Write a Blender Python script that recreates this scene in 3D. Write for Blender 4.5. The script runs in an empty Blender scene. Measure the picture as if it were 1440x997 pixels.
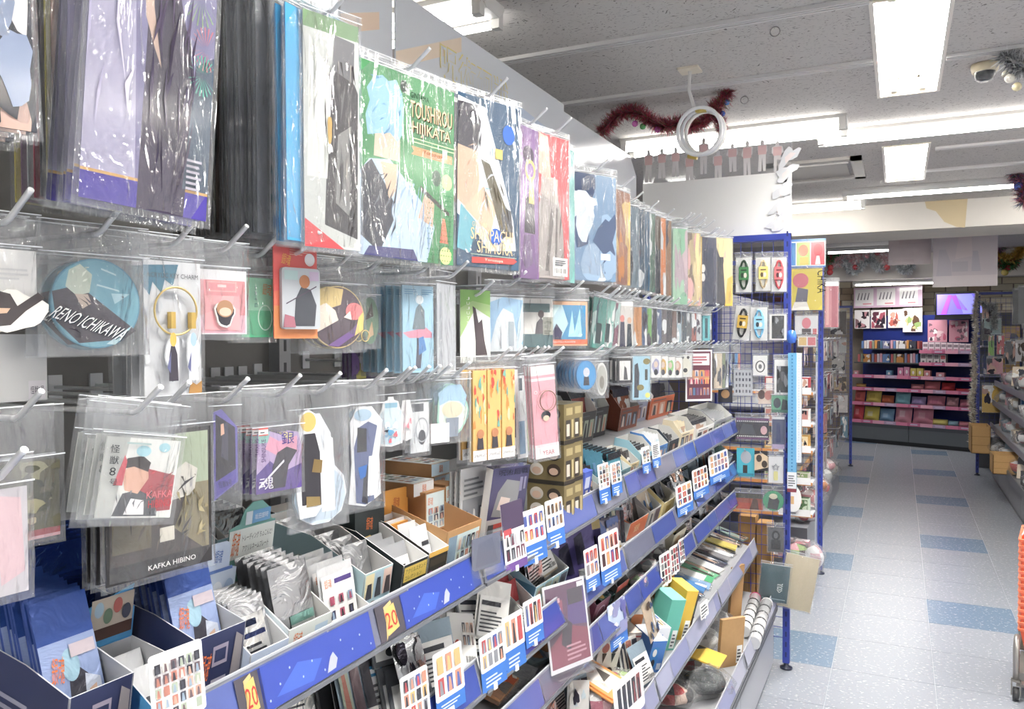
import bpy, math, random
from mathutils import Vector, Matrix
R = random.Random(7)
D2R = math.pi/180
# ---------------------------------------------------------------- camera
F, CX, CY, H = 1130.0, 720.0, 498.5, 1.63          # photograph is 1440 x 997
yaw, pitch, roll = math.atan(544/F), -math.atan(25/F), 0.004
FW = Vector((-math.sin(yaw)*math.cos(pitch), math.cos(yaw)*math.cos(pitch), math.sin(pitch)))
RT = FW.cross(Vector((0, 0, 1))).normalized(); UP = RT.cross(FW)
RT, UP = RT*math.cos(roll)-UP*math.sin(roll), UP*math.cos(roll)+RT*math.sin(roll)
CAM = Vector((0, 0, H))
scene = bpy.context.scene; col = scene.collection
cd = bpy.data.cameras.new('camera'); cd.sensor_width = 36; cd.lens = F/1440*36; cd.clip_start = .05; cd.clip_end = 100
co = bpy.data.objects.new('camera', cd); col.objects.link(co)
m = Matrix((RT, UP, -FW)).transposed().to_4x4(); m.translation = CAM; co.matrix_world = m
scene.camera = co
# ---------------------------------------------------------------- world, exposure
w = bpy.data.worlds.new('world'); scene.world = w; w.use_nodes = True
w.node_tree.nodes['Background'].inputs[0].default_value = (.9, .95, 1, 1)
w.node_tree.nodes['Background'].inputs[1].default_value = 0
vs = scene.view_settings; vs.view_transform = 'Standard'; vs.look = 'None'; vs.gamma = 1; vs.use_curve_mapping = False
vs.exposure = 1.2
LIGHT = .85
scene.cycles.transparent_max_bounces = 24; scene.cycles.max_bounces = 8; scene.cycles.diffuse_bounces = 5
scene.cycles.caustics_reflective = False; scene.cycles.caustics_refractive = False
scene.cycles.sample_clamp_indirect = 6
scene.cycles.use_denoising = True
# ---------------------------------------------------------------- pixel -> point
def ray(u, v): return FW+RT*((u-CX)/F)+UP*((CY-v)/F)
def on_z(u, v, z): d = ray(u, v); return CAM+d*((z-H)/d.z)
def on_x(u, v, x): d = ray(u, v); return CAM+d*(x/d.x)
def on_y(u, v, y): d = ray(u, v); return CAM+d*(y/d.y)
def on_plane(u, v, p, n): d = ray(u, v); return CAM+d*((Vector(p)-CAM).dot(n)/d.dot(n))
def proj(p):
    q = Vector(p)-CAM; z = q.dot(FW)
    return CX+F*q.dot(RT)/z, CY-F*q.dot(UP)/z, z
# ---------------------------------------------------------------- materials
def lin(c): return c/12.92 if c <= .04045 else ((c+.055)/1.055)**2.4
def hexc(h):
    if not isinstance(h, str): return h
    c = [lin(int(h[i:i+2], 16)/255) for i in (0, 2, 4)]; g = .3*c[0]+.59*c[1]+.11*c[2]
    return tuple(x*.88+g*.12 for x in c)
MAT = {}
def mat(name, rough=.5, metal=0, spec=.5, bump=0, bscale=40, tint=None, noise=0, coat=0):
    m = bpy.data.materials.new(name); m.use_nodes = True; nt = m.node_tree; n = nt.nodes; b = n['Principled BSDF']
    at = n.new('ShaderNodeVertexColor'); at.layer_name = 'Col'; src = at.outputs[0]
    if noise:
        tc = n.new('ShaderNodeTexCoord'); nz = n.new('ShaderNodeTexNoise'); nz.inputs['Scale'].default_value = bscale; nz.inputs['Detail'].default_value = 4
        nt.links.new(tc.outputs['Object'], nz.inputs['Vector'])
        mp = n.new('ShaderNodeMapRange'); mp.inputs[3].default_value = 1-noise; mp.inputs[4].default_value = 1+noise*.5; nt.links.new(nz.outputs[0], mp.inputs[0])
        mx = n.new('ShaderNodeMix'); mx.data_type = 'RGBA'; mx.blend_type = 'MULTIPLY'; mx.inputs[0].default_value = 1
        nt.links.new(src, mx.inputs[6]); nt.links.new(mp.outputs[0], mx.inputs[7]); src = mx.outputs[2]
    nt.links.new(src, b.inputs['Base Color'])
    b.inputs['Roughness'].default_value = rough; b.inputs['Metallic'].default_value = metal; b.inputs['Specular IOR Level'].default_value = spec
    if coat: b.inputs['Coat Weight'].default_value = coat; b.inputs['Coat Roughness'].default_value = .08
    if bump:
        tc = n.new('ShaderNodeTexCoord'); nz = n.new('ShaderNodeTexNoise'); nz.inputs['Scale'].default_value = bscale; nz.inputs['Detail'].default_value = 3; nz.inputs['Distortion'].default_value = 1.5
        bp = n.new('ShaderNodeBump'); bp.inputs['Strength'].default_value = bump; bp.inputs['Distance'].default_value = .01
        nt.links.new(tc.outputs['Object'], nz.inputs['Vector']); nt.links.new(nz.outputs[0], bp.inputs['Height']); nt.links.new(bp.outputs[0], b.inputs['Normal'])
    MAT[name] = m; return m
mat('paper', .45, spec=.35); mat('gloss', .12, spec=.6); mat('satin', .3, spec=.5); mat('matte', .8, spec=.2)
mat('foil', .22, metal=.9, bump=.5, bscale=22); mat('foilprint', .25, metal=.35, bump=.35, bscale=18)
mat('chrome', .3, metal=.6); mat('steel', .4, metal=.7); mat('enamel', .35, spec=.5)
mat('card', .75, spec=.2, noise=.12, bscale=60); mat('plush', .95, spec=.1, bump=.8, bscale=140); mat('wall', .8, spec=.2, noise=.05, bscale=6)
mat('tinsel', .3, metal=.15, spec=.9); mat('cloth', .9, spec=.1, noise=.1, bscale=90)
def clear_mat(name, fac, fres, rough, bump, bscale, haze):
    m = bpy.data.materials.new(name); m.use_nodes = True; nt = m.node_tree; n = nt.nodes; n.remove(n['Principled BSDF']); out = n['Material Output']
    tr = n.new('ShaderNodeBsdfTransparent'); tr.inputs[0].default_value = (.985, .988, .99, 1)
    gl = n.new('ShaderNodeBsdfGlossy'); gl.inputs['Roughness'].default_value = rough
    df = n.new('ShaderNodeBsdfDiffuse'); df.inputs[0].default_value = (.85, .87, .9, 1)
    tl = n.new('ShaderNodeBsdfTranslucent'); tl.inputs[0].default_value = (.85, .87, .9, 1)
    a1 = n.new('ShaderNodeMixShader'); a1.inputs[0].default_value = .5; nt.links.new(df.outputs[0], a1.inputs[1]); nt.links.new(tl.outputs[0], a1.inputs[2])
    tc = n.new('ShaderNodeTexCoord'); nz = n.new('ShaderNodeTexNoise'); nz.inputs['Scale'].default_value = bscale; nz.inputs['Detail'].default_value = 3; nz.inputs['Distortion'].default_value = 2
    mp = n.new('ShaderNodeMapping'); mp.inputs['Scale'].default_value = (1.3, 1.3, .35); mp.inputs['Rotation'].default_value = (0, .35, 0); nt.links.new(tc.outputs['Object'], mp.inputs[0]); nt.links.new(mp.outputs[0], nz.inputs['Vector'])
    bp = n.new('ShaderNodeBump'); bp.inputs['Strength'].default_value = bump; bp.inputs['Distance'].default_value = .03
    nt.links.new(nz.outputs[0], bp.inputs['Height']); nt.links.new(bp.outputs[0], gl.inputs['Normal'])
    mh = n.new('ShaderNodeMixShader'); mh.inputs[0].default_value = haze; nt.links.new(tr.outputs[0], mh.inputs[1]); nt.links.new(a1.outputs[0], mh.inputs[2])
    lw = n.new('ShaderNodeLayerWeight'); nt.links.new(bp.outputs[0], lw.inputs['Normal']); fr = n.new('ShaderNodeMath'); fr.operation = 'POWER'; fr.inputs[1].default_value = 4; nt.links.new(lw.outputs['Facing'], fr.inputs[0])
    ma = n.new('ShaderNodeMath'); ma.operation = 'MULTIPLY_ADD'; ma.inputs[1].default_value = fres; ma.inputs[2].default_value = fac; nt.links.new(fr.outputs[0], ma.inputs[0])
    mx = n.new('ShaderNodeMixShader'); nt.links.new(ma.outputs[0], mx.inputs[0]); nt.links.new(mh.outputs[0], mx.inputs[1]); nt.links.new(gl.outputs[0], mx.inputs[2])
    nt.links.new(mx.outputs[0], out.inputs[0]); MAT[name] = m
clear_mat('bag', .05, .5, .1, 1.0, 14, .13)
clear_mat('acrylic', .05, .7, .05, .0, 10, .05)
clear_mat('frost', .03, .5, .3, .0, 10, .35)
def emit_mat(name, c, s):
    m = bpy.data.materials.new(name); m.use_nodes = True; nt = m.node_tree; b = nt.nodes['Principled BSDF']
    b.inputs['Base Color'].default_value = (*c, 1); b.inputs['Emission Color'].default_value = (*c, 1); b.inputs['Emission Strength'].default_value = s; MAT[name] = m
emit_mat('tube', (1, .98, .95), 8*LIGHT)
def tile_mat():
    m = mat('tile', .26, spec=.5); nt = m.node_tree; n = nt.nodes; b = n['Principled BSDF']; src = b.inputs['Base Color'].links[0].from_socket
    tc = n.new('ShaderNodeTexCoord'); mpn = n.new('ShaderNodeMapping'); mpn.inputs['Scale'].default_value = (1, 1.6, 1); mpn.inputs['Rotation'].default_value = (0, 0, .6)
    nt.links.new(tc.outputs['Object'], mpn.inputs[0])
    for sc, lo, hi, c, st in ((48, .62, .66, (.8, .8, .84, 1), .35), (44, .64, .67, (.22, .22, .28, 1), .4), (80, .66, .69, (.3, .24, .2, 1), .4)):
        nz = n.new('ShaderNodeTexNoise'); nz.inputs['Scale'].default_value = sc; nz.inputs['Detail'].default_value = 2; nt.links.new(mpn.outputs[0], nz.inputs['Vector'])
        mr = n.new('ShaderNodeMapRange'); mr.inputs[1].default_value = lo; mr.inputs[2].default_value = hi; mr.inputs[4].default_value = st; nt.links.new(nz.outputs[0], mr.inputs[0])
        mx = n.new('ShaderNodeMix'); mx.data_type = 'RGBA'; mx.inputs[7].default_value = c; nt.links.new(mr.outputs[0], mx.inputs[0]); nt.links.new(src, mx.inputs[6]); src = mx.outputs[2]
    nt.links.new(src, b.inputs['Base Color'])
tile_mat()
def ceil_mat():
    m = mat('ceilboard', .9, spec=.1); nt = m.node_tree; n = nt.nodes; b = n['Principled BSDF']
    tc = n.new('ShaderNodeTexCoord'); src = b.inputs['Base Color'].links[0].from_socket
    nz0 = n.new('ShaderNodeTexNoise'); nz0.inputs['Scale'].default_value = 9
    ad = n.new('ShaderNodeVectorMath'); ad.operation = 'MULTIPLY_ADD'; ad.inputs[1].default_value = (.12, .12, .12)
    nt.links.new(tc.outputs['Object'], nz0.inputs['Vector']); nt.links.new(nz0.outputs[1], ad.inputs[0]); nt.links.new(tc.outputs['Object'], ad.inputs[2])
    hs = []
    for rot, scl in ((.3, (55, 150, 1)), (1.5, (60, 170, 1)), (2.4, (50, 140, 1))):
        mp = n.new('ShaderNodeMapping'); mp.inputs['Rotation'].default_value = (0, 0, rot); mp.inputs['Scale'].default_value = scl; nt.links.new(ad.outputs[0], mp.inputs[0])
        nz = n.new('ShaderNodeTexNoise'); nz.inputs['Scale'].default_value = 1; nz.inputs['Detail'].default_value = 1; nt.links.new(mp.outputs[0], nz.inputs['Vector'])
        mr = n.new('ShaderNodeMapRange'); mr.inputs[1].default_value = .67; mr.inputs[2].default_value = .74; nt.links.new(nz.outputs[0], mr.inputs[0]); hs.append(mr.outputs[0])
    for h in hs:
        mx = n.new('ShaderNodeMix'); mx.data_type = 'RGBA'; mx.inputs[7].default_value = (.16, .15, .14, 1); nt.links.new(h, mx.inputs[0]); nt.links.new(src, mx.inputs[6]); src = mx.outputs[2]
    nt.links.new(src, b.inputs['Base Color'])
ceil_mat()
# ---------------------------------------------------------------- mesh builder
class MB:
    def __init__(s): s.v = []; s.f = []; s.c = []; s.m = []; s.sm = []
    def poly(s, pts, c, m=0, smooth=False):
        i = len(s.v); s.v += [tuple(p) for p in pts]; s.f.append(tuple(range(i, i+len(pts)))); s.c.append(c); s.m.append(m); s.sm.append(smooth)
    def face(s, idx, c, m=0, smooth=False): s.f.append(tuple(idx)); s.c.append(c); s.m.append(m); s.sm.append(smooth)
    def box(s, x0, x1, y0, y1, z0, z1, c, m=0, cf=None, cs=None, ct=None, M=None):
        i = len(s.v); P = [Vector((x, y, z)) for z in (z0, z1) for y in (y0, y1) for x in (x0, x1)]
        if M: P = [M@p for p in P]
        s.v += [tuple(p) for p in P]
        for q, cc in (((0, 1, 5, 4), cf or c), ((1, 3, 7, 5), cs or c), ((3, 2, 6, 7), c), ((2, 0, 4, 6), cs or c), ((4, 5, 7, 6), ct or c), ((0, 2, 3, 1), c)):
            s.face([i+k for k in q], cc, m)
    def tube(s, pts, r, c, n=6, m=0, caps=True, r2=None):
        pts = [Vector(p) for p in pts]; i0 = len(s.v); L = len(pts)
        t = (pts[1]-pts[0]).normalized(); a = t.orthogonal().normalized()
        for k, p in enumerate(pts):
            t = (pts[min(k+1, L-1)]-pts[max(k-1, 0)]).normalized(); a = (a-t*a.dot(t)).normalized(); b = t.cross(a)
            rr = r if r2 is None else r+(r2-r)*k/(L-1)
            for j in range(n):
                g = 2*math.pi*j/n; s.v.append(tuple(p+a*(rr*math.cos(g))+b*(rr*math.sin(g))))
        for k in range(L-1):
            for j in range(n):
                s.face((i0+k*n+j, i0+k*n+(j+1) % n, i0+(k+1)*n+(j+1) % n, i0+(k+1)*n+j), c, m, n > 4)
        if caps: s.face([i0+j for j in range(n)][::-1], c, m); s.face([i0+(L-1)*n+j for j in range(n)], c, m)
    def lathe(s, prof, c, n=16, ctr=(0, 0, 0), m=0, cols=None):
        i0 = len(s.v)
        for r, z in prof:
            for j in range(n):
                g = 2*math.pi*j/n; s.v.append((ctr[0]+r*math.cos(g), ctr[1]+r*math.sin(g), ctr[2]+z))
        for k in range(len(prof)-1):
            for j in range(n): s.face((i0+k*n+j, i0+k*n+(j+1) % n, i0+(k+1)*n+(j+1) % n, i0+(k+1)*n+j), cols[k] if cols else c, m, True)
    def build(s, name, mats, parent=None, loc=None, rz=None):
        me = s.mesh(name, mats); return link(name, me, parent, loc, rz)
    def mesh(s, name, mats):
        me = bpy.data.meshes.new(name); me.from_pydata(s.v, [], s.f)
        for mm in ([mats] if isinstance(mats, str) else mats): me.materials.append(MAT[mm])
        a = me.color_attributes.new('Col', 'FLOAT_COLOR', 'CORNER'); buf = []
        cache = {}
        for p, c in zip(s.f, s.c):
            if c not in cache: cache[c] = [*hexc(c), 1.0]
            buf += cache[c]*len(p)
        a.data.foreach_set('color', buf)
        me.polygons.foreach_set('material_index', s.m); me.polygons.foreach_set('use_smooth', s.sm)
        me.update(); return me
def link(name, data, parent=None, loc=None, rz=None):
    o = bpy.data.objects.new(name, data); col.objects.link(o)
    if parent: o.parent = parent
    if loc is not None: o.location = loc
    if rz is not None: o.rotation_euler = (0, 0, rz)
    return o
def tag(o, label, cat, group=None):
    o['label'] = label; o['category'] = cat
    if group: o['group'] = group
    return o
def thing(name, label, cat, loc=(0, 0, 0), rz=0, group=None): return tag(link(name, None, None, loc, rz), label, cat, group)
def struct(o): o['kind'] = 'structure'; return o
def clone(o, loc=None, rz=None, parent=None):
    c = o.copy(); col.objects.link(c); c.parent = parent
    if loc is not None: c.location = loc
    if rz is not None: c.rotation_euler = (o.rotation_euler[0], o.rotation_euler[1], rz)
    for ch in KIDS.get(o.name, []): clone(ch, parent=c)
    return c
class _K(dict):
    def get(s, k, d=None): o = bpy.data.objects[k]; return list(o.children)
KIDS = _K()
# ---------------------------------------------------------------- setting
CEIL = 2.8
TS = .45
fl = struct(link('floor', None))
b = MB(); b.box(-4, 4, -3, 15, -.1, -.003, 'a8adb8'); b.build('slab', 'paper', fl)
tm = {}
for k, c in (('w', '949aa4'), ('b', '6b829a')):
    b = MB(); g = .0012; h = TS/2-g
    b.poly([(-h, -h, -.001), (h, -h, -.001), (h, h, -.001), (-h, h, -.001)], c)
    for (x0, y0), (x1, y1) in (((-h, -h), (h, -h)), ((h, -h), (h, h)), ((h, h), (-h, h)), ((-h, h), (-h, -h))): b.poly([(x0, y0, -.003), (x1, y1, -.003), (x1, y1, -.001), (x0, y0, -.001)], c)
    tm[k] = b.mesh('tile_'+k, 'tile')
X0, Y0 = .162, 5.10            # left edge of a blue column, far-left corner row line
for i in range(-5, 8):
    for j in range(-9, 19):
        cx = X0+TS*(i+.5); cy = Y0+TS*(j+.5)
        if not (-1.2 < cx < 3.2 and .8 < cy < 13.6): continue
        if cx > 1.4 and cy > 9.5: continue
        blue = (i % 4 == 0 and j % 4 == 0) or (i % 4 == 2 and j % 4 == 2)
        link('floor_tile', tm['b' if blue else 'w'], fl, (cx, cy, 0))
def shell(name, mb, mt): return struct(mb.build(name, mt))
WC = 'e6e4e2'
for name, a in (('wall_left', (-4.1, -4, -3, 15, 0, 2.8)), ('wall_right', (4, 4.1, -3, 15, 0, 2.8)), ('wall_front', (-4, 4, -3.1, -3, 0, 2.8))):
    b = MB(); b.box(*a, WC); shell(name, b, 'wall')
# ceiling with openings for the recessed lamps
TROF = [(x, y) for x in (.033, 2.7) for y in (-1.72, .70, 3.115, 5.53)]
FW_, FL_ = .245, 1.24
xs = sorted({-4, 4}|{x+s*FW_/2 for x in (.033, 2.7) for s in (-1, 1)}); ys = sorted({-3, 8.0}|{y for _, y in TROF}|{y+FL_ for _, y in TROF})
b = MB()
for i in range(len(xs)-1):
    for j in range(len(ys)-1):
        cx, cy = (xs[i]+xs[i+1])/2, (ys[j]+ys[j+1])/2
        if any(abs(cx-x) < FW_/2 and y < cy < y+FL_ for x, y in TROF): continue
        b.poly([(xs[i], ys[j], CEIL), (xs[i], ys[j+1], CEIL), (xs[i+1], ys[j+1], CEIL), (xs[i+1], ys[j], CEIL)], 'c6c2bd')
b.box(-4, 4, 8, 15, CEIL, CEIL+.1, 'cac6c2'); b.box(-4, 4, -3, 8, 3.05, 3.1, 'bdb9b4')
shell('ceiling', b, 'ceilboard')
# rails across the ceiling
def rail(x0, x1, y, c='d2d0ce'):
    b = MB(); b.box(x0, x1, y-.024, y+.024, CEIL-.006, CEIL-.0005, c)
    for q in (-.0185, 0, .0185): b.box(x0, x1, y+q-.0055, y+q+.0055, CEIL-.016, CEIL-.006, c)
    return b
for k, (x0, x1, y) in enumerate(((-3.9, -.10, 3.07), (-3.9, -.105, 3.77), (.172, 3.9, 3.85), (.197, 3.9, 5.69), (.169, 3.9, 6.42), (-3.9, -.10, 1.2), (.172, 3.9, 1.2))):
    struct(rail(x0, x1, y).build('trim_%d' % (k+1), 'satin'))
# recessed twin-tube lamps
def troffer_meshes():
    w, l = FW_, FL_; out = []
    b = MB(); t = .014
    b.box(-w/2-t, -w/2+.002, -t, l+t, -.006, .03, 'e8e2d6'); b.box(w/2-.002, w/2+t, -t, l+t, -.006, .03, 'e8e2d6')
    b.box(-w/2, w/2, -t, .004, -.006, .07, 'e9dfc8'); b.box(-w/2, w/2, l-.004, l+t, -.006, .07, 'e9dfc8'); out.append(('frame', b.mesh('troffer_frame', 'enamel')))
    b = MB()
    for s in (-1, 1):
        pr = []
        for k in range(7):
            g = k/6; x = s*(w/2*g); z = .012+.075*math.sin(math.pi*g); pr.append((x, z))
        for k in range(6): b.poly([(pr[k][0], 0, pr[k][1]), (pr[k+1][0], 0, pr[k+1][1]), (pr[k+1][0], l, pr[k+1][1]), (pr[k][0], l, pr[k][1])], 'f6f4ee', 0, True)
    out.append(('reflector', b.mesh('troffer_reflector', 'enamel')))
    tb = []
    for s in (-1, 1):
        b = MB(); b.tube([(s*w/4, .05, .02), (s*w/4, l-.05, .02)], .0145, 'ffffff', 10); tb.append(b.mesh('troffer_tube', 'tube'))
    for s in (-1, 1):
        for y in (.025, l-.025): b = MB(); b.box(s*w/4-.014, s*w/4+.014, y-.022, y+.022, .004, .05, 'efe9da'); out.append(('lamp_holder', b.mesh('lamp_holder', 'enamel')))
    return out, tb
TM, TTB = troffer_meshes()
def area(name, parent, loc, sx, sy, power, c=(1, .97, .93)):
    L = bpy.data.lights.new(name, 'AREA'); L.shape = 'RECTANGLE'; L.size = sx; L.size_y = sy; L.energy = power*LIGHT; L.color = c
    o = bpy.data.objects.new(name, L); col.objects.link(o); o.parent = parent; o.location = loc; return o
for k, (x, y) in enumerate(TROF):
    seen = x == .033 and y > 3
    lb = {3.115: 'recessed ceiling lamp with two bright tubes beside the dome camera', 5.53: 'recessed twin-tube ceiling lamp nearest the cream beam'}.get(y) if seen else 'recessed twin-tube lamp in the speckled ceiling'
    off = '' if seen else '_'+('aisle' if x < 1 else 'right')+'_'+{-1.72: 'behind', .70: 'overhead', 3.115: 'beside', 5.53: 'ahead'}[y]+'_offscreen'
    t = thing('ceiling_lamp'+off, lb, 'lamp', (x, y, CEIL), 0, 'recessed ceiling lamps')
    for nm, me in TM: link(nm, me, t)
    for q, me in enumerate(TTB): link('fluorescent_tube'+(('_first', '_second')[q]+off if off else ''), me, t)
    area('lamp_light'+off, t, (0, FL_/2, .052), FW_-.04, FL_-.1, 62)
# surface mounted battens running across
def batten(label, x0, x1, y, tubes=2, w=.11, z=CEIL, cover=False):
    t = thing('batten_lamp', label, 'lamp', ((x0+x1)/2, y, z), 0, 'surface-mounted ceiling lamps'); L = x1-x0
    b = MB(); h = .05
    for k in range(2):
        pass
    P = [(-w/2, -h*.35), (-w*.28, -h), (w*.28, -h), (w/2, -h*.35), (w/2, 0), (-w/2, 0)]
    for k in range(len(P)):
        a, c = P[k], P[(k+1) % len(P)]; b.poly([(-L/2, *a), (L/2, *a), (L/2, *c), (-L/2, *c)], 'c9c8c4')
    b.poly([(-L/2, *p) for p in P][::-1], 'e4e2de'); b.poly([(L/2, *p) for p in P], 'e4e2de')
    b.build('housing', 'enamel', t)
    n = max(1, round(L/1.25)); seg = L/n
    for k in range(n):
        for s in ((-1, 1) if tubes == 2 else (0,)):
            xx = -L/2+seg*k
            b = MB(); b.tube([(xx+.04, s*w*.42, -h-.012), (xx+seg-.04, s*w*.42, -h-.012)], .0145, 'ffffff', 8); b.build('fluorescent_tube', 'tube', t)
            for e in (xx+.022, xx+seg-.022): b = MB(); b.box(e-.016, e+.016, s*w*.42-.017, s*w*.42+.017, -h-.03, -h*.3, 'd9d7d2'); b.build('lamp_holder', 'enamel', t)
    return t
batten('ceiling batten lamp end showing above the tilted header board', -3.75, -1.27, 2.50, 2, .17)
batten('ceiling batten lamp glowing behind the red tinsel', -1.50, -.255, 4.70, 2, .2)
batten('long bare-tube batten lamp crossing the aisle', -.43, 3.3, 4.97, 2, .07)
batten('thin ceiling batten lamp crossing before the beam', -.42, .92, 7.05, 1, .12)
batten('short ceiling batten lamp at the left end of the beam', -1.45, -.26, 7.55, 2, .12)
batten('short ceiling batten lamp behind the multicoloured tinsel tuft', .88, 2.1, 7.45, 2, .12)
t = batten('short batten lamp in the bay beyond the beam', -.9, .35, 11.6, 1, .1); area('lamp_light', t, (0, 0, -.085), 1.15, .03, 10)
# beams and back wall
b = MB(); b.box(-4, 4, 7.95, 8.75, 2.56, 2.81, 'efe9df')
st = on_y
def P8(u, v): p = on_y(u, v, 7.948); return (p.x, 7.948, p.z)
b.poly([P8(*q) for q in ((1300, 281), (1303, 293), (1316, 297), (1328, 312), (1345, 319), (1357, 320), (1361, 276))][::-1], 'e3cfa4')
struct(b.build('trim_8', 'wall'))
z2 = on_y(1280, 392, 12.9).z
b = MB(); b.box(-4, 4, 12.85, 13.15, z2, 2.81, 'e2dcd4'); struct(b.build('trim_9', 'wall'))
YB = 14.2
wb = struct(link('wall_back', None)); b = MB(); b.box(-4, 4, YB, YB+.1, 0, 2.81, '8f8479'); b.build('mortar', 'wall', wb)
bm_ = []
for c in ('d9cdb0', 'cdbfa6', 'bda78c', 'd6d3b4', 'a06a50', 'e0d8c2'):
    b = MB(); b.box(-.14, .14, -.012, .004, -.045, .045, c); bm_.append(b.mesh('brick', 'card'))
zz = 1.95; r = 0
while zz < 2.75:
    for k in range(14):
        x = -1.9+k*.3+(.15 if r % 2 else 0)
        ci = R.choice((0, 1, 2, 3, 5)) if x > -.9 else R.choice((4, 4, 2, 1))
        link('brick', bm_[ci], wb, (x, YB, zz))
    zz += .1; r += 1
# ---------------------------------------------------------------- gondola run on the left
XB = -1.25                                   # face of the back boards
SEC = [-.44, .46, 1.36, 2.27, 3.17, 4.07]
SH = {'A': (-.725, 1.155, 9), 'B': (-.725, .945, 16), 'C': (-.725, .80, 18), 'D': (-.63, .57, 14), 'E': (-.53, .34, 4)}
SHN = {'A': 'top shelf', 'B': 'second shelf', 'C': 'third shelf', 'D': 'fourth shelf', 'E': 'bottom shelf'}
LIP = .062
RC = ['34489a', '40519c', '666a80', '4f5fa2', '70748c', '3c4e94']
def shelf_frame(s):
    x, z, a = SH[s]; a *= D2R; return x, z+.012, math.tan(a)
def on_shelf(s, u, v):
    x, z, t = shelf_frame(s); n = Vector((t, 0, 1)); p = on_plane(u, v, (x, 0, z), n); return p
def sz(s, x): X, z, t = shelf_frame(s); return z+(X-x)*t
GU = []
for k in range(5):
    y0, y1 = SEC[k], SEC[k+1]; yc = (y0+y1)/2; w = y1-y0
    g = thing('gondola_unit', ['grey gondola shelving unit with five sloped shelves at the near end', 'grey gondola unit holding the folder packs and blue rail with the 20 mark', 'grey gondola unit under the second header board', 'grey gondola unit under the third header board', 'grey gondola unit joining the blue mesh rack'][k], 'shelving', (0, y0, 0), 0, 'gondola units in a run'); GU.append(g)
    b = MB(); b.box(XB-.03, XB, 0, w, .1, 2.2, '585755'); b.build('back_board', 'satin', g)
    for yy in ((.02,) if k < 4 else (.02, w-.02)):
        b = MB(); b.box(XB-.03, XB+.03, yy-.018, yy+.018, 0, 2.3, '8d8f92')
        for q in range(28): b.box(XB+.03, XB+.0306, yy-.004, yy+.004, .75+q*.05, .775+q*.05, '3c3d40')  # upright slots: shade inside the holes painted as dark boxes on the face
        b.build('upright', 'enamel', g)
    b = MB(); b.box(XB, -.56, 0, w, .0, .30, '9a9da4'); b.box(-.56, -.545, .002, w-.002, .03, .29, 'a9adb6'); b.build('base', 'enamel', g)
    b = MB(); b.box(-.56, -.525, 0, w, .29, .305, '6b6d72'); b.box(-.548, -.535, 0, w, .25, .262, '55575c'); b.build('base_trim', 'enamel', g)
    for s in 'ABCDE':
        x, z, a = SH[s]; t = math.tan(a*D2R); d = x-XB
        b = MB(); th = .018
        P = [(x, z), (XB, z+d*t), (XB, z+d*t+.012), (x, z+.012)]
        b.poly([(p[0], .002, p[1]) for p in P], '8d9096'); b.poly([(p[0], w-.002, p[1]) for p in P][::-1], '8d9096')
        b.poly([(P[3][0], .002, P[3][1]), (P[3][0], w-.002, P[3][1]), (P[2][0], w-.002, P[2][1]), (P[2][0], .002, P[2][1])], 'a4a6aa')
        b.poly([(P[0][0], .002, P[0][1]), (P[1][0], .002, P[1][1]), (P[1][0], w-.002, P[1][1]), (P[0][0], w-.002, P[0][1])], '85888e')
        b.box(x-.004, x+.006, .002, w-.002, z-.004, z+.012, '8b8e95')
        so = b.build('shelf', 'enamel', g)
        # price rail: sloped strip with coloured paper inserts and a clear cover
        rb = MB(); rx = x+.006; top = (rx-.012, z+LIP); bot = (rx+.004, z+.0)
        rb.poly([(bot[0], .004, bot[1]), (bot[0], w-.004, bot[1]), (top[0], w-.004, top[1]), (top[0], .004, top[1])], '7b7f8c')
        rb.poly([(bot[0]-.001, .004, bot[1]), (top[0]-.001, .004, top[1]), (top[0]-.001, w-.004, top[1]), (bot[0]-.001, w-.004, bot[1])], '7b7f8c')
        rb.box(bot[0]-.004, bot[0]+.004, .004, w-.004, bot[1]-.006, bot[1], '6a6d75'); rb.box(top[0]-.002, top[0]+.001, .004, w-.004, top[1], top[1]+.003, 'b9bcc4')
        rail_o = rb.build('price_rail', 'satin', so)
        yy = .01
        while yy < w-.05:
            l = min(R.uniform(.12, .3), w-.01-yy); c = R.choice(RC)
            ib = MB(); e = .0012
            if s in 'DE': c = R.choice(('9a9db8', '8f93b4', 'a6a8bb', '8488b0'))
            ib.poly([(bot[0]+e, yy, bot[1]+.004), (bot[0]+e, yy+l-.004, bot[1]+.004), (top[0]+e, yy+l-.004, top[1]-.004), (top[0]+e, yy, top[1]-.004)], c)
            ins = ib.build('rail_insert', 'gloss', rail_o); yy += l
# ---------------------------------------------------------------- printed cards, bags, hooks
TXT = {}
def tmesh(s):
    if s not in TXT:
        cu = bpy.data.curves.new('t', 'FONT'); cu.body = s; cu.resolution_u = 2; cu.fill_mode = 'FRONT'
        o = bpy.data.objects.new('t', cu); me = bpy.data.meshes.new_from_object(o)
        v = [(p.co.x, p.co.y) for p in me.vertices]; f = [tuple(p.vertices) for p in me.polygons]
        if not v: v = [(0, 0), (1, 1)]
        x0 = min(p[0] for p in v); x1 = max(p[0] for p in v); y0 = min(p[1] for p in v); y1 = max(p[1] for p in v)
        TXT[s] = ([((a-x0)/max(x1-x0, 1e-6), (c-y0)/max(y1-y0, 1e-6)) for a, c in v], f)
        bpy.data.objects.remove(o); bpy.data.curves.remove(cu); bpy.data.meshes.remove(me)
    return TXT[s]
def ell(cx, cy, rx, ry, n=24, a0=0): return [(cx+rx*math.cos(a0+2*math.pi*k/n), cy+ry*math.sin(a0+2*math.pi*k/n)) for k in range(n)]
def cl(x): return min(1, max(0, x))
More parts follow.
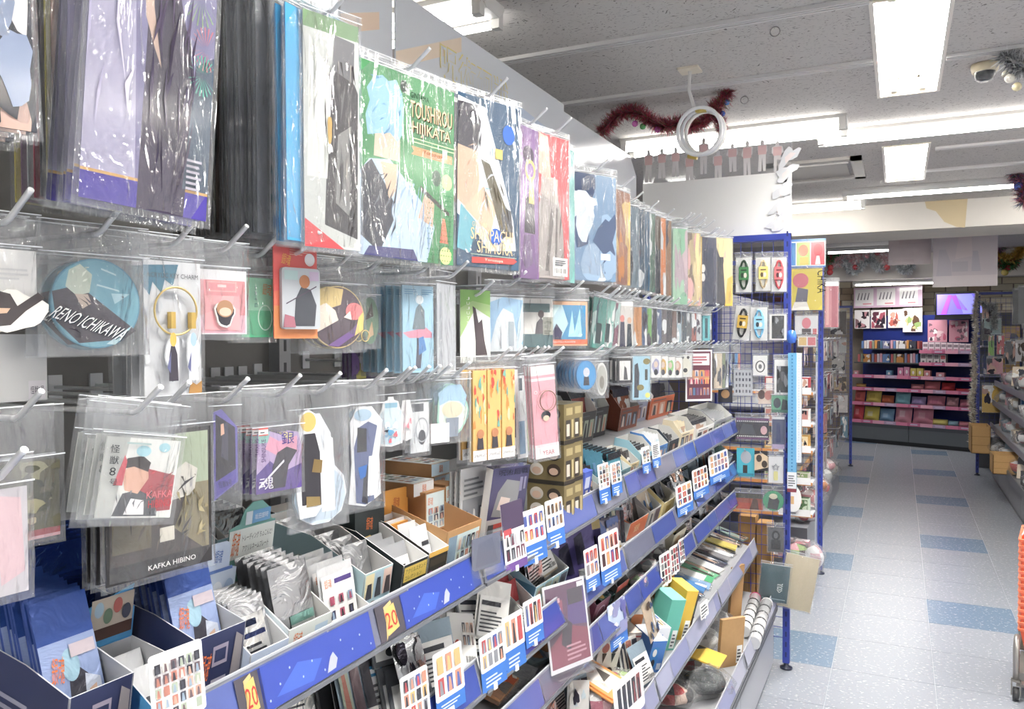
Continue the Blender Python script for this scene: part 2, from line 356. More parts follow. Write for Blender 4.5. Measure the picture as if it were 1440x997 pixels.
def art_to(b, arts, w, h, y, m=0, x0=None, z0=0, clampit=True, step=.00025, M=None):
    x0 = -w/2 if x0 is None else x0; step = min(step, .0022/max(1, len(arts)))
    def T(p, k):
        px, py = (cl(p[0]), cl(p[1])) if clampit else p
        q = Vector((x0+px*w, y-step*(k+1), z0+py*h)); return M@q if M else q
    for k, a in enumerate(arts):
        o = a[0]
        if o == 'r': b.poly([T(p, k) for p in ((a[1], a[2]), (a[3], a[2]), (a[3], a[4]), (a[1], a[4]))], a[5], m)
        elif o == 'e': b.poly([T(p, k) for p in ell(*a[1:5])], a[5], m)
        elif o == 'p': b.poly([T(p, k) for p in a[1]], a[2], m)
        elif o == 'o':
            P = ell(*a[1:5]); t = a[5]; Q = ell(a[1], a[2], a[3]-t, a[4]-t*w/h)
            for i in range(24): j = (i+1) % 24; b.poly([T(Q[i], k), T(P[i], k), T(P[j], k), T(Q[j], k)], a[6], m)
        elif o == 't':
            _, s, tx, ty, tw, th, c = a[:7]; rot = a[7] if len(a) > 7 else 0; sh = a[8] if len(a) > 8 else 0
            v, f = tmesh(s); i = len(b.v)
            for px, py in v:
                px, py = (px+sh*py)*tw*w, py*th*h
                X = px*math.cos(rot)-py*math.sin(rot); Y = px*math.sin(rot)+py*math.cos(rot)
                q = Vector((x0+tx*w+X, y-step*(k+1), z0+ty*h+Y)); b.v.append(tuple(M@q if M else q))
            for q in f: b.face([i+j for j in q], c, m)
def blobs(pal, seed, n=8, x0=0, y0=0, x1=1, y1=1, s=.3):
    r = random.Random(seed); out = []
    for k in range(n):
        cx, cy = r.uniform(x0, x1), r.uniform(y0, y1); rx = r.uniform(.35, 1)*s*(x1-x0); ry = r.uniform(.35, 1.1)*s*(y1-y0); ph = r.uniform(0, 6); q = r.uniform(.1, .45)
        P = []
        for i in range(14):
            g = 2*math.pi*i/14; d = 1+q*math.sin(3*g+ph)*.7+q*.5*math.sin(5*g+ph*2)
            P.append((min(x1, max(x0, cx+rx*d*math.cos(g))), min(y1, max(y0, cy+ry*d*math.sin(g)))))
        out.append(('p', P, r.choice(pal)))
    return out
def strokes(n, seed, box, cols, l=.2, wd=.012, ang=1.3, da=.5):
    r = random.Random(seed); out = []; x0, y0, x1, y1 = box
    for k in range(n):
        x, y = r.uniform(x0, x1), r.uniform(y0, y1); a = ang+r.uniform(-da, da); L = l*r.uniform(.4, 1.1); W = wd*r.uniform(.4, 1.2); c_, s_ = math.cos(a), math.sin(a); bend = r.uniform(-.15, .15)*L
        P = [(x, y), (x+c_*L*.5-s_*(W+bend), y+s_*L*.5+c_*(W+bend)*.7), (x+c_*L, y+s_*L), (x+c_*L*.5-s_*bend+s_*W*.3, y+s_*L*.5+c_*bend*.7-c_*W*.3)]
        out.append(('p', [(min(x1, max(x0, a_)), min(y1, max(y0, b_))) for a_, b_ in P], r.choice(cols)))
    return out
def dots(x0, y0, x1, y1, nx, ny, rr, c, asp=.7): return [('p', ell(x0+(x1-x0)*(i+.5*(j % 2))/nx, y0+(y1-y0)*j/ny, rr, rr*asp, 6), c) for i in range(nx) for j in range(ny)]
def thumbs(x0, y0, x1, y1, nx, ny, pal, seed=1, fx=.72, fy=.8):
    r = random.Random(seed); out = []; dx = (x1-x0)/nx; dy = (y1-y0)/ny
    for j in range(ny):
        for i in range(nx):
            X = x0+dx*(i+.5); Y = y0+dy*(j+.5); c = r.choice(pal)
            out.append(('r', X-dx*fx/2, Y-dy*fy/2, X+dx*fx/2, Y+dy*fy/2, c))
            out.append(('p', [(X-dx*fx*.3, Y-dy*fy/2), (X+dx*fx*.3, Y-dy*fy/2), (X+dx*fx*.12, Y+dy*fy*.3), (X-dx*fx*.16, Y+dy*fy*.36)], r.choice(pal)))
    return out
def lines(x0, y0, x1, y1, n, c='6a6c72', seed=1, fill=.45):
    r = random.Random(seed); dy = (y1-y0)/n
    return [('r', x0, y0+dy*k, x0+(x1-x0)*r.uniform(.6, 1), y0+dy*(k+fill), c) for k in range(n)]
def barcode(x0, y0, x1, y1, seed=1):
    r = random.Random(seed); n = 14; d = (x1-x0)/n
    return [('r', x0, y0, x1, y1, 'f4f4f2')]+[('r', x0+d*(k+.2), y0+(y1-y0)*.2, x0+d*(k+r.uniform(.4, .85)), y1-(y1-y0)*.08, '2c2c30') for k in range(n)]
def sticker(x, y, w=.2, h=.08): return [('r', x, y, x+w, y+h, 'f6f1ee'), ('r', x, y+h*.8, x+w, y+h, 'd8605c'), ('r', x, y, x+w, y+h*.15, 'd8605c')]+lines(x+w*.15, y+h*.35, x+w*.85, y+h*.65, 1, '3a3a3e')
def rrect(w=1, h=1, r=.06, asp=1):
    P = []
    for cx, cy, a in ((w-r, r*asp, -90), (w-r, h-r*asp, 0), (r, h-r*asp, 90), (r, r*asp, 180)):
        for k in range(4): g = (a+30*k)*D2R; P.append((cx+r*math.cos(g), cy+r*asp*math.sin(g)))
    return P
def card_mb(w, h, t, base, arts=(), outline=None, edge=None, back=None, b=None, z0=0, step=.00025):
    b = b or MB(); P = outline or [(0, 0), (1, 0), (1, 1), (0, 1)]
    F_ = [(-w/2+p[0]*w, -t/2, z0+p[1]*h) for p in P]; K_ = [(p[0], t/2, p[2]) for p in F_]
    b.poly(F_, base); b.poly(K_[::-1], back or base)
    for k in range(len(P)): j = (k+1) % len(P); b.poly([F_[j], F_[k], K_[k], K_[j]], edge or base)
    art_to(b, arts, w, h, -t/2, z0=z0, clampit=outline is None, step=step); return b
BAGN = [0]
def bag_mb(w, h, t, flap, ms=.006, mb_=.008, crumple=.004):
    b = MB(); BAGN[0] += 1; r = random.Random(BAGN[0]*13); nx, ny = 6, 8; x0, x1 = -w/2-ms, w/2+ms; z0, z1 = -mb_, h+flap
    for sgn in (-1, 1):
        i0 = len(b.v)
        for j in range(ny+1):
            for i in range(nx+1):
                gx, gz = i/nx, j/ny; z = z0+(z1-z0)*gz; edge = i in (0, nx) or j in (0, ny)
                top = max(0, (z-h)/max(flap, .001)); d = (t/2+.0009)*(1-top*.8)
                if edge and j < ny: d *= .25
                d += 0 if edge else abs(r.gauss(0, crumple*.18))
                b.v.append((x0+(x1-x0)*gx+r.gauss(0, crumple*.1), sgn*d, z+r.gauss(0, crumple*.1)))
        for j in range(ny):
            for i in range(nx):
                q = (i0+j*(nx+1)+i, i0+j*(nx+1)+i+1, i0+(j+1)*(nx+1)+i+1, i0+(j+1)*(nx+1)+i)
                b.face(q if sgn < 0 else q[::-1], 'ffffff', 0, True)
    s = t/2+.0016
    b.poly([(x0, -s, h+.004), (x1, -s, h+.004), (x1, -s, h+.0055), (x0, -s, h+.005)], 'dfe3e8', 1)
    b.poly([(x0, -s*.6, z1-.001), (x1, -s*.6, z1-.001), (x1, -s*.6, z1), (x0, -s*.6, z1)], 'e6eaee', 1)
    return b
def unit_at(y):
    for k in range(5):
        if SEC[k] <= y < SEC[k+1]: return GU[k]
    return GU[0] if y < 0 else GU[4]
HOOKM = {}
def hook(y, z, xtip, g=None, r=.0032):
    key = round(xtip-XB, 2)
    if key not in HOOKM:
        b = MB(); L = xtip-XB
        b.tube([(0, 0, 0), (L-.042, 0, 0), (L-.034, 0, .003), (L-.004, 0, .026), (L, 0, .029)], r, 'e2e4e6', 8)
        b.box(-.001, .004, -.012, .012, -.02, .02, 'b4b7bb'); HOOKM[key] = b.mesh('peg_hook', 'chrome')
    g = g or unit_at(y); return link('peg_hook', HOOKM[key], g, (XB-g.location.x, y-g.location.y, z-g.location.z))
def fit(P, u0, u1, v0, v1, rz):
    r = Vector((math.cos(rz), math.sin(rz), 0)); e = .002
    a = proj(P-r*e); c = proj(P+r*e); w = (u1-u0)/((c[0]-a[0])/(2*e)); a = proj(P-Vector((0, 0, e))); c = proj(P+Vector((0, 0, e))); h = (v1-v0)/((a[1]-c[1])/(2*e)); return abs(w), abs(h)
ROW = {1: 2.072, 2: 1.745, 3: 1.55, 4: 1.578}
def hang(name, label, cat, box, X, arts, base='f4f4f4', row=None, rz=80, t=.002, n=1, dx=.011, outline=None, mt='gloss', bag=True, tilt=0, flap=.03, ms=.006, jit=.004, rjit=2, group=None, back=None, parts=None, hk=True, dz=0, edge=None, lean=0):
    u0, u1, v0, v1 = box; rz_ = rz*D2R
    P = on_x((u0+u1)/2, (v0+v1)/2, X); w, h = fit(P, u0, u1, v0, v1, rz_)
    if row and bag: flap = max(.015, ROW[row]+.012-(P.z+h/2))
    P = P-Vector((0, 0, h/2)); grp = group or (name.replace('_', ' ')+'s behind one another on a hook' if n > 1 else None)
    root = thing(name, label, cat, P, rz_, grp); root.rotation_euler = (lean*D2R, tilt*D2R, rz_)
    card_mb(w, h, t, base, arts, outline, edge, back).build('card', mt, root)
    if bag: bag_mb(w, h, t, flap, ms).build('sleeve', ['bag', 'satin'], root)
    if parts: parts(root, w, h, t)
    hz = max(ROW[row] if row else 0, P.z+h+(.009 if bag else -.011)) if bag or row is None else P.z+h-.011
    if hk: hook(P.y, hz, X+.045)
    nrm = Vector((math.sin(rz_), -math.cos(rz_), 0))
    for k in range(1, n):
        q = P-nrm*(dx*k)+Vector((math.cos(rz_), math.sin(rz_), 0))*R.uniform(-jit, jit)+Vector((0, 0, R.uniform(-jit, jit)*.5)); c = clone(root, q); c.rotation_euler = (lean*D2R, (tilt+R.uniform(-rjit, rjit)*.5)*D2R, rz_)
    return root, P, w, h
PAL = ['3a3f52', '7c8aa6', 'd9c3b0', 'c46a5a', '8fb0c9', 'e8e4da', '55505c', 'b59a6a', '6f8f7a']
DARK = ['2c2e38', '3d3a48', '4d4552', '232833', '5b5048']
BLU = ['9fc3dd', 'cfe3ef', '5d8fb8', 'e9f2f6', '31547e']
# header boards above the run
def header(label, y0, y1, x, z0, z1, cut, shapes, txt=()):
    t = thing('header_board', label, 'sign', (x, y0, z0), 0, 'header boards over the shelves'); b = MB(); w = y1-y0; h = z1-z0
    P = [(0, 0), (w, 0), (w, h-cut), (w-cut*1.2, h), (0, h)]
    b.poly([(.002, p[0], p[1]) for p in P], 'd5dae2'); b.poly([(-.002, p[0], p[1]) for p in P][::-1], 'd5dae2')
    for k in range(len(P)):
        a, c = P[k], P[(k+1) % len(P)]; b.poly([(-.002, *a), (-.002, *c), (.002, *c), (.002, *a)], 'eef3fa')
    for q, (pts, c) in enumerate(shapes): b.poly([(.0024+q*.0003, p[0]*w, p[1]*h) for p in pts], c)
    art_to(b, list(txt), w, h, 0, x0=0, M=Matrix.Translation((.0036, 0, 0))@Matrix.Rotation(math.pi/2, 4, 'Z'))
    b.build('board', 'gloss', t)
    b = MB()
    for yy in (.06, w-.06): b = MB(); b.box(-.012, -.003, yy-.01, yy+.01, -.06, h*.5, '9fa3aa'); b.build('bracket', 'enamel', t)
    return t
header('pale blue header board with orange streaks above the folders', .59, 1.775, -1.2, 2.0, 2.552, .0, [([(0, 0), (1, 0), (1, .62), (0, .5)], 'b9c4de'), ([(.3, .2), (.95, .75), (.95, .83), (.3, .3)], 'ecd3bd'), ([(.3, .4), (.9, .9), (.9, 1), (.3, .52)], 'ead6c6')])
header('pale grey header board with yellow outlined lettering', 1.79, 2.97, -1.2, 2.0, 2.547, .0, [([(0, .7), (.0, .62), (.3, .9), (.3, .98)], 'ecd9c4'), ([(0, .35), (0, .26), (.28, .62), (.28, .7)], 'ecd9c4'), ([(.62, 0), (.9, 0), (.9, .75), (.62, .8)], 'c3d3ea')], [('t', '呪術廻戦', .19, .70, .38, .19, 'e6d68c'), ('t', '呪術廻戦', .195, .708, .37, .172, 'd5dae2')])
header('pale lilac header board with a cut corner beside the tinsel', 2.985, 3.99, -1.215, 2.0, 2.53, .085, [([(.7, 0), (.95, 0), (.95, .6), (.7, .6)], 'cfd3e8')])
# ---------------------------------------------------------------- row of folders (top hooks)
GIN = 'e07830'
def folder_stack(label, group, box, X, n, dx, base, arts, rz=90, edge=None, tilt=0, **k):
    return hang('plastic_folder', label, 'folder', box, X, arts, base, row=1, rz=rz, t=.0016, n=n, dx=dx, edge=edge, tilt=tilt, group=group, **k)
folder_stack('dark folder with pale blue and pink print beside the purple folders', 'dark printed folders on the end hook', (-70, 52, -60, 178), -.74, 4, .02, '3a3c46', blobs(['4d5a78', '8a98b4', 'c9a79a', 'e8e4e4', '2c2f3a'], 3, 12), rz=80, tilt=-2)
for k, c in enumerate(('c9b84e', '8f6f86', 'b0b4b8', 'a03c50', '5d5a66', 'cfc060', '6a4a3a')):
    folder_stack(['yellow', 'mauve', 'pale grey', 'crimson', 'slate', 'straw yellow', 'brown'][k]+' folder edge hanging between the dark and the purple folders', None, (20+k*9, 110+k*9, -80, 292-k*2), -.97+k*.012, 1, .01, c, [], rz=90, hk=False)
fw = []
for cx, cy, r_, c in ((.72, .97, .2, 'c85a98'), (.86, .80, .17, '88a878'), (.92, .62, .13, 'b8707c'), (.90, .52, .12, '58a894'), (.25, .96, .14, 'c8b850')):
    for i in range(22): g = i*2*math.pi/22; fw.append(('p', [(cx+.15*r_*math.cos(g), cy+.1*r_*math.sin(g)), (cx+r_*math.cos(g)-.006, cy+.62*r_*math.sin(g)), (cx+r_*math.cos(g)+.006, cy+.62*r_*math.sin(g))], c))
folder_stack('purple folder with firework print in a glossy clear sleeve', 'purple firework folders fanned on one hook', (112, 292, -120, 296), -.715, 6, .012, '7c789e', [('r', 0, 0, 1, .09, '4a3f9a'), ('r', 0, .09, 1, .1, 'c89a58'), ('p', [(0, .1), (.4, .1), (.35, .6), (.3, 1), (0, 1)], 'a7a3bf'), ('p', [(.42, .0), (.8, .0), (.84, .5), (.62, .9), (.44, .7)], '433b50'), ('p', [(.5, .3), (.75, .2), (.8, .62), (.6, .8)], '3a3446'), ('p', [(.78, .1), (1, .1), (1, .6), (.85, .55)], '4a5a6c'), ('p', [(.36, 1), (.42, .66), (.5, .56), (.56, .5), (.48, .7), (.44, 1)], 'c9ab9a')]+fw+strokes(26, 1, (.44, .02, .84, .85), ['4f475c', '38324a', '5a5066', '352f40'], .3, .02, 1.4, .4)+strokes(8, 2, (.02, .1, .36, .95), ['b8b4cc', '9a96b4', 'c8c4d8'], .4, .03, 1.5, .3)+lines(.8, .1, .97, .22, 6, 'a9a6b4', 4), rz=78, tilt=4, jit=.006, rjit=4)
def edges(label, group, ub, X0, n, dx, base, edge, v0=-60, v1=335, arts=()):
    folder_stack(label, group, ub+(v0, v1), X0, n, dx, base, list(arts), rz=88, edge=edge, hk=False, rjit=1.5)
edges('black printed folder seen edge-on in a thick bundle', 'black folders in the thick bundle', (318, 420), -.862, 14, .0085, '35352f', '4a4a42', arts=blobs(DARK, 5, 5))
edges('clear-wrapped grey folder with dark edge next to the black bundle', 'grey folders between black and white ones', (362, 455), -.80, 6, .010, '9a9ca2', '6a6e76', arts=blobs(['d8dce2', 'b4bac4'], 6, 4))
for k in range(5): pass
edges('white folder with teal stripes printed along its edge', 'white folders with teal stripes', (395, 478), -.774, 5, .0045, 'd9dde2', 'e8eaee', arts=[('r', 0, .1*j, 1, .1*j+.03, '5a98a8') for j in range(1, 9)])
edges('bright blue folder edge behind the grey portrait pack', 'bright blue folders', (405, 505), -.752, 4, .006, '3f9ccf', '2f86c4', v0=30, v1=345)
folder_stack('clear pack with grey and black print, green top band and red corner', None, (428, 506, 26, 350), -.735, 1, .01, 'c4c8c4', [('r', 0, .93, 1, 1, '7a9a72'), ('p', [(.35, .1), (.95, .05), (.98, .7), (.7, .86), (.45, .7)], '4c4a4c'), ('p', [(.05, .3), (.4, .3), (.5, .75), (.1, .9)], 'd9dcd6'), ('p', [(.5, .78), (.9, .74), (.92, .92), (.55, .93)], '77777a'), ('p', [(0, 0), (.7, 0), (.0, .12)], 'c84a50'), ('p', [(.55, .2), (.8, .15), (.85, .55), (.6, .5)], '8a8a88')]+strokes(30, 3, (.36, .08, .96, .82), ['6a686a', '3c3a3c', '858382', 'a8a49c', '5a5858'], .25, .03, 1.4, .5)+strokes(10, 4, (.04, .3, .4, .9), ['b8bcb8', 'e2e4e0', 'a4a8a4'], .3, .03, 1.3, .5)+blobs(['b89a60', 'e8e8e6', '5f5f62'], 9, 4, .4, .1, .95, .7, .1), rz=74)
cloud = [(.08, .62), (.06, .72), (.1, .8), (.07, .86), (.14, .93), (.22, .95), (.28, .93), (.36, .95), (.42, .88), (.44, .8), (.43, .68), (.38, .62), (.3, .66), (.18, .64)]
folder_stack('green folder with orange banner and tan block lettering', 'green lettered folders', (507, 640, 106, 366), -.74, 3, .008, '4b8f5c', [
    ('p', [(.0, .0), (.0, .42), (.1, .5), (.3, .52), (.48, .42), (.72, .28), (.78, .2), (.7, 0)], 'b6cde2'), ('p', [(.02, .1), (.02, .44), (.12, .5), (.26, .38), (.34, .3), (.4, .5), (.34, .2), (.2, .02)], '4a4c54'),
    ('p', [(.2, .5), (.38, .5), (.36, .36), (.3, .3)], 'd6b59a'), ('p', [(.14, .52), (.4, .52), (.4, .72), (.16, .74)], 'd8bca6'), ('p', cloud, '8fc0da'), ('p', [(.6, .24), (.76, .2), (.78, .36), (.68, .4)], 'd0ad92'),
    ('p', [(.05, .0), (.6, 0), (.55, .06), (.1, .05)], '4a4a78'), ('p', [(.62, .42), (.95, .3), (.95, .275), (.62, .39)], '55504c'),
    ('p', [(.52, .58), (.98, .58), (.98, .625), (.52, .625), (.55, .6)], 'dd9058'), ('e', .8, .48, .05, .045, '46604e'), ('e', .92, .47, .06, .045, 'd3d98c'), ('p', [(.84, .12), (.94, .12), (.9, .26), (.87, .26)], 'dc7a5c'), ('e', .91, .05, .07, .05, 'd3d98c'), ('e', .44, .93, .04, .035, '394c40'),
    *strokes(16, 5, (.08, .6, .44, .94), ['b4d8e8', '74a8c8', 'a2cee2', '5f94b8'], .12, .018, 1.2, 1.2), *strokes(26, 6, (.3, .02, .74, .42), ['9ab4d0', 'd2e0ee', '86a2c4', 'c4d6e8'], .22, .016, 1.2, .5), *strokes(14, 7, (.03, .06, .36, .44), ['5c5e66', '3c3e46', '6a6c74'], .2, .016, 1.1, .6), *dots(.7, .02, .98, .42, 10, 14, .006, '3c7a4c'),
    ('r', .5, .645, 1, .65, 'b6cf9c'), ('r', .5, .665, 1, .67, 'b6cf9c'), ('t', 'GINTAMA', .5, .885, .2, .03, '2c3a30'), ('t', 'TOUSHIROU', .51, .775, .465, .09, '4a3a2c'), ('t', 'TOUSHIROU', .5, .78, .465, .09, 'e2c49a'), ('t', 'HIJIKATA', .53, .675, .43, .08, '4a3a2c'), ('t', 'HIJIKATA', .52, .68, .43, .08, 'e2c49a'), ('t', 'Yorozuya', .64, .59, .22, .028, '4a3424')], rz=78, tilt=1)
folder_stack('dark teal-blue folder with tan block lettering and red banner', 'blue lettered folders', (643, 730, 141, 377), -.745, 3, .008, '3f5a74', [
    ('p', [(0, .3), (.3, .2), (.5, .1), (.95, .12), (.9, .3), (.6, .72), (.42, .95), (0, .98)], 'dfe4e8'), ('p', [(0, .38), (.28, .3), (.34, .5), (.3, .72), (0, .74)], 'd4b096'), ('p', [(0, .7), (.3, .68), (.36, .86), (.22, .95), (0, .95)], '4c4a52'), ('p', [(.1, .34), (.52, .2), (.62, .36), (.4, .48)], 'dcb99c'), ('p', [(.36, .64), (.5, .62), (.9, .26), (.72, .18)], '6a6350'), ('p', [(0, .1), (.2, .08), (.3, .26), (.05, .36)], '6fb4c4'), ('p', [(.66, .2), (.9, .2), (.86, .36), (.72, .38)], '5c5c60'),
    *strokes(18, 8, (.02, .12, .6, .72), ['c4ccd4', 'c09a80', 'eceef0', '8ab4c0'], .18, .02, 1.0, .9), *strokes(10, 9, (.0, .7, .36, .95), ['3a3840', '5c5a62'], .14, .03, 1.2, .8), *strokes(10, 10, (.4, .2, .92, .64), ['565042', '7c745e', '4a4438'], .25, .02, 2.2, .2), ('e', .8, .82, .1, .06, '3f66b4'), ('e', .6, .19, .1, .05, '3f66b4'), ('r', .58, .66, .7, .72, 'c7b26a'), ('t', 'GINTAMA', .22, .235, .24, .03, 'e2c49a'), ('t', 'SHINPACHI', .2, .16, .68, .07, 'e8c998'), ('t', 'SHIMURA', .3, .085, .58, .07, 'e8c998'), ('r', .2, .07, .95, .075, '9fb4a4'), ('p', [(.22, .02), (.9, .035), (.96, .055), (.9, .07), (.22, .055)], 'c4504c'), ('t', 'Yorozuya', .42, .035, .3, .02, 'f0e0d0')], rz=70, tilt=1)
folder_stack('purple folder with gold crest print hanging sideways', 'purple crest folders', (731, 757, 180, 392), -.745, 3, .009, '8c6a9c', [('e', .45, .82, .3, .06, '55485c'), ('o', .55, .72, .28, .07, .09, 'd8c858'), ('p', [(.2, .3), (.8, .3), (.75, .5), (.3, .55)], '3a3440'), ('p', [(.45, .5), (.75, .5), (.7, .66), (.5, .66)], 'd3c05c'), ('p', [(.0, 0), (.9, 0), (.7, .3), (.2, .28)], '7a6488')], rz=84)
folder_stack('red folder with grey robe print and white price label', 'red folders with price labels', (758, 800, 192, 392), -.73, 4, .009, 'd2565a', [('p', [(0, 0), (.85, 0), (.8, .35), (.6, .62), (.1, .6), (0, .5)], 'a59c98'), ('p', [(.05, .58), (.6, .52), (.62, .7), (.1, .72)], 'bdb3ac'), ('p', [(0, .72), (.4, .68), (.3, .98), (0, 1)], 'd8b9a6'), ('p', [(.2, .05), (.3, .05), (.5, .45), (.4, .5)], '6f6866'), ('p', [(.5, .05), (.58, .05), (.62, .5), (.56, .5)], '6f6866'), ('r', .45, .02, .95, .15, 'f2f0ee')]+strokes(22, 11, (.02, .16, .8, .62), ['8f8682', 'b9b0ac', '7a7270', '6a6260'], .28, .03, 1.5, .4)+barcode(.5, .03, .9, .08)+lines(.5, .095, .9, .14, 3), rz=76)
edges('pale teal folder edge behind the red folder', None, (772, 808), -.755, 1, .01, '7fc0b8', '7fc0b8', 205, 396)
folder_stack('blue-grey folder with white and navy print in creased wrap', 'blue-grey printed folders', (808, 866, 246, 395), -.735, 3, .01, '6f8fb0', blobs(['3d4a66', '8fa9c4', 'c9d4de', '52607c', 'e0dcd6'], 21, 14)+[('r', .62, .2, .85, .26, 'dfe4ea')], rz=64)
folder_stack('brown and orange folder next to the blue-grey one', 'brown folders', (858, 886, 268, 400), -.76, 4, .009, '9c6a50', blobs(['b98058', '6a4a3c', 'd8b46a'], 22, 6), rz=84)
EC = [('6d7f8c', 'steel blue'), ('2f4a5e', 'dark teal'), ('3a5a74', 'denim blue'), ('4a6a5c', 'moss green'), ('2b3440', 'charcoal'), ('d07a3c', 'orange'), ('8c6a4c', 'tan brown'), ('5a5f66', 'slate grey'), ('2e3d5c', 'navy'), ('dfe2da', 'off-white'), ('cfd88c', 'lime'), ('3f7f84', 'petrol'), ('cc6a30', 'rust orange'), ('e4d8d0', 'cream'), ('4c8a60', 'leaf green')]
for k, (c, nm) in enumerate(EC):
    u = 880+k*7.6; Xf = -.80
    folder_stack(nm+' folder hung edge-on in the long row', nm+' folders hung edge-on', (u-6, u+18, 290+k*3.2, 404+k*2.0), Xf, 4, .0042, c, blobs([c, DARK[k % 5], 'cfd3d6'], 30+k, 4), rz=68, hk=k % 3 == 0, jit=.006)
folder_stack('mint green folder with pale print in a loose wrap', 'mint folders', (946, 966, 322, 428), -.76, 3, .012, 'a9d4b4', blobs(['8ab79a', 'd8e6dc', '9a98a0', 'c4b0b8'], 51, 9), rz=56)
folder_stack('gold and rose folder next to the mint one', 'gold and rose folders', (966, 985, 328, 430), -.76, 3, .012, 'c9b48a', blobs(['8a7a6a', 'd4a8a4', '6a6270', 'e2cf9a'], 52, 9), rz=56)
folder_stack('dark navy folder with tall doorway print', 'navy doorway folders', (984, 1007, 334, 431), -.755, 3, .012, '4a4d62', [('r', .25, .0, .85, .85, '30364e'), ('e', .2, .55, .12, .06, 'e0e0dc'), ('e', .2, .42, .12, .06, 'e0e0dc'), ('r', .0, 0, .12, 1, 'd8b45c')], rz=52)
folder_stack('yellow folder with black sleeve print by the mesh rack', 'yellow folders by the mesh rack', (1006, 1030, 335, 430), -.75, 3, .012, 'e3cf94', [('p', [(0, 0), (.6, 0), (.45, .6), (.5, .72), (.25, .72), (0, .9)], '3a3a44'), ('p', [(.45, .68), (.62, .72), (.6, .84), (.5, .78)], 'dcb298'), ('p', [(.55, 0), (1, 0), (1, .45), (.7, .4)], 'd8b23c')], rz=50)
for u, v in ((590, 85), (695, 108)): pass
for u, v in ((955, 293), (972, 297), (965, 312), (985, 300), (992, 322), (1000, 328)): hook(on_x(u, v, -.76).y, ROW[1]+R.uniform(-.01, .02), -.70)
# ---------------------------------------------------------------- second and third hook rows
def wob(seed, n=18, a=.12, ry=.5):
    r = random.Random(seed); ph = [r.uniform(0, 6) for _ in range(3)]
    return [(.5+.5*math.cos(g)*d, .5+ry*math.sin(g)*d) for g, d in ((2*math.pi*k/n, 1-a+a*math.sin(3*2*math.pi*k/n+ph[0])*.6+a*.4*math.sin(5*2*math.pi*k/n+ph[1])) for k in range(n))]
def inset(P, f=.88): return [(.5+(p[0]-.5)*f, .5+(p[1]-.5)*f) for p in P]
CIR = ell(.5, .5, .5, .5, 36)
def extra(nm, mt, mb_): return lambda root, w, h, t: mb_(w, h, t).build(nm, mt, root)
def several(*fs):
    def f(root, w, h, t):
        for g in fs: g(root, w, h, t)
    return f
def piece(nm, x0, x1, z0, z1, base, arts=(), outline=None, t=.003, dy=.003, mt='gloss', step=.00025):
    def f(root, w, h, tt):
        b = card_mb((x1-x0)*w, (z1-z0)*h, t, base, list(arts), outline, step=step); o = b.build(nm, mt, root, ((x0+x1-1)/2*w, -tt/2-dy, z0*h))
    return f
def ring(nm, cx, cz, r, tr, c, dy=.006, mt='chrome', arc=1):
    def f(root, w, h, t):
        b = MB(); n = 28; b.tube([(cx*w-w/2+r*math.cos(2*math.pi*k/n*arc), -t/2-dy, cz*h+r*math.sin(2*math.pi*k/n*arc)) for k in range(n+1)], tr, c, 6, caps=False); b.build(nm, mt, root)
    return f
st0 = wob(3, 20, .2)
hang('sticker_pack', 'white backing card with a dark cut-out sticker beside the teal coaster', 'sticker', (-42, 52, 350, 428), -.8, lines(.4, .45, .9, .7, 3, 'dcdcdc'), 'f2f1ee', 2, 82, n=3, dx=.02, parts=piece('sticker', .12, 1.2, -.55, .32, 'f7f4ec', [('p', [(.1, .15), (.4, .2), (.62, .5), (.9, .78), (.8, .9), (.5, .6), (.4, .85), (.25, .9), (.2, .6)], '4a4446'), ('p', [(0, .4), (.35, .45), (.4, .55), (.1, .55)], 'd9b496')], wob(8, 20, .16)))
hang('hanging_card', 'large white blurred card with a small kaiju label at its corner', 'card', (-60, 68, 470, 566), -.86, [('r', .78, .02, .98, .3, 'e9e6ec'), ('t', '怪獣8号', .8, .1, .16, .12, '3a3650')], 'dedfe0', None, 84, bag=False, hk=False)
hang('acrylic_coaster', 'round teal coaster with slanted white lettering in a clear bag', 'coaster', (72, 198, 364, 490), -.8, [('p', ell(.5, .5, .485, .485, 32), '6aa7bb'), ('p', [(.02, .62), (.3, .7), (.95, .2), (.8, .1), (.3, .06), (.06, .3)], '45404c'), ('p', [(.16, .68), (.2, .86), (.32, .93), (.45, .82), (.42, .62), (.28, .58)], 'c8d4c4'), ('p', [(.26, .6), (.4, .6), (.44, .5), (.34, .44)], 'cdb8a8'), ('p', [(.5, .72), (.75, .66), (.76, .64), (.5, .7)], 'b5d9e2'), ('p', [(.55, .9), (.72, .84), (.72, .82), (.55, .88)], 'b5d9e2'), ('p', [(.7, .5), (.88, .62), (.66, .62)], 'a8d2de'), ('p', [(.6, .05), (.9, .26), (.86, .2), (.7, .04)], 'b5d9e2'), *strokes(14, 17, (.1, .12, .8, .6), ['54505c', '383440', '5f5b66'], .2, .015, -.6, .3), *strokes(8, 18, (.2, .66, .42, .9), ['dce4d8', 'b0c0b0'], .1, .02, 1.2, .8), ('t', 'RENO ICHIKAWA', -.02, .34, .82, .15, '2d3a44', -.33, .1), ('t', 'RENO ICHIKAWA', -.03, .35, .82, .15, 'f2f5f5', -.33, .1)], '4f8ca6', 2, 80, t=.004, outline=CIR, n=3, dx=.018, ms=.012)
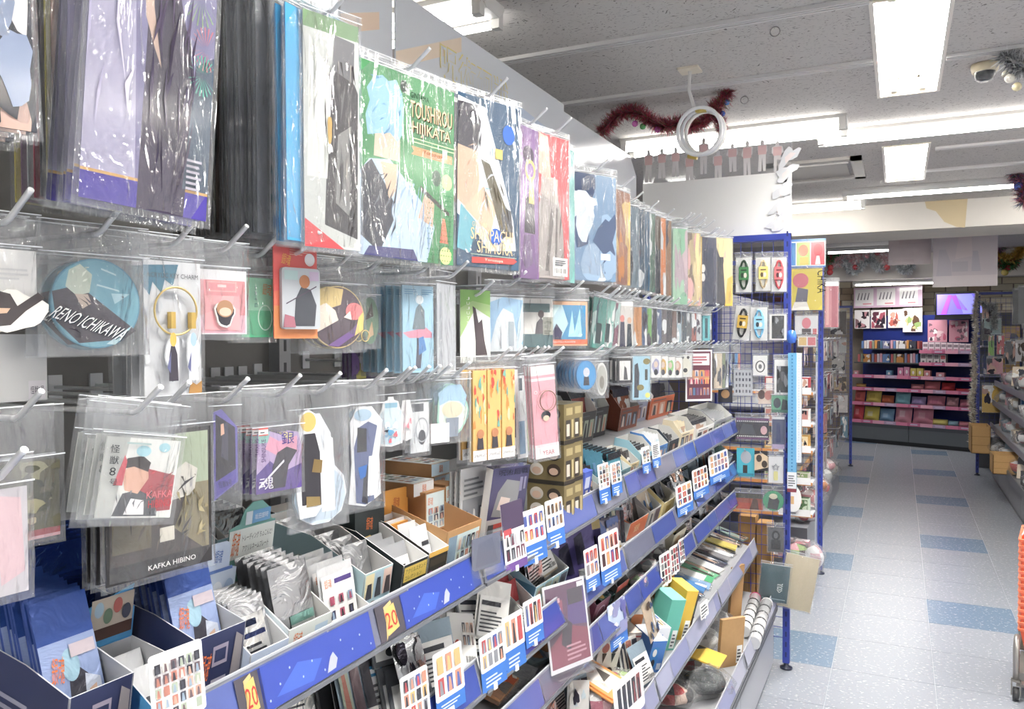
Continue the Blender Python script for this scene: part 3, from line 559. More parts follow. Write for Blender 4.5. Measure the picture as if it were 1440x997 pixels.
def charms(root, w, h, t):
    for k, (x, c1, c2) in enumerate(((.42, 'd9b04c', '3f3c48'), (.78, 'a9c6dc', 'dfe4ee'))):
        b = MB(); b.box(-.003, .003, -.004, .004, 0, .02, 'd8b65c'); o = b.build('clasp', 'chrome', root, ((x-.5)*w, -t/2-.006, h*.50))
        cb = card_mb(.28*w, .40*h, .003, 'e6e8ec', [('p', [(.2, .05), (.8, .05), (.75, .55), (.6, .7), (.35, .7), (.25, .5)], c2), ('e', .5, .82, .2, .13, c1), ('p', [(.1, .3), (.35, .6), (.3, .2)], '6a6f98')], wob(20+k, 16, .2)); cb.build('charm', 'gloss', root, ((x-.5)*w, -t/2-.007, h*.09))
hang('key_charm_pack', 'pale grey card with a big gold ring and two charms', 'key charm', (203, 283, 368, 556), -.8, [('p', [(.0, .96), (.6, .98), (.5, .82), (.36, .86), (.3, .76), (.15, .84), (.1, .74), (0, .8)], '3f7a94'), ('r', .34, .72, .56, .78, 'b9bdc2'), ('t', 'ACRYLIC KEY CHARM', .05, .875, .9, .035, '4a4c52'), ('p', [(.75, .0), (1, 0), (1, .1), (.9, .07), (.8, .1)], 'b07f3c')]+blobs(['c4c8cc', 'd5d8db'], 4, 6, 0, .1, 1, .7, .1), 'dfe1e4', 2, 83, n=4, dx=.02, parts=several(ring('split_ring', .5, .63, .029, .0013, 'd9bf78'), charms))
hang('acrylic_stand_pack', 'pink acrylic stand card with white top in a clear bag', 'acrylic stand', (278, 346, 380, 470), -.8, [('r', .03, .02, .97, .84, 'ee9aa0'), ('r', .03, .02, .97, .3, 'f0b9c8'), ('r', .17, .66, .78, .82, 'f4b4b4'), ('r', .2, .68, .75, .8, 'ee9aa0'), ('r', .38, .73, .56, .77, 'f6d8d8'), ('r', .12, .06, .84, .6, 'f2a8ac')], 'f4f2f4', 2, 78, n=3, dx=.012, t=.005, parts=piece('acrylic_piece', .26, .74, .08, .56, 'f5efe9', [('p', inset(wob(31, 18, .14), .86), '44424a'), ('e', .5, .66, .36, .28, 'b98c6a'), ('e', .5, .56, .26, .14, 'e8cdb6')], wob(31, 18, .14)))
hang('acrylic_stand_pack', 'green acrylic stand card with orange emblem', 'acrylic stand', (338, 385, 391, 474), -.815, [('r', .0, .0, 1, .45, '4fb884'), ('t', '銀魂', .62, .72, .28, .2, GIN, -.1), ('o', .7, .33, .22, .22, .03, 'c9efd8'), ('t', '土', .38, .8, .08, .07, '3a4c6a'), ('t', '方', .38, .7, .08, .07, '3a4c6a'), ('t', '十', .38, .6, .08, .07, '3a4c6a'), ('t', '四', .38, .5, .08, .07, '3a4c6a'), ('p', [(0, .3), (.16, .35), (.2, .7), (0, .8)], '6a6c70')], '8fd4ac', 2, 78, n=3, dx=.014, t=.005)
hang('acrylic_stand_pack', 'red hanging card with rounded shimmering grey panel', 'acrylic stand', (385, 446, 346, 476), -.785, [('r', 0, 0, 1, .35, 'e0894e'), ('p', [(0, .35), (1, .35), (1, .62), (0, .5)], 'e27058'), ('t', '銀魂', .16, .8, .2, .12, 'f0b450', -.2), ('e', .82, .86, .12, .07, 'f4f0f0')]+lines(.35, .9, .8, .97, 3, 'f2b0a0'), 'e2605c', 2, 76, bag=False, t=.002, outline=rrect(r=.05, asp=.5), parts=piece('shimmer_panel', .12, 1.0, .1, .76, 'b4bac0', [('p', [(.3, .05), (.85, .05), (.9, .4), (.75, .65), (.5, .7), (.35, .5)], '484c54'), ('p', [(.1, .42), (.9, .72), (.9, .7), (.1, .4)], '564a58'), ('e', .58, .78, .14, .11, 'a9704c'), ('p', [(.02, .03), (.34, .03), (.3, .2), (.06, .24)], 'a86a78'), ('r', .05, .8, .4, .95, 'a9c4c4'), ('r', .7, .8, .95, .95, 'bcaac4')], rrect(r=.09, asp=.6), .006, .004))
hang('coaster_pack', 'round cream and purple coaster with a gold key ring', 'coaster', (436, 512, 402, 490), -.8, [('p', ell(.5, .5, .48, .48, 30), '52404c'), ('p', [(.1, .9), (.3, .98), (.6, .95), (.55, .7), (.3, .62), (.05, .6)], 'dcc078'), ('p', [(.02, .3), (.05, .62), (.28, .72), (.45, .6), (.5, .45), (.3, .35), (.1, .25)], 'f0e2d0'), ('e', .8, .6, .16, .14, 'ec7a7c'), ('p', [(.6, .5), (.75, .46), (.72, .6)], 'f2ddd0'), ('p', [(.3, .05), (.5, .03), (.95, .3), (.9, .45), (.75, .3)], '6d5488'), ('p', [(.8, .2), (.97, .3), (.97, .6), (.88, .5)], 'd9bd6c')], 'c7b078', 2, 82, t=.004, outline=CIR, n=3, dx=.016, ms=.008, parts=ring('key_ring', .97, .2, .009, .0009, 'd8c07c'))
hang('key_charm_pack', 'clear pack with green and brown leaf-shaped charm', 'key charm', (507, 532, 418, 484), -.81, [('p', ell(.5, .5, .5, .5, 20), '6a8a72'), ('p', [(.2, .5), (.6, .9), (.7, .6)], '4f4a44'), ('p', [(.3, .1), (.7, .2), (.6, .5)], 'c8a880')], 'e8ece8', 2, 78, outline=wob(5, 16, .15), n=3)
hang('strap_pack', 'purple and yellow pack hanging under the cream coaster', 'strap', (494, 530, 478, 532), -.9, blobs(['d8c64c', '3c3440', '8a6aa8', 'e9e4ea'], 61, 8), '6a4f84', 2, 84, n=3)
hang('strap_pack', 'dark purple pack with faint lettering next to the blue stands', 'strap', (524, 552, 402, 478), -.9, [('o', .5, .6, .35, .2, .05, '6d4f74'), ('r', .2, .8, .8, .86, '8a5f90'), ('o', .5, .25, .3, .18, .05, '5a5470')]+sticker(.3, .88, .4, .08), '3f3a46', 2, 84, n=4)
hang('acrylic_stand_pack', 'light blue acrylic stand card with a pink plinth print', 'acrylic stand', (566, 609, 402, 524), -.77, [('p', [(.2, .4), (.95, .4), (.95, .46), (.75, .52), (.0, .46)], 'd98aa0'), ('p', [(.3, .5), (.72, .5), (.7, .72), (.55, .8), (.42, .74)], '6f7f88'), ('e', .54, .84, .13, .05, 'e4f0f4'), ('p', [(.4, .05), (.56, .05), (.66, .4), (.45, .4)], '5a5c6a'), ('p', [(.5, .2), (.75, .26), (.66, .42), (.5, .4)], '4f86c4')]+lines(.05, .9, .45, .97, 3, '6f9ab8')+lines(.6, .9, .95, .97, 3, '6f9ab8'), '9fcbe2', 2, 74, n=7, dx=.022, t=.003, jit=.003)
hang('strap_pack', 'empty-looking narrow clear wrap hanging beside the blue stands', 'strap', (614, 640, 400, 524), -.79, [('r', .1, .05, .25, .9, 'aeb4ba')], 'c2c6cc', 2, 96, t=.003, n=1)
hang('plastic_folder', 'white and green folder with vertical white lettering', 'folder', (647, 689, 408, 510), -.80, [('p', [(0, .35), (.5, .75), (1, .62), (1, 1), (0, 1)], 'a9cc84'), ('p', [(0, .75), (.4, .85), (1, .8), (1, 1), (0, 1)], '8abf62'), ('p', [(.5, 0), (.95, 0), (.8, .3), (.72, .6), (.6, .55), (.5, .75), (.4, .78), (.5, .3)], '4f474c')]+[('t', ch, .2, .86-.066*k, .1, .04, 'eef4e4') for k, ch in enumerate('JUJUTSUKAISEN')], 'e6ebe6', 2, 70, bag=False, t=.003)
hang('plastic_folder', 'pale blue folder with white centre in a clear bag', 'folder', (689, 735, 418, 494), -.79, [('p', [(0, .1), (0, .9), (.4, 1), (1, .95), (1, .1), (.8, .3), (.7, .7), (.4, .8), (.2, .6)], '9cc6e8'), ('p', [(.8, .0), (1, .2), (1, .9), (.85, .5)], 'd4ecf8'), ('p', [(.3, .05), (.32, .55), (.34, .05)], '8b9098'), ('r', .55, .1, .72, .55, 'a4b2bc')], 'd9e2e8', 2, 62, n=2)
hang('letter_set', 'white and teal letter set with grey label', 'stationery', (735, 777, 420, 488), -.79, [('r', 0, 0, 1, .27, '4f6e72'), ('r', 0, .72, .9, .9, '5a7a7e'), ('p', [(.4, .27), (.7, .27), (.72, .5), (.6, .62), (.45, .5)], '5c565c'), ('e', .6, .68, .1, .08, '55494a'), ('r', .66, .25, 1, .62, '9c9e92'), ('t', 'LETTER', .7, .48, .26, .05, '3c3e3a'), ('t', 'SET', .7, .4, .14, .05, '3c3e3a')]+lines(.7, .28, .95, .36, 2, '5c5e58'), 'eae8e2', 2, 60, n=2)
hang('post_card', 'orange-framed card with icy blue flame print', 'card', (771, 826, 424, 486), -.78, [('r', .0, .03, 1, .14, 'e0683c'), ('t', 'JUJUTSU KAISEN', .08, .055, .6, .05, 'f6e4dc'), ('r', .02, .14, .95, .92, 'bfe0ea'), ('p', [(.3, .14), (.95, .14), (.95, .92), (.35, .92), (.5, .5)], '3f8fc0'), ('p', [(.5, .2), (.6, .8), (.66, .3), (.8, .85), (.85, .2)], 'a9e2f2'), ('p', [(.04, .2), (.2, .5), (.35, .3), (.3, .14), (.05, .14)], '4a4860'), ('p', [(.02, .5), (.3, .92), (.02, .92)], 'd4ecec')], 'e8b48c', 2, 54, n=3)
for k, (u, c, nm, n) in enumerate(((829, '4f8f86', 'teal', 3), (841, '7fb4a8', 'pale teal', 3), (848, '8a5a6c', 'plum', 2))):
    hang('strap_pack', nm+' narrow pack leaning on the hook beside the orange-framed card', 'strap', (u, u+19, 418+k*3, 490-k*2), -.79, blobs([c, 'dfe4e2', '3f5560', 'a9c4c0'], 71+k, 6)+[('r', .3, .1, .7, .5, '3c4a4e')], c, 2, 70, tilt=8, n=n, dx=.02)
hang('towel_pack', 'pale pack with three dark columns under a white header', 'pack', (859, 890, 424, 487), -.77, [('r', 0, .9, 1, 1, 'f4f4f2'), ('p', [(.08, 0), (.3, 0), (.28, .5), (.12, .5)], '3c3c4c'), ('p', [(.38, 0), (.64, 0), (.6, .55), (.42, .55)], '4a4a5c'), ('p', [(.7, 0), (.95, 0), (.9, .5), (.74, .5)], '34404c'), ('e', .2, .58, .09, .07, 'd8a890'), ('e', .5, .62, .1, .08, 'd08a84'), ('e', .82, .58, .1, .07, 'caa892')], 'd6d2cc', 2, 52, n=3, dx=.02)
EC2 = [('c88a50', 'tan'), ('3f5a80', 'blue'), ('6fa85c', 'bright green'), ('3a3e44', 'charcoal'), ('5a6a8a', 'slate blue'), ('6c6468', 'taupe'), ('4a4a50', 'graphite'), ('806a64', 'dusty brown'), ('9fb4c0', 'pale blue'), ('46525a', 'dark slate'), ('5c6064', 'iron grey'), ('a05a50', 'brick red'), ('b8bec2', 'silver'), ('57605a', 'olive grey'), ('8a9aa6', 'blue-grey')]
for k, (c, nm) in enumerate(EC2):
    u = 889+k*7.0; hang('strap_pack', nm+' pack hung edge-on in the middle row', 'pack', (u, u+13, 432+k*.8, 486-k*.6), -.79, blobs([c, 'd9dcde', DARK[k % 5]], 90+k, 5), c, 2, 70, n=4, dx=.0042, jit=.006, hk=k % 2 == 0)
hang('strap_pack', 'turquoise narrow pack with dark vertical lettering near the mesh', 'strap', (988, 998, 444, 479), -.77, [('r', .3, .1, .7, .9, '2f5a64')], '5ec0c8', 2, 50, n=2)
# --- third row, first unit
hang('art_board', 'olive camouflage print with red lower edge in a cloudy bag', 'print', (-45, 86, 652, 764), -.80, [('r', 0, 0, 1, .12, '9c4a50'), ('r', 0, .0, 1, .04, 'c89aa0')]+blobs(['5d5a44', '454636', '8a8668', '3a3c34', '77685a', 'a89c84'], 101, 22, 0, .12, 1, 1, .14), '5a5846', 3, 84, n=2, dx=.02)
hang('key_charm_pack', 'cloudy bag with a pink edge hanging lowest at the near end', 'key charm', (-60, 40, 690, 842), -.70, [('p', [(.6, .1), (.95, .2), (.9, .9), (.5, .95)], 'dcb9c0'), ('r', 0, .2, .5, .8, '8f8a94')], 'c9c4ca', None, 84, flap=.03, n=1)
hang('sticker_pack', 'tilted square pack with red and white print over the black-framed print', 'sticker', (133, 240, 617, 728), -.745, [('p', [(0, 0), (.2, 0), (.3, 1), (0, 1)], 'b9bcb8'), ('p', [(.45, .05), (.98, .1), (.98, .55), (.6, .62)], 'a8434c'), ('p', [(.2, .02), (.8, .02), (.75, .25), (.5, .35), (.3, .3)], '54565c'), ('p', [(.35, .04), (.62, .04), (.6, .22), (.42, .24)], 'f0eef0'), ('p', [(.26, .55), (.36, .68), (.58, .68), (.62, .5), (.5, .3), (.32, .34)], 'd9a890'), ('p', [(.24, .6), (.3, .74), (.5, .78), (.62, .7), (.6, .58), (.4, .64)], '332c2e'), ('e', .5, .84, .1, .07, '9fd0dc'), ('e', .78, .9, .08, .06, '9fd0dc'), ('p', [(.16, .4), (.26, .78), (.3, .7), (.28, .4)], 'c84a58'), *strokes(16, 15, (.22, .03, .8, .34), ['6a6c72', '3e4046', '82848a'], .16, .02, 1.2, .9), *strokes(8, 16, (.62, .3, .96, .6), ['c05860', '8a3440'], .2, .02, .4, .6), ('t', 'KAFKA', .62, .24, .36, .09, 'd87078', .1), ('t', 'HIBINO', .66, .12, .32, .1, 'c0444c', .1), ('t', '怪', .05, .8, .12, .1, '3e4044'), ('t', '獣', .06, .66, .12, .1, '3e4044'), ('t', '8', .08, .52, .08, .1, '3e4044'), ('t', '号', .1, .4, .1, .08, '3e4044')]+lines(.25, .92, .75, .97, 1, '9fb4b4'), 'dfe1dd', 3, 80, n=5, dx=.012, tilt=10, jit=.008, rjit=4)
hang('art_board', 'black-framed olive print with white block name at the foot', 'print', (152, 300, 606, 806), -.79, [('r', .03, .12, .97, .97, 'a9b89a'), ('p', [(.03, .12), (.97, .12), (.97, .5), (.8, .62), (.5, .7), (.2, .6), (.03, .4)], '4a4240'), ('p', [(.62, .3), (.9, .12), (.97, .12), (.97, .6), (.8, .6)], '8a7f5c'), ('p', [(.6, .5), (.82, .52), (.86, .7), (.74, .76), (.62, .7)], 'e2ded2'), ('p', [(.35, .66), (.58, .66), (.64, .8), (.42, .84), (.36, .78)], 'cf9a74'), ('p', [(.33, .82), (.4, .92), (.6, .93), (.68, .8), (.5, .84)], '38332e'), ('r', .05, .2, .4, .5, '6c6450'), ('r', .48, .22, .62, .32, 'e8e2d2'), ('p', [(.03, .8), (.3, .86), (.3, .97), (.03, .97)], 'c2cbb0'), *strokes(30, 12, (.2, .14, .86, .66), ['565048', '3c3634', '6a6250', '443e3a'], .2, .02, 1.2, .9), *strokes(14, 13, (.64, .14, .96, .56), ['9c906a', '6e6448', 'b0a47c'], .12, .03, 1.0, 1.4), *strokes(8, 14, (.06, .6, .34, .95), ['b8c4a4', '9aaa88'], .2, .04, .6, .6), ('t', 'KAFKA HIBINO', .36, .045, .46, .035, 'e8e8e6')], '2c2a2c', 3, 82, n=3, dx=.018, t=.003)
hang('art_board', 'red and white edged print behind the black-framed one', 'print', (142, 190, 640, 806), -.86, [('r', 0, 0, 1, .3, 'c9c4c8')], 'b4565c', 3, 88, n=2, hk=False)
hang('acrylic_stand_pack', 'violet kite-shaped pack with label edge-on beside the framed print', 'acrylic stand', (300, 334, 575, 708), -.775, [('p', [(.08, .1), (.92, .25), (.9, .8), (.1, .95)], '35313c'), ('p', [(.08, .08), (.92, .22), (.92, .36), (.08, .24)], '5a4fa8'), ('p', [(.3, .5), (.6, .45), (.6, .85), (.4, .85)], '4a4a5a'), ('t', '怪獣8号', .2, .17, .55, .07, '2c2648', .12), ('p', [(.3, .72), (.45, .74), (.42, .85), (.3, .84)], 'd0a894')], '6e66b4', 3, 62, outline=[(0, .04), (1, .22), (1, .8), (.35, 1), (0, .97)], edge='efeef4')
hang('sticker_pack', 'holographic violet sticker pack with price label', 'sticker', (360, 424, 603, 690), -.775, [('p', [(0, 0), (1, .0), (1, .4), (.6, .3), (.3, .5), (0, .3)], '5c4690'), ('p', [(.3, .9), (.5, .8), (.9, .86), (.9, .6), (.5, .55), (.2, .7)], 'e29ab4'), ('p', [(.05, .95), (.3, .97), (.25, .8), (.05, .8)], '8fc8c0'), ('p', [(.6, .95), (.8, .9), (.75, .8), (.6, .85)], 'e8d890'), ('p', [(.3, .05), (.62, .05), (.7, .4), (.9, .62), (.66, .7), (.45, .62), (.35, .4)], '3c3844'), ('p', [(.05, .12), (.6, .5), (.6, .46), (.05, .08)], 'e4e0ec'), ('t', '銀', .55, .74, .28, .2, '4a3f8c'), ('t', '魂', .06, .06, .3, .2, 'e8e4f0'), ('t', 'TAKASUGI', .06, .62, .3, .06, '5a3a6c', 1.5708), ('t', 'SHINSUKE', .2, .5, .42, .08, '4a3060', 1.5708)]+sticker(.05, .92, .2, .12), 'b8a0cc', 3, 77, n=6, dx=.014, outline=[(.0, .0), (1, .06), (1, .7), (.93, .92), (.7, .96), (.55, .9), (.3, .98), (.05, .95)])
hang('acrylic_stand_pack', 'tall black and gold acrylic figure with pale blue round base', 'acrylic stand', (412, 487, 578, 736), -.765, [('p', ell(.5, .25, .48, .25, 26), 'c4d6e6'), ('p', [(.52, .1), (.78, .1), (.74, .75), (.6, .78), (.5, .5)], 'f0f2f4')], 'dfe4ea', 3, 74, n=2, t=.003, outline=[(.02, .22), (.12, .07), (.35, .0), (.65, 0), (.9, .08), (1, .24), (.95, .4), (.78, .5), (.7, .8), (.5, .98), (.15, .98), (.04, .8), (.1, .5)], parts=piece('acrylic_piece', -.05, .66, .08, 1.02, 'eceff2', [('p', [(.25, .12), (.75, .1), (.72, .6), (.6, .78), (.3, .78), (.22, .5)], '33323a'), ('p', [(.3, .03), (.5, .03), (.5, .12), (.32, .12)], 'e9ecf0'), ('e', .42, .89, .2, .09, 'd9b45c'), ('p', [(.5, .42), (.75, .4), (.78, .52), (.56, .54)], '7a6438'), ('p', [(.35, .1), (.72, .1), (.7, .18), (.35, .2)], '8a7444')], [(.2, 0), (.6, 0), (.8, .1), (.8, .6), (.65, .95), (.45, 1), (.2, .95), (.14, .6), (.1, .3)]))
hang('acrylic_stand_pack', 'white and blue acrylic figure pair in a long clear bag', 'acrylic stand', (487, 538, 572, 712), -.77, [('p', [(.25, .05), (.5, .02), (.75, .05), (.7, .5), (.85, .8), (.6, .85), (.35, .8), (.2, .6)], '5a6690'), ('p', [(.28, .55), (.55, .55), (.55, .78), (.3, .8)], '2f3036'), ('e', .45, .92, .24, .06, 'aecbe0'), ('p', [(.4, .05), (.56, .02), (.62, .4), (.48, .42)], '3a3a44'), ('p', [(.55, .1), (.8, .1), (.72, .5), (.6, .5)], 'e9edf2'), ('p', [(.3, .4), (.55, .42), (.5, .3), (.36, .28)], '3d6ab0')], 'eef0f2', 3, 74, n=3, outline=[(.05, .05), (.5, 0), (.95, .1), (.9, .5), (1, .85), (.7, 1), (.3, 1), (.1, .85), (.15, .45)])
hang('sticker_pack', 'white jar-shaped sticker with blue candy print', 'sticker', (532, 567, 558, 628), -.775, [('p', [(.08, .08), (.5, .03), (.92, .1), (.92, .7), (.7, .78), (.3, .78), (.08, .68)], 'cfe6f0'), ('r', .25, .78, .75, .88, '8fc4dc')]+blobs(['5aa4d0', 'e46a74', 'f4f4f4', '3c3c48', '8fb8d8'], 121, 12, .12, .08, .88, .5, .16), 'f7f8f8', 3, 72, outline=[(.05, .04), (.5, 0), (.95, .05), (1, .6), (.85, .78), (.8, .9), (.62, .94), (.6, 1), (.4, 1), (.38, .94), (.2, .9), (.15, .78), (0, .6)])
hang('sticker_pack', 'white jar-shaped sticker with rose candy print', 'sticker', (562, 580, 556, 620), -.79, blobs(['e88a98', 'f0c4cc', 'c85a70', 'f4f0f0'], 122, 8, .15, .1, .85, .6, .2), 'f5f4f4', 3, 72, outline=[(.05, .04), (.5, 0), (.95, .05), (1, .6), (.85, .78), (.8, .9), (.2, .9), (.15, .78), (0, .6)])
hang('key_charm_pack', 'clear pack with a small silver ring and dark charm', 'key charm', (577, 603, 566, 636), -.785, [('r', .05, .82, .7, .98, '5c6066'), ('e', .6, .3, .2, .15, '4a4c54'), ('o', .6, .45, .35, .25, .05, 'a9adb2')], 'dde0e2', 3, 74, n=2)
hang('acrylic_stand_pack', 'mint-edged acrylic stand with pale blue top and white slip of paper', 'acrylic stand', (611, 660, 537, 618), -.765, [('p', inset(wob(41, 20, .1), .9), 'e2efe2'), ('p', [(.14, .6), (.1, .82), (.4, .95), (.75, .95), (.92, .75), (.86, .55), (.7, .66), (.4, .68)], 'a4cbe4'), ('e', .5, .52, .3, .14, 'e0d9b8'), ('p', [(.34, .05), (.66, .05), (.68, .38), (.32, .38)], '8f9aa8')], 'a8dcc8', 3, 66, n=5, dx=.02, outline=wob(41, 20, .1), parts=piece('paper_slip', -.12, .4, -.03, .3, 'f4f4f2', [], None, .001, .001))
def pens(root, w, h, t):
    for k in range(3):
        b = card_mb(w*.3, h, .006, 'e2b264', [('r', 0, 0, 1, .12, 'f4f2ee'), ('t', 'ENERGEL', .08, .045, .84, .03, '2c2c30', 0, .15)]+blobs(['d9603c', '6aa89a', 'f0d8a0', 'c84a3c', 'e08a3c'], 130+k, 14, 0, .36, 1, 1, .12)+[('p', [(.25, .13), (.75, .13), (.68, .26), (.32, .26)], '3c3840'), ('e', .5, .3, .26, .05, 'b87a50')]); b.build('pen_card', 'gloss', root, ((k-1)*w*.33, -t/2-.004, 0))
hang('pen_pack', 'three orange pen cards with white lettered feet in one bag', 'pens', (661, 722, 520, 645), -.76, [], 'e9e6e0', 4, 70, n=2, dx=.03, parts=pens)
hang('pen_pack', 'white and red pen card with vertical lettering', 'pens', (706, 728, 520, 640), -.775, [('r', .1, .15, .5, .4, 'e8622e'), ('r', .1, .4, .5, .95, 'dfe0e0'), ('e', .3, .82, .18, .05, 'd23c3c'), ('r', .6, .2, .85, .55, '4a4c50'), ('t', 'ENERGEL', .1, .04, .8, .03, '2c2c30')], 'f2f2ee', 4, 66, n=2)
for k, (u, c, nm) in enumerate(((728, '7fa4c4', 'pale blue'), (738, 'cfdc9c', 'lime and teal'), (744, '4fa0a4', 'teal'))):
    hang('pen_pack', nm+' slim pen pack between the orange pens and the pink card', 'pens', (u, u+14, 528+k*4, 644-k*5), -.775, [('r', .2, .05, .8, .45, c), ('r', .2, .5, .8, .8, 'dfe4e4'), ('r', .35, .82, .7, .97, '55606a')], 'e6eaec', 4, 66, tilt=-3, n=2, dx=.03)
hang('necklace_card', 'pink card with a bead chain and black pendant', 'necklace', (753, 786, 514, 643), -.695, [('r', 0, .9, 1, 1, 'f4f0f0'), ('r', 0, .84, 1, .87, 'f6d6dc'), ('r', 0, 0, 1, .12, 'f2eef0'), ('r', 0, .12, 1, .15, 'f6d6dc'), ('o', .15, .72, .07, .02, .03, 'f6d6dc'), ('t', 'YEAR', .3, .03, .5, .05, 'b0666c'), ('e', .52, .46, .2, .05, '33303a'), ('e', .52, .43, .13, .03, 'dcb8a0')], 'eea0ac', 4, 60, tilt=-4, n=3, dx=.007, parts=ring('chain', .6, .62, .022, .0012, '8a6f60'))
hang('tin_badge', 'round blue badge on a clear-wrapped card', 'badge', (810, 838, 507, 548), -.75, [('p', ell(.5, .5, .47, .47, 24), '3f98d6'), ('p', [(.35, .15), (.65, .15), (.62, .45), (.38, .45)], '3c3c48'), ('e', .5, .6, .16, .16, 'cfd2dc')], '3888c8', 4, 50, outline=CIR, t=.004, n=7, dx=.02)
hang('key_charm_pack', 'round clear charm with grey rim beside the blue badge', 'key charm', (838, 854, 510, 556), -.76, [('p', inset(CIR, .85), 'b4b4ac'), ('e', .5, .4, .2, .2, '8a867c')], 'd6d8d4', 4, 52, outline=CIR, n=3, dx=.02)
hang('photo_frame', 'small black frame with white centre in a row of frames', 'frame', (868, 888, 504, 538), -.765, [('r', .12, .1, .88, .9, 'eceae6'), ('p', [(.4, .12), (.7, .12), (.6, .6), (.45, .7)], '4c4c50')], '36363a', 4, 56, n=7, dx=.022, t=.006)
hang('card_pack', 'tall pale blue card with gold ornaments', 'card', (889, 914, 501, 562), -.745, [('p', [(.1, .05), (.35, .05), (.4, .6), (.3, .85), (.12, .8)], '3f4450'), ('e', .8, .88, .2, .07, '8a7c3c'), ('e', .45, .28, .2, .07, '8a7c3c'), ('r', .7, .45, .85, .7, '3a4038'), ('e', .85, .1, .14, .06, 'd9d470')], 'a4d0e4', 4, 46, n=2, edge='e8e8d8')
for k, (c1, nm) in enumerate((('b0aed0', 'lilac'), ('e0b45c', 'amber'), ('8fcf7c', 'green'), ('d8a890', 'peach'))):
    hang('sticker_pack', nm+' cut-out sticker on a white card in the near-mesh row', 'sticker', (915+k*10, 929+k*10, 500+k, 531), -.76, [('p', inset(wob(150+k, 16, .15), .85), c1), ('e', .5, .6, .2, .15, 'e8d0bc'), ('e', .5, .25, .2, .14, DARK[k])], 'f2f2ee', 4, 48, n=3, dx=.02)
hang('sticker_pack', 'clear pack with a cream blob sticker beside the maroon sign', 'sticker', (954, 973, 499, 530), -.755, [('p', inset(wob(160, 16, .12), .88), 'e9e6d6'), ('e', .5, .3, .16, .1, '3c3c3e'), ('e', .3, .88, .1, .07, '3c3c3e'), ('e', .7, .88, .1, .07, '3c3c3e')], 'e4e6e0', 4, 44, n=2)
hang('notice_board', 'maroon printed notice in a white frame on the hooks', 'sign', (964, 1001, 492, 564), -.735, [('r', .05, .04, .95, .97, '6d3c4c'), ('r', .1, .7, .9, .93, 'ece8ea'), ('r', .1, .42, .9, .6, 'c88a6a')]+thumbs(.12, .32, .9, .62, 4, 2, ['d8705c', 'e0a85c', 'd8c8c0', '5c6c90', 'c8586c'], 5)+thumbs(.12, .1, .9, .28, 6, 1, ['7a5c80', '5c78a0', 'c88a70'], 6)+lines(.16, .74, .84, .9, 3, 'b0505c'), 'f0eef0', 4, 40, bag=False, t=.004, hk=False)
for k in range(7):
    nm, c = (('beige', 'c4b49c'), ('olive', '7f8a6c'), ('grey', '8a9098'), ('pale blue', '9fb8cc'), ('steel', '6f7f90'), ('sky blue', '5c9cd4'), ('orange', 'dc8a5c'))[k]
    hang('strap_pack', nm+' slim pack in the cluster against the mesh rack', 'strap', (1004+k*5, 1015+k*4.4, 497, 546-k*.6), -.77, blobs([c, 'e4e6e8', '4c5058'], 170+k, 5), c, 4, 60, n=3, dx=.005, hk=k % 2 == 0)
for k in range(16):
    y = 2.3+k*.105; hook(y, ROW[2]+R.uniform(-.004, .004), -.75)
    if k > 2: hook(y+.03, ROW[4]+R.uniform(-.004, .004), -.73)
# ---------------------------------------------------------------- goods on the shelves
SIDE = lambda w, cy: Matrix.Translation((-w/2, cy, 0))@Matrix.Rotation(-math.pi/2, 4, 'Z')
TOP = lambda d, h: Matrix.Translation((0, d/2, h))@Matrix.Rotation(-math.pi/2, 4, 'X')
CLUSTER = []; LOOSE = []          # trays with their contents; single packs that find their own resting place
def seat(s, u0, u1, vt, vb, rz=88):
    P = on_shelf(s, (u0+u1)/2, vb); w, h = fit(P, u0, u1, vt, vb, rz*D2R); return P, w, h
def flat_on(s, P, d):
    """base height so that a level-bottomed thing of depth d rests on the sloped shelf"""
    return P
def slope(s): return SH[s][2]*D2R
def put(root, s, rz, extra=0):
    root.rotation_euler = Matrix.Rotation(rz*D2R, 4, 'Z').to_euler() if not slope(s) else (Matrix.Rotation(slope(s), 4, 'Y')@Matrix.Rotation(rz*D2R, 4, 'Z')).to_euler()
def carton(name, label, s, u0, u1, vt, vb, d, base, front=(), side=(), top=(), rz=88, cat='box', group=None, cs=None, ct=None, mt='paper', up=0, back=0):
    P, w, h = seat(s, u0, u1, vt, vb, rz); b = MB(); e = .0006
    b.box(-w/2, w/2, 0, d, .0008, h, base, cs=cs, ct=ct)
    b.box(-w/2-e, w/2+e, -e, d+e, h*.995, h+e, ct or base)      # lid edge
    art_to(b, list(front), w, h, 0); art_to(b, list(side), d, h, 0, M=SIDE(w, d/2))
    art_to(b, list(top), w, d, 0, M=Matrix.Translation((0, 0, h+e))@Matrix.Rotation(-math.pi/2, 4, 'X'), z0=0)
    o = b.build(name, mt, None, P); tag(o, label, cat, group); put(o, s, rz)
    M = o.rotation_euler.to_matrix(); o.location = P+M@Vector((0, back, up)); o['wh'] = 0; del o['wh']; CLUSTER.append((o, [], s)); return o, w, h
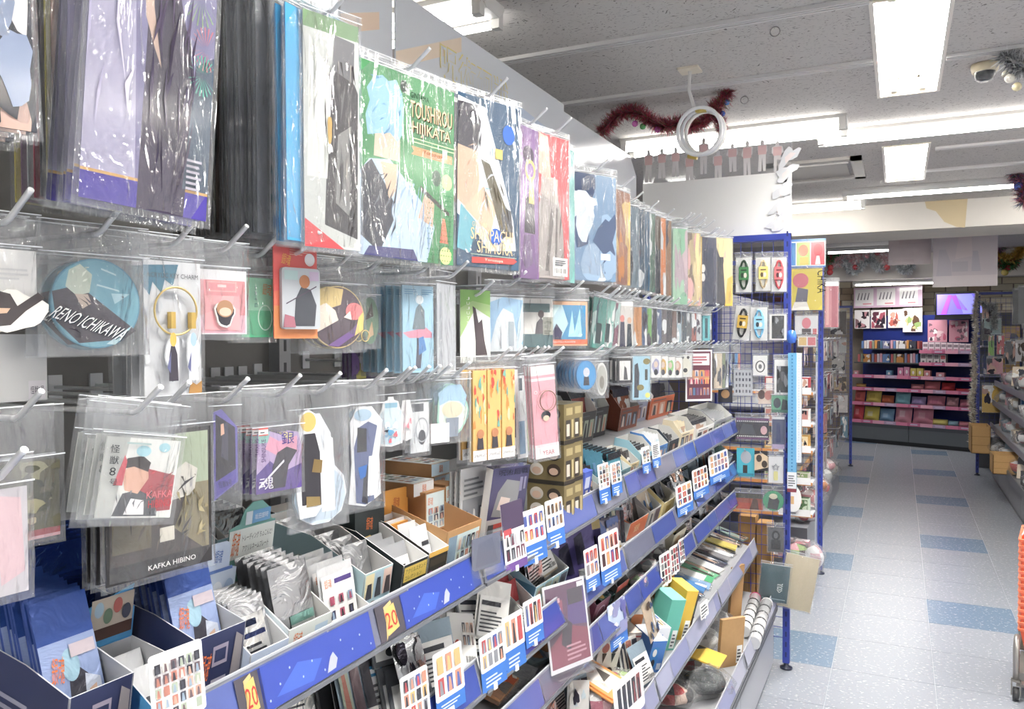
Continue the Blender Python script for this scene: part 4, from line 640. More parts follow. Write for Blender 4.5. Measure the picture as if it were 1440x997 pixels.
def carton_at(label, u0, u1, vt, vb, X, d, base, front=(), side=(), top=(), rz=86, ct=None, mt='card', cs=None, name='carton', cat='box', group=None):
    P = on_x((u0+u1)/2, vb, X); w, h = fit(P, u0, u1, vt, vb, rz*D2R); b = MB(); e = .0006
    b.box(-w/2, w/2, 0, d, 0, h, base, cs=cs, ct=ct); b.box(-w/2-e, w/2+e, -e, d+e, h*.99, h+e, ct or base)
    art_to(b, list(front), w, h, 0); art_to(b, list(side), d, h, 0, M=SIDE(w, d/2)); art_to(b, list(top), w, d, 0, M=Matrix.Translation((0, 0, h+e))@Matrix.Rotation(-math.pi/2, 4, 'X'))
    o = tag(b.build(name, mt, None, P, rz*D2R), label, cat, group); return o, P, w, h
def pouch_mesh(w, h, t, c, arts=(), mt='foilprint', top=None, seed=1):
    b = MB(); r = random.Random(seed); nx, nz = 5, 6
    for sg in (-1, 1):
        i0 = len(b.v)
        for j in range(nz+1):
            for i in range(nx+1):
                gx, gz = i/nx, j/nz; q = (math.sin(math.pi*gx)*math.sin(math.pi*min(1, max(0, (gz-.06)/.88))))**.6 if 0 < i < nx and 0 < j < nz else 0
                b.v.append((-w/2+w*gx, sg*(t/2*q+.0004)+(r.gauss(0, t*.06) if q else 0), h*gz))
        for j in range(nz):
            for i in range(nx):
                a = i0+j*(nx+1)+i; f = (a, a+1, a+nx+2, a+nx+1); b.face(f if sg < 0 else f[::-1], (top or c) if j == nz-1 else c, 0, True)
    art_to(b, list(arts), w, h, -t/2-.0006); return b.mesh('pouch', mt)
def tray(name, label, s, u0, u1, vt, vb, d, hb, out, inn, front=(), side=(), header=None, rz=88, fill=None, group=None, cut=.5, mt='paper', back=0):
    """open display tray: low front wall, tall back wall, sloping sides, optional header card; fill = pouches standing in it"""
    P, w, h = seat(s, u0, u1, vt, vb, rz); root = thing(name, label, 'display box', P, rz*D2R, group); put(root, s, rz); M = root.rotation_euler.to_matrix(); root.location = P+M@Vector((0, back, .0005))
    b = MB(); t = .0016; hb = h*hb
    b.box(-w/2, w/2, 0, t, 0, h, inn, cf=out); b.box(-w/2, w/2, d-t, d, 0, hb, out, cf=inn); b.box(-w/2, w/2, 0, d, 0, t, inn)
    for x, sg in ((-w/2, -1), (w/2-t, 1)):
        A = [(0, 0), (d, 0), (d, hb), (d*cut, hb if cut < .99 else h), (0, h)]
        if cut >= .99: A = [(0, 0), (d, 0), (d, hb), (0, h)]
        b.poly([(x, a[0], a[1]) for a in A][::-1], out if sg < 0 else inn); b.poly([(x+t, a[0], a[1]) for a in A], inn if sg < 0 else out)
        for k in range(1, len(A)):
            p, q = A[k], A[(k+1) % len(A)]; b.poly([(x, *p), (x, *q), (x+t, *q), (x+t, *p)], inn)
    art_to(b, list(front), w, h, 0); art_to(b, list(side), d, h, 0, M=SIDE(w, d/2)); b.build('tray', mt, root)
    if header:
        hh, hc, ha, ho = header; hb2 = card_mb(w*1.0, hh, .0016, hc, list(ha), ho); hb2.build('header_card', mt, root, (0, d+.0012, hb*.9))
    kids = []
    if fill:
        n, pw, ph, pt, c, arts, lab, cat, lean, pm = fill[:10]; ph *= {'B': 1.15, 'C': .95}.get(s, 1); nm = fill[10] if len(fill) > 10 else 'foil_sachet'; grp = lab[:40]+' filling one tray'
        hw = hb*.9+header[0] if header else hb; L = lean*D2R; lo = t+.003
        while True:                                       # lean as far as the back wall lets the row lean
            hi = d-t-.002-min(hw, ph*math.cos(L))*math.tan(L); gap = (hi-lo)/n
            if gap*math.cos(L) >= min(pt, .004)+.0012 or L < 5*D2R: break
            L -= D2R
        pt = max(.0012, min(pt, gap*math.cos(L)-.001)); me = pouch_mesh(w*min(pw, .86), ph, pt, c, arts, pm, seed=len(label))
        for k in range(n):
            o = link(nm, me, None, root.location+M@Vector((R.uniform(-.02, .02)*w, lo+gap*(k+.5), .0028))); tag(o, lab, cat, grp if n > 1 else None); kids.append(o)
            o.rotation_euler = (M@Matrix.Rotation(-L, 3, 'X')@Matrix.Rotation(R.uniform(-.9, .9)*D2R, 3, 'Y')).to_euler()
    CLUSTER.append((root, kids, s)); return root
def lean_row(name, label, cat, s, u0, u1, vt, vb, n, dy, t, c, arts, lean=18, rz=88, mt='foilprint', group=None, along=False, tilt=0, back=0, sag=3, card=False):
    """a row of upright packs leaning back, one behind another (or side by side along the shelf)"""
    P, w, h = seat(s, u0, u1, vt, vb, rz); h = h/max(.5, math.cos(lean*D2R)); me = card_mb(w, h, t, c, list(arts)).mesh(name, mt) if card else pouch_mesh(w, h, t, c, arts, mt, seed=n+int(u0))
    M0 = (Matrix.Rotation(slope(s), 3, 'Y')@Matrix.Rotation(rz*D2R, 3, 'Z'))
    R0 = M0@Matrix.Rotation(tilt*D2R, 3, 'Y')@Matrix.Rotation(-lean*D2R, 3, 'X'); nv = R0@Vector((0, 1, 0)); wide = t+.0012
    step = Vector((0, max(dy, wide/max(.2, abs(nv.y))), 0)) if along else M0@Vector((0, max(dy, wide/max(.3, math.cos(lean*D2R))), 0))
    for k in range(n):
        o = link(name, me, None, P+(Vector((-.012, 0, 0))+step*(k-n/2) if along else M0@Vector((R.uniform(-.004, .004), back, 0))+step*k)); tag(o, label, cat, group or (label[:40]+' in a row' if n > 1 else None))
        o.rotation_euler = R0.to_euler(); LOOSE.append((o, s))
def pop(label, s, u0, u1, v0, v1, base, arts, rz=84, lean=-6, foot=.35, footc='2f6fc4', dx=.016, group=None):
    """paper product card clipped into the price rail"""
    X = SH[s][0]+dx; P = on_x((u0+u1)/2, (v0+v1)/2, X); w, h = fit(P, u0, u1, v0, v1, rz*D2R); P.z -= h/2
    t = thing('product_card', label, 'card', P, rz*D2R, group or 'product cards clipped to the rails'); t.rotation_euler = (lean*D2R, 0, rz*D2R)
    if foot: card_mb(w, h*(foot+.04), .0006, footc, lines(.15, .2, .85, .7, 3, 'cfe0f2', int(u0))).build('rail_sheet', 'paper', t, (0, .0008, -.0))
    card_mb(w, h*(1-foot), .0006, base, list(arts), rrect(r=.08, asp=.7*w/h)).build('picture_sheet', 'gloss', t, (0, 0, h*foot))
    b = MB(); b.box(-.006, .006, -.001, .006, -.004, .008, 'e8ecf0'); b.build('clip', 'satin', t); return t
def lay(name, label, cat, s, u, v, w, l, t, c, arts, yaw_=0, lift=0, mt='gloss', group=None, bag=False, stack=1):
    """flat pack lying on the sloped shelf, its foot towards the aisle"""
    P = on_shelf(s, u, v); M0 = Matrix.Rotation(slope(s), 3, 'Y')@Matrix.Rotation((90+yaw_)*D2R, 3, 'Z')@Matrix.Rotation(-math.pi/2, 3, 'X')
    me = card_mb(w, l, t, c, list(arts)).mesh(name, mt)
    for k in range(stack):
        q = P+Matrix.Rotation(slope(s), 3, 'Y')@Vector((R.uniform(-.01, .01) if k else 0, R.uniform(-.008, .008) if k else 0, lift+.001+t/2+(t+.001)*(stack-1-k)))
        root = thing(name, label, cat, q, 0, group or (label[:40]+' in a pile' if stack > 1 else None)); root.rotation_euler = (M0@Matrix.Rotation(R.uniform(-4, 4)*D2R*(k > 0), 3, 'Y')).to_euler(); link('card', me, root)
        if bag: bag_mb(w, l, t, .012, .006).build('sleeve', ['bag', 'satin'], root)
        LOOSE.append((root, s))
def lumpy(name, label, cat, s, u, v, rx, ry, rz_, cols, seed, wrap=True, mt='plush', lift=0, at=None, group=None):
    """soft thing in a clear bag: a lumpy body plus a loose crinkled wrap"""
    P = at or on_shelf(s, u, v); root = thing(name, label, cat, P+Vector((0, 0, lift)), 0, group); r = random.Random(seed)
    def lump(sc, amp, nseg, nring, cc, ph):
        b = MB(); i0 = 0
        for j in range(nring+1):
            th = math.pi*j/nring
            for i in range(nseg):
                g = 2*math.pi*i/nseg; d = sc*(1+amp*(math.sin(3*g+ph+2*th)+math.sin(4*th+ph*2+g)*.8+r.uniform(-.4, .4)))
                b.v.append((rx*d*math.sin(th)*math.cos(g), ry*d*math.sin(th)*math.sin(g), max(.001, rz_+rz_*d*math.cos(th))))
        for j in range(nring):
            for i in range(nseg): b.face((j*nseg+i, (j+1)*nseg+i, (j+1)*nseg+(i+1) % nseg, j*nseg+(i+1) % nseg), cc[(int(i*len(cc)*1.99/nseg)+j//3) % len(cc)], 0, True)
        return b
    lump(.86, .07, 16, 9, cols, seed).build('body', mt, root)
    if wrap: lump(1.08, .13, 14, 9, ['ffffff'], seed+1).build('wrap', 'bag', root)
    return root
EMB = lambda x, y, w=.3, h=.3, c='e07830': [('t', '銀魂', x, y, w, h, c, -.12)]
THP = ['c9a08c', '4a4c58', '8fa4b8', 'd8cfc4', '6c5a60', '3a3a44', 'b87868', 'a8b4a0']
def sheet(nx, ny, seed, head=True): return ([('r', .06, .9, .94, .96, '9aa4b8')] if head else [])+thumbs(.06, .06, .94, .88, nx, ny, THP, seed)
NAVY = '2b3358'
blue_pack = [('r', 0, .74, 1, 1, '2a4a94'), ('r', 0, .0, 1, .74, '93a7d4'), ('p', [(.3, .1), (.7, .05), (.85, .45), (.6, .56), (.42, .5)], '45444e'), ('p', [(.55, .1), (.95, .1), (.95, .45), (.7, .5)], 'c9d2e4'), ('e', .48, .58, .16, .1, '9cc4d8'), ('p', [(.2, .02), (.4, .05), (.34, .3), (.2, .3)], 'd9b498'), ('p', [(.72, .4), (.86, .42), (.8, .2), (.74, .2)], 'd9b498'), ('e', .3, .3, .16, .05, '77795f'), ('t', '銀魂', .1, .5, .22, .16, 'e8742c', -.2), ('r', .62, .04, .76, .2, '8fb88c'), ('r', .8, .05, .95, .22, '6d7468'), ('r', .5, .62, .95, .7, 'c8bcc4')]
def nfront(sd): return [('t', '銀魂', .08, .35, .22, .4, 'e8742c', -.15)]+[('r', .36, .5, .66, .8, '9a92a4'), ('r', .4, .56, .62, .74, NAVY)]+[('p', [(.72, .05), (.95, .05), (.95, .8), (.8, .9)], '8a8488')]+lines(.36, .1, .66, .4, 2, 'a8a4b4', sd)
tray('display_tray', 'navy display tray of blue printed sachets at the near end', 'A', 120, 206, 948, 1062, .19, 1.1, NAVY, 'b9bcc2', nfront(1), lines(.2, .3, .8, .7, 3, '8c8ca0', 3), fill=(12, .9, .175, .006, '4a66b4', blue_pack, 'blue printed sachet with orange emblem in the navy tray at the end', 'sachet', 26, 'foilprint'), cut=.4)
tray('display_tray', 'navy display tray of blue printed sachets behind the picture sheet', 'A', 208, 287, 908, 1012, .19, 1.1, NAVY, 'b9bcc2', nfront(2), fill=(10, .92, .175, .006, '4a66b4', blue_pack, 'blue printed sachet with orange emblem in the second navy tray', 'sachet', 24, 'foilprint'), cut=.4)
lean_row('foil_sachet', 'shiny blue sachet standing behind the navy trays', 'sachet', 'A', 70, 225, 775, 930, 6, .014, .008, '2f4f9c', [('r', 0, .72, 1, 1, '3c62b8')], lean=10, mt='foil', back=.05)
pop('white picture sheet of many small portraits beside the navy tray', 'A', 216, 291, 912, 1012, 'f3f2f4', sheet(6, 5, 3, False), foot=.0, dx=.02)
tray('display_tray', 'cyan-edged display tray with cut header of round portraits', 'A', 292, 346, 940, 992, .12, 1.5, '4ba3dc', 'c4c6ca', [('r', 0, .5, .5, 1, 'e4e6e8'), ('e', .2, .75, .12, .2, '5a5c60')], header=(.075, '4ba3dc', [('r', .04, .2, .96, .9, 'c9bdae'), ('r', .04, .2, .96, .4, '5a4038')]+[('e', .2+.2*i, .72-.14*(i % 2), .1, .13, c) for i, c in enumerate(('a9c8dc', '6f8a74', 'b8645c', '4c5060'))], [(0, 0), (1, 0), (1, .6), (.85, .62), (.95, 1), (0, .8)]), fill=(2, .85, .07, .005, 'd5d7da', [('e', .4, .3, .2, .2, '5c6066')], 'white sachet with a round mark in the cyan tray', 'sachet', 30, 'foilprint'))
tray('display_tray', 'pale blue display tray with rounded header and silver sachets', 'A', 348, 402, 908, 957, .11, 1.5, 'c3d2ea', 'e2e4e6', [('t', '銀魂', .4, .5, .24, .3, '4a78c0')], header=(.095, 'c6d6ec', [('t', '銀魂', .38, .7, .2, .2, '3f66b4', -.1), ('r', .12, .55, .88, .6, '5a7cc0'), ('e', .22, .25, .14, .16, '9fb8dc'), ('e', .52, .25, .14, .16, 'e0e8f4'), ('e', .82, .25, .13, .16, '9fb8dc')], [(0, 0), (1, 0), (1, .55), (.8, .6), (.78, .95), (.68, 1), (.15, 1), (.08, .95), (.06, .6), (0, .55)]), fill=(6, .9, .105, .007, 'c6c8cc', [('r', .14, .1, .86, .78, 'f2f2f0')]+lines(.2, .15, .8, .45, 4, '4c4e56')+[('r', .2, .5, .8, .56, '3a4474'), ('r', .2, .64, .6, .72, '2c3450')], 'silver sachet with white text label in the pale blue tray', 'sachet', 28, 'foil'))
tray('display_tray', 'teal display tray with rounded header and Japanese lettering', 'A', 402, 463, 872, 921, .13, 1.5, 'dfe6e2', 'e6e6e2', [('t', '銀魂', .1, .35, .2, .5, 'e0742c', -.1), ('r', .6, .3, .9, .8, 'bcd4e8')]+lines(.36, .3, .58, .6, 2, '6d8a84'), header=(.125, '7cb8ae', [('r', 0, .34, 1, .7, 'e2e8e4'), ('t', '銀魂', .06, .38, .16, .3, 'e0742c', -.05), ('t', 'トレーディング ちょこんと!', .28, .54, .66, .08, '3f4c4c'), ('t', 'アクリルネームプレート', .3, .41, .58, .08, '3f4c4c'), ('r', .45, .74, .85, .9, '6fa8d8'), ('t', '坂田銀時', .5, .78, .3, .07, 'eaf2f8'), ('r', .3, .74, .44, .9, 'd8e4ec')], [(0, 0), (1, 0), (1, .72), (.9, .74), (.82, .9), (.65, 1), (.45, 1), (.28, .92), (.2, .76), (0, .72)]), fill=(6, .9, .125, .012, 'c0c2c6', [('r', .28, .05, .9, .42, '8cc4b8'), ('r', .28, .12, .9, .32, 'e6ecea'), ('t', 'トレーディング', .32, .2, .5, .06, '4c5c5c')], 'large silver sachet with a teal label', 'sachet', 22, 'foil'))
tray('display_tray', 'white display tray holding white sachets with six small pictures', 'A', 463, 518, 862, 886, .1, 1.6, 'f0f0ee', 'e6e6e4', fill=(4, .95, .095, .006, 'd6d8da', [('r', .05, .03, .97, .86, 'f5f4f2'), ('t', '銀魂', .12, .66, .2, .14, 'e0742c'), ('r', .4, .7, .9, .78, '5a4a8c')]+thumbs(.14, .1, .92, .56, 3, 2, ['b85a74', '4a4c68', '8fa8c4', '3c3a40'], 4, .5, .6), 'white-fronted silver sachet with six little pictures', 'sachet', 18, 'foilprint'))
tray('display_tray', 'pale blue display tray with three portrait panels on its front', 'A', 501, 541, 802, 858, .24, 1.5, 'b4d4dc', 'dcdcda', [('r', .04, .3, .34, .95, 'e2d6a8'), ('r', .36, .3, .65, .95, 'a9c4d4'), ('r', .67, .3, .97, .95, 'dcc0b4'), ('p', [(.08, .3), (.3, .3), (.26, .7), (.12, .7)], '3a3a44'), ('p', [(.4, .3), (.62, .3), (.56, .8), (.44, .8)], '3c4048'), ('p', [(.72, .3), (.95, .3), (.9, .75), (.76, .75)], '4c4448'), ('e', .35, .15, .12, .08, '6f5c58'), ('r', .6, .04, .9, .24, '8fb8c8')], [('e', .5, .6, .16, .3, '8fa88c'), ('o', .5, .6, .2, .36, .02, 'cfe0dc'), ('e', .15, .3, .1, .2, '4c5c58')], fill=(6, .9, .1, .006, 'bfc1c4', [], 'plain silver sachet in the pale blue tray with portraits', 'sachet', 24, 'foil'))
tray('display_tray', 'dark brown tray with orange emblem behind the teal sachets', 'A', 440, 500, 772, 812, .16, 1.5, '55504c', 'dedad4', [], [('t', '銀魂', .5, .4, .2, .5, 'd8682c', -.1)], back=.03)
tray('display_tray', 'black starry tray with white inside and yellow name panel', 'A', 562, 597, 788, 838, .22, 1.5, '2c3234', 'e8e8e6', [('r', .05, .5, .95, .92, 'd9bc4c'), ('t', 'アクリルスタンド', .1, .72, .8, .14, '2c2c2c'), ('t', 'コレクション', .1, .55, .66, .12, '2c2c2c')]+thumbs(.03, .02, .97, .46, 6, 1, THP, 9), [('t', '銀魂', .3, .5, .2, .36, 'e0742c', -.1), ('e', .75, .3, .12, .3, 'c9b478')], fill=(7, .92, .085, .004, '8e9094', [('r', .1, .1, .95, .7, 'eceae6')]+lines(.15, .2, .8, .6, 3, '3c3e44'), 'black and white slip pack in the starry tray', 'pack', 26, 'paper', 'slip_pack'))
tray('display_tray', 'black tray with gold strip and colourful figure row', 'A', 598, 625, 772, 822, .2, 1.45, '33322e', 'e8e8e6', [('r', 0, .86, 1, 1, 'd8a83c'), ('r', .1, .58, .9, .78, '4c4438')]+thumbs(.03, .02, .97, .52, 4, 1, ['c85a74', '6a8cc4', 'e4dcd4', '4a4a54', '8a5a90'], 10), fill=(6, .9, .1, .004, 'c9cbcd', [('r', .08, .06, .95, .6, 'f0efec'), ('r', .5, .62, .9, .7, '2f3138')]+lines(.15, .15, .8, .5, 3, '44464c'), 'grey slip pack with barcode label in the gold strip tray', 'pack', 22, 'paper', 'slip_pack'))
KR = 'b88a5c'
tray('display_tray', 'kraft cardboard tray with a pale picture label on its front', 'A', 622, 670, 738, 802, .22, 1.35, 'c0935f', 'b3875a', [('r', .06, .1, .96, .85, 'cfe2e2'), ('r', .06, .1, .3, .85, '7f98ac')]+thumbs(.32, .14, .95, .8, 5, 2, THP, 12)+[('r', .1, .0, .9, .06, '8a6a44')], mt='card', cut=.99)
krl = [('r', .04, .04, .96, .96, 'd6e6e8'), ('t', '銀魂', .1, .68, .26, .2, 'e0742c', -.1)]+thumbs(.08, .06, .95, .62, 3, 3, THP, 13)
for (lb, u0, u1, vt, vb) in (('upright kraft carton with a picture label behind the kraft tray', 599, 626, 690, 746), ('second upright kraft carton with a tall picture label', 627, 643, 680, 738)): carton_at(lb, u0, u1, vt, vb, -.845, .05, KR, krl)
o, P, w, h = carton_at('plain kraft carton holding up the pile of flat cartons', 590, 640, 700, 752, -.90, .14, KR); P0 = sz('A', -.97); o.scale.z = 1
for lb, u0, u1, vt, vb, X, fc in (('lower pale blue fronted flat carton in the pile', 611, 634, 668, 685, -.89, 'b8d6e8'), ('topmost pale blue fronted flat carton in the pile', 607, 632, 650, 668, -.885, 'bcd8ea'), ('white fronted flat carton at the near side of the pile', 582, 610, 677, 696, -.86, 'e6e8e8')):
    carton_at(lb, u0, u1, vt, vb, X, .13, 'b4885a', [('r', .0, .04, 1, .96, fc), ('t', '銀魂', .42, .2, .2, .6, 'e0742c')], [], [('r', .02, .02, .98, .98, 'dfe6e6')]+thumbs(.1, .1, .9, .9, 3, 5, THP, 14+u0), ct='d9d6d0')
o, P, w, h = carton_at('orange box body with an emblem under its raised lid', 546, 578, 735, 776, -.85, .07, 'e0962c', [('e', .5, .6, .16, .1, 'c8742c')], mt='paper')
carton_at('raised orange lid panel with emblem and small badge', 541, 574, 688, 736, -.885, .004, 'e8a030', [('t', '銀魂', .36, .5, .26, .28, 'c0481c', -.1), ('e', .5, .18, .1, .07, '7a4a20'), ('e', .5, .18, .06, .04, 'f0d8a0')], rz=80, mt='paper')
carton_at('black starry tray back with emblem standing in the back row', 500, 541, 712, 762, -.87, .05, '2a3436', [('t', '銀魂', .36, .36, .22, .36, 'e0742c', -.1), ('p', [(.2, 0), (.6, 0), (.5, .2), (.3, .18)], 'c9a848')], mt='paper')
tray('display_tray', 'pale blue tray with three bright portraits in the back row', 'A', 432, 488, 752, 788, .12, 1.5, '9fc4d0', 'd9d9d6', [('r', .03, .1, .32, .95, '8fc0cc'), ('r', .34, .1, .64, .95, 'b4c88c'), ('r', .67, .1, .97, .95, 'd07a90'), ('e', .18, .6, .1, .26, '3c3c48'), ('e', .5, .6, .1, .26, 'e0d8a0'), ('e', .82, .6, .1, .26, 'b8506c')], back=.13, fill=(5, .9, .07, .006, '6f7478', [], 'dark pack in the tray with three bright portraits', 'pack', 20, 'foil'))
tray('display_tray', 'white tray with orange emblem and red ribbon in the back row', 'A', 375, 428, 772, 806, .12, 1.5, 'e4e0e0', 'd6d6d4', EMB(.06, .4, .24, .5)+[('r', .4, .1, .95, .95, 'c4d4e0'), ('e', .6, .55, .12, .3, '3f4458'), ('r', .06, .1, .4, .26, 'c86a74')], back=.12, fill=(5, .9, .075, .006, '5f6468', [], 'dark foil pack in the white tray with red ribbon', 'pack', 20, 'foil'))
tray('display_tray', 'grey-mauve tray with cut-out figures on its side in the back row', 'A', 330, 378, 790, 826, .18, 1.9, '9a8f98', 'd2d2d0', [], [('p', wob(201, 12, .2), '4a5564'), ('e', .75, .3, .12, .28, '6d4c50')], back=.1, fill=(5, .9, .09, .006, 'a6a9ad', [], 'silver pack in the grey-mauve tray', 'pack', 20, 'foil'))
tray('display_tray', 'second teal tray with lettered header beside the framed print', 'A', 300, 350, 840, 870, .15, 1.6, '5f9a90', 'c9c9c6', [('r', 0, .3, 1, .8, 'dfe6e2')], header=(.12, '6aa89c', [('r', 0, .34, 1, .66, 'dfe6e2'), ('t', 'ちょこんと!', .3, .52, .6, .08, '3f4c4c'), ('t', 'アクリルスタンド', .2, .4, .66, .08, '3f4c4c')], [(0, 0), (1, 0), (1, .72), (.85, .8), (.6, 1), (.3, 1), (0, .8)]), back=.1)
# inserts of the 20 mark on the rail
def rail_mark(label, s, u0, u1, base, arts):
    x, z, a = SH[s]; u = (u0+u1)/2; vv = 471+(1264-u)*(.593 if s == 'A' else .853)-28; P = on_x(u, vv, x+.008); w, h = fit(P, u0, u1, 0, 10, 90*D2R)
    g = unit_at(P.y); b = card_mb(w, LIP*.9, .0006, base, arts); so = [c for c in g.children if c.name.startswith('shelf')]['ABCDE'.index(s)]; ra = [c for c in so.children][0]
    o = b.build('rail_insert', 'gloss', ra, (x+.0118, P.y-g.location.y, z+.003)); o.rotation_euler = (-14.5*D2R, 0, 90*D2R); o['label'] = label
for u0 in (338, 534): rail_mark('dark insert with a gold-outlined red 20 mark', 'A', u0, u0+36, '4a4650', [('p', [(.3, .1), (.75, .2), (.7, .9), (.3, .8)], 'd8b45c'), ('p', [(.2, 0), (.34, .2), (.3, .9), (.6, 1), (.62, .9), (.36, .8)], 'c9b070'), ('t', '20', .3, .28, .42, .44, 'b8322c')])
for u0, u1 in ((378, 532), (572, 668)): rail_mark('royal blue starry insert with a pale figure-like patch', 'A', u0, u1, '2f46a4', [('p', [(.1, .2), (.3, .7), (.5, .5), (.4, .1)], '3a5cc0'), ('p', [(.52, .08), (.6, .1), (.63, .3), (.6, .5), (.57, .42), (.55, .3)], 'a9aebc')]+[('e', .05+.09*i, .2+.6*((i*7) % 5)/5, .006, .03, '9fb4ec') for i in range(11)])
# ---- second unit onward, top shelf
lean_row('magazine', 'grey-covered slim magazine leaning by the purple book', 'magazine', 'A', 656, 692, 668, 775, 5, .012, .003, 'c9cbce', [('r', .08, .08, .94, .6, '8d9096')]+thumbs(.1, .1, .92, .5, 3, 2, ['5a5c64', '8a8c94', 'd4d4d4'], 21)+lines(.1, .64, .9, .9, 4, '6d7076'), lean=8, rz=84, mt='gloss', card=True, back=.02)
carton('art_book', 'purple book with white lettering and a white paper band', 'A', 679, 731, 655, 768, .02, '4a4468', [('r', 0, 0, 1, .36, 'b8b2b0'), ('p', [(.1, .4), (.5, .36), (.75, .5), (.8, .8), (.4, .85), (.2, .7)], '8a8a8c'), ('p', [(.22, .48), (.5, .44), (.56, .6), (.3, .64)], 'd9c4ba'), ('p', [(.5, .36), (.95, .36), (.9, .55), (.6, .5)], '8a3a6a'), ('t', '呪術廻戦', .16, .9, .8, .08, '26203a'), ('r', .76, .68, .84, .86, '8a84a4'), ('r', .87, .7, .93, .86, '8a84a4'), ('p', [(.15, .24), (.8, .28), (.8, .33), (.15, .3)], 'b8443c'), ('p', [(.2, .12), (.85, .14), (.85, .22), (.2, .2)], 'a8423c'), ('p', [(.02, .04), (.2, .06), (.18, .3), (.04, .3)], '4c4a4c'), ('r', .78, .05, .96, .2, '7f9a94')], rz=74, cat='book', mt='gloss', cs='e4e2de')
gold = [('r', 0, .0, 1, .1, '3a3630')]+[('e', .27+.46*i, .36+.4*j, .18, .16, c) for (i, j), c in zip(((0, 0), (1, 0), (0, 1), (1, 1)), ('e2dcd0', '4a3c34', 'cfc8bc', '3a3430'))]+[('e', .27+.46*i, .33+.4*j, .12, .09, 'd8b8a0') for i in (0, 1) for j in (0, 1)]
for k in range(3):
    P = on_shelf('A', 792, 738); zb_ = P.z; hh_ = .098
    for j in range(2):
        b = MB(); wd, dp = .055, .105; b.box(-wd/2, wd/2, 0, dp, 0, hh_, '7a6c46', ct='4a4434'); art_to(b, gold, dp, hh_, 0, M=SIDE(wd, dp/2)); art_to(b, [('r', 0, 0, 1, .1, '3a3630'), ('r', .2, .72, .8, .9, 'a8986a'), ('r', .15, .12, .6, .6, '3c3834'), ('r', .2, .2, .5, .5, 'cfc4b4'), ('r', .68, .15, .85, .6, 'b8a878')], wd, hh_, 0)
        o = b.build('figure_carton', 'paper', None, (P.x+.012, P.y+.012+.058*j, zb_+(hh_+.001)*k), 84*D2R); tag(o, ['bottom', 'middle', 'topmost'][k]+(' near' if j == 0 else ' far')+' gold and black figure carton in the stacked block', 'box')
tray('display_tray', 'white tray of tall white slip packs before the gold cartons', 'A', 735, 775, 740, 768, .1, 1.5, 'ecebe8', 'e4e4e2', lines(.1, .3, .9, .7, 2, '8a8c90'), fill=(6, .9, .085, .004, 'e9ebe8', [('r', .1, .1, .9, .6, 'cfd4cc')]+lines(.1, .65, .9, .9, 3, '8a9088'), 'white slip pack standing before the gold cartons', 'pack', 24, 'paper', 'slip_pack'))
pop('white card with two rows of coloured figures on a blue rail sheet', 'A', 738, 771, 716, 790, 'f2f2f2', thumbs(.06, .08, .94, .92, 4, 2, ['b84a4c', '4a5ca0', '3c3c44', 'd8b070'], 31, .6, .7))
pop('white card with one and a half rows of figures on blue', 'A', 772, 796, 702, 768, 'f2f2f2', thumbs(.06, .08, .94, .92, 4, 2, ['8a6a50', '4a6aa0', '3c3c44', 'c8a070'], 32, .6, .7))
MIX = [ # u0,u1,vt,vb,depth,back,out,front palette,label,fill n,pack h,pack colour,pack label
 (815, 826, 668, 716, .02, 0, '4a62c0', 'royal blue carton', 0),
 (824, 838, 690, 712, .12, 0, 'e8e4d4', 'cream tray of dark sachets', 6, .085, '3c3a40', 'dark sachet with a red and white corner'),
 (838, 864, 672, 704, .16, 0, 'b9cfcf', 'pale teal tray of comic packs', 9, .10, '3f7f98', 'teal comic pack with orange front'),
 (864, 884, 660, 684, .16, 0, '6f9aa4', 'blue-grey tray of glossy blue packs', 8, .085, '58a4b8', 'glossy blue pack with a round print'),
 (884, 896, 650, 672, .10, 0, 'e4cfa0', 'beige tray of small tins', 3, .07, '4c4844', 'little dark tin'),
 (898, 916, 636, 662, .10, 0, '8fc0d4', 'light blue stepped carton tray', 4, .07, 'd8e8ee', 'pale blue little pack'),
 (918, 936, 626, 650, .10, 0, '4c84c4', 'mid blue tray of white packs', 5, .08, 'e8ecf0', 'white pack with a blue edge'),
 (938, 952, 618, 640, .09, 0, '3c4650', 'charcoal tray of small cards', 4, .06, '6f7a84', 'slate little card pack'),
 (954, 973, 606, 630, .08, 0, 'f0e2c0', 'cream and orange stepped stand', 3, .085, 'f0e0b8', 'cream card with red figures'),
 (975, 1000, 600, 622, .13, 0, 'ecebe8', 'white tray of slim white packs', 8, .08, 'f2f2f0', 'slim white pack'),
 (1002, 1027, 588, 608, .13, 0, '9a9da4', 'grey tray of silver packs at the mesh rack', 8, .075, 'b4b8bc', 'silver pack near the mesh'),
 (806, 832, 615, 662, .12, .17, '9fb9c4', 'pale blue tall tray at the back', 6, .12, '8fa8b4', 'pale blue pack standing at the back'),
 (834, 858, 606, 655, .12, .17, '7890a8', 'blue-grey tall tray at the back', 6, .13, '4c5a6c', 'dark striped pack at the back'),
 (860, 884, 590, 636, .12, .17, '4c4a4c', 'black tall tray with red and silver spines', 9, .12, '8a3a38', 'red-topped silver pack'),
 (886, 906, 584, 628, .12, .17, '35363a', 'black tall tray of silver spined cases', 9, .115, 'a4a8ac', 'silver spined case'),
 (908, 932, 580, 612, .12, .17, '8a4a34', 'copper tray of bronze sachets', 10, .10, '9c5a3c', 'bronze sachet'),
 (936, 956, 575, 604, .10, .17, '9aa0b8', 'lilac-grey tall tray at the back', 5, .09, '7a84a4', 'lilac pack'),
 (960, 990, 566, 596, .10, .17, 'c06038', 'orange-red tray near the notice', 6, .09, '3f3c3e', 'charcoal sachet in the orange-red tray'),
]
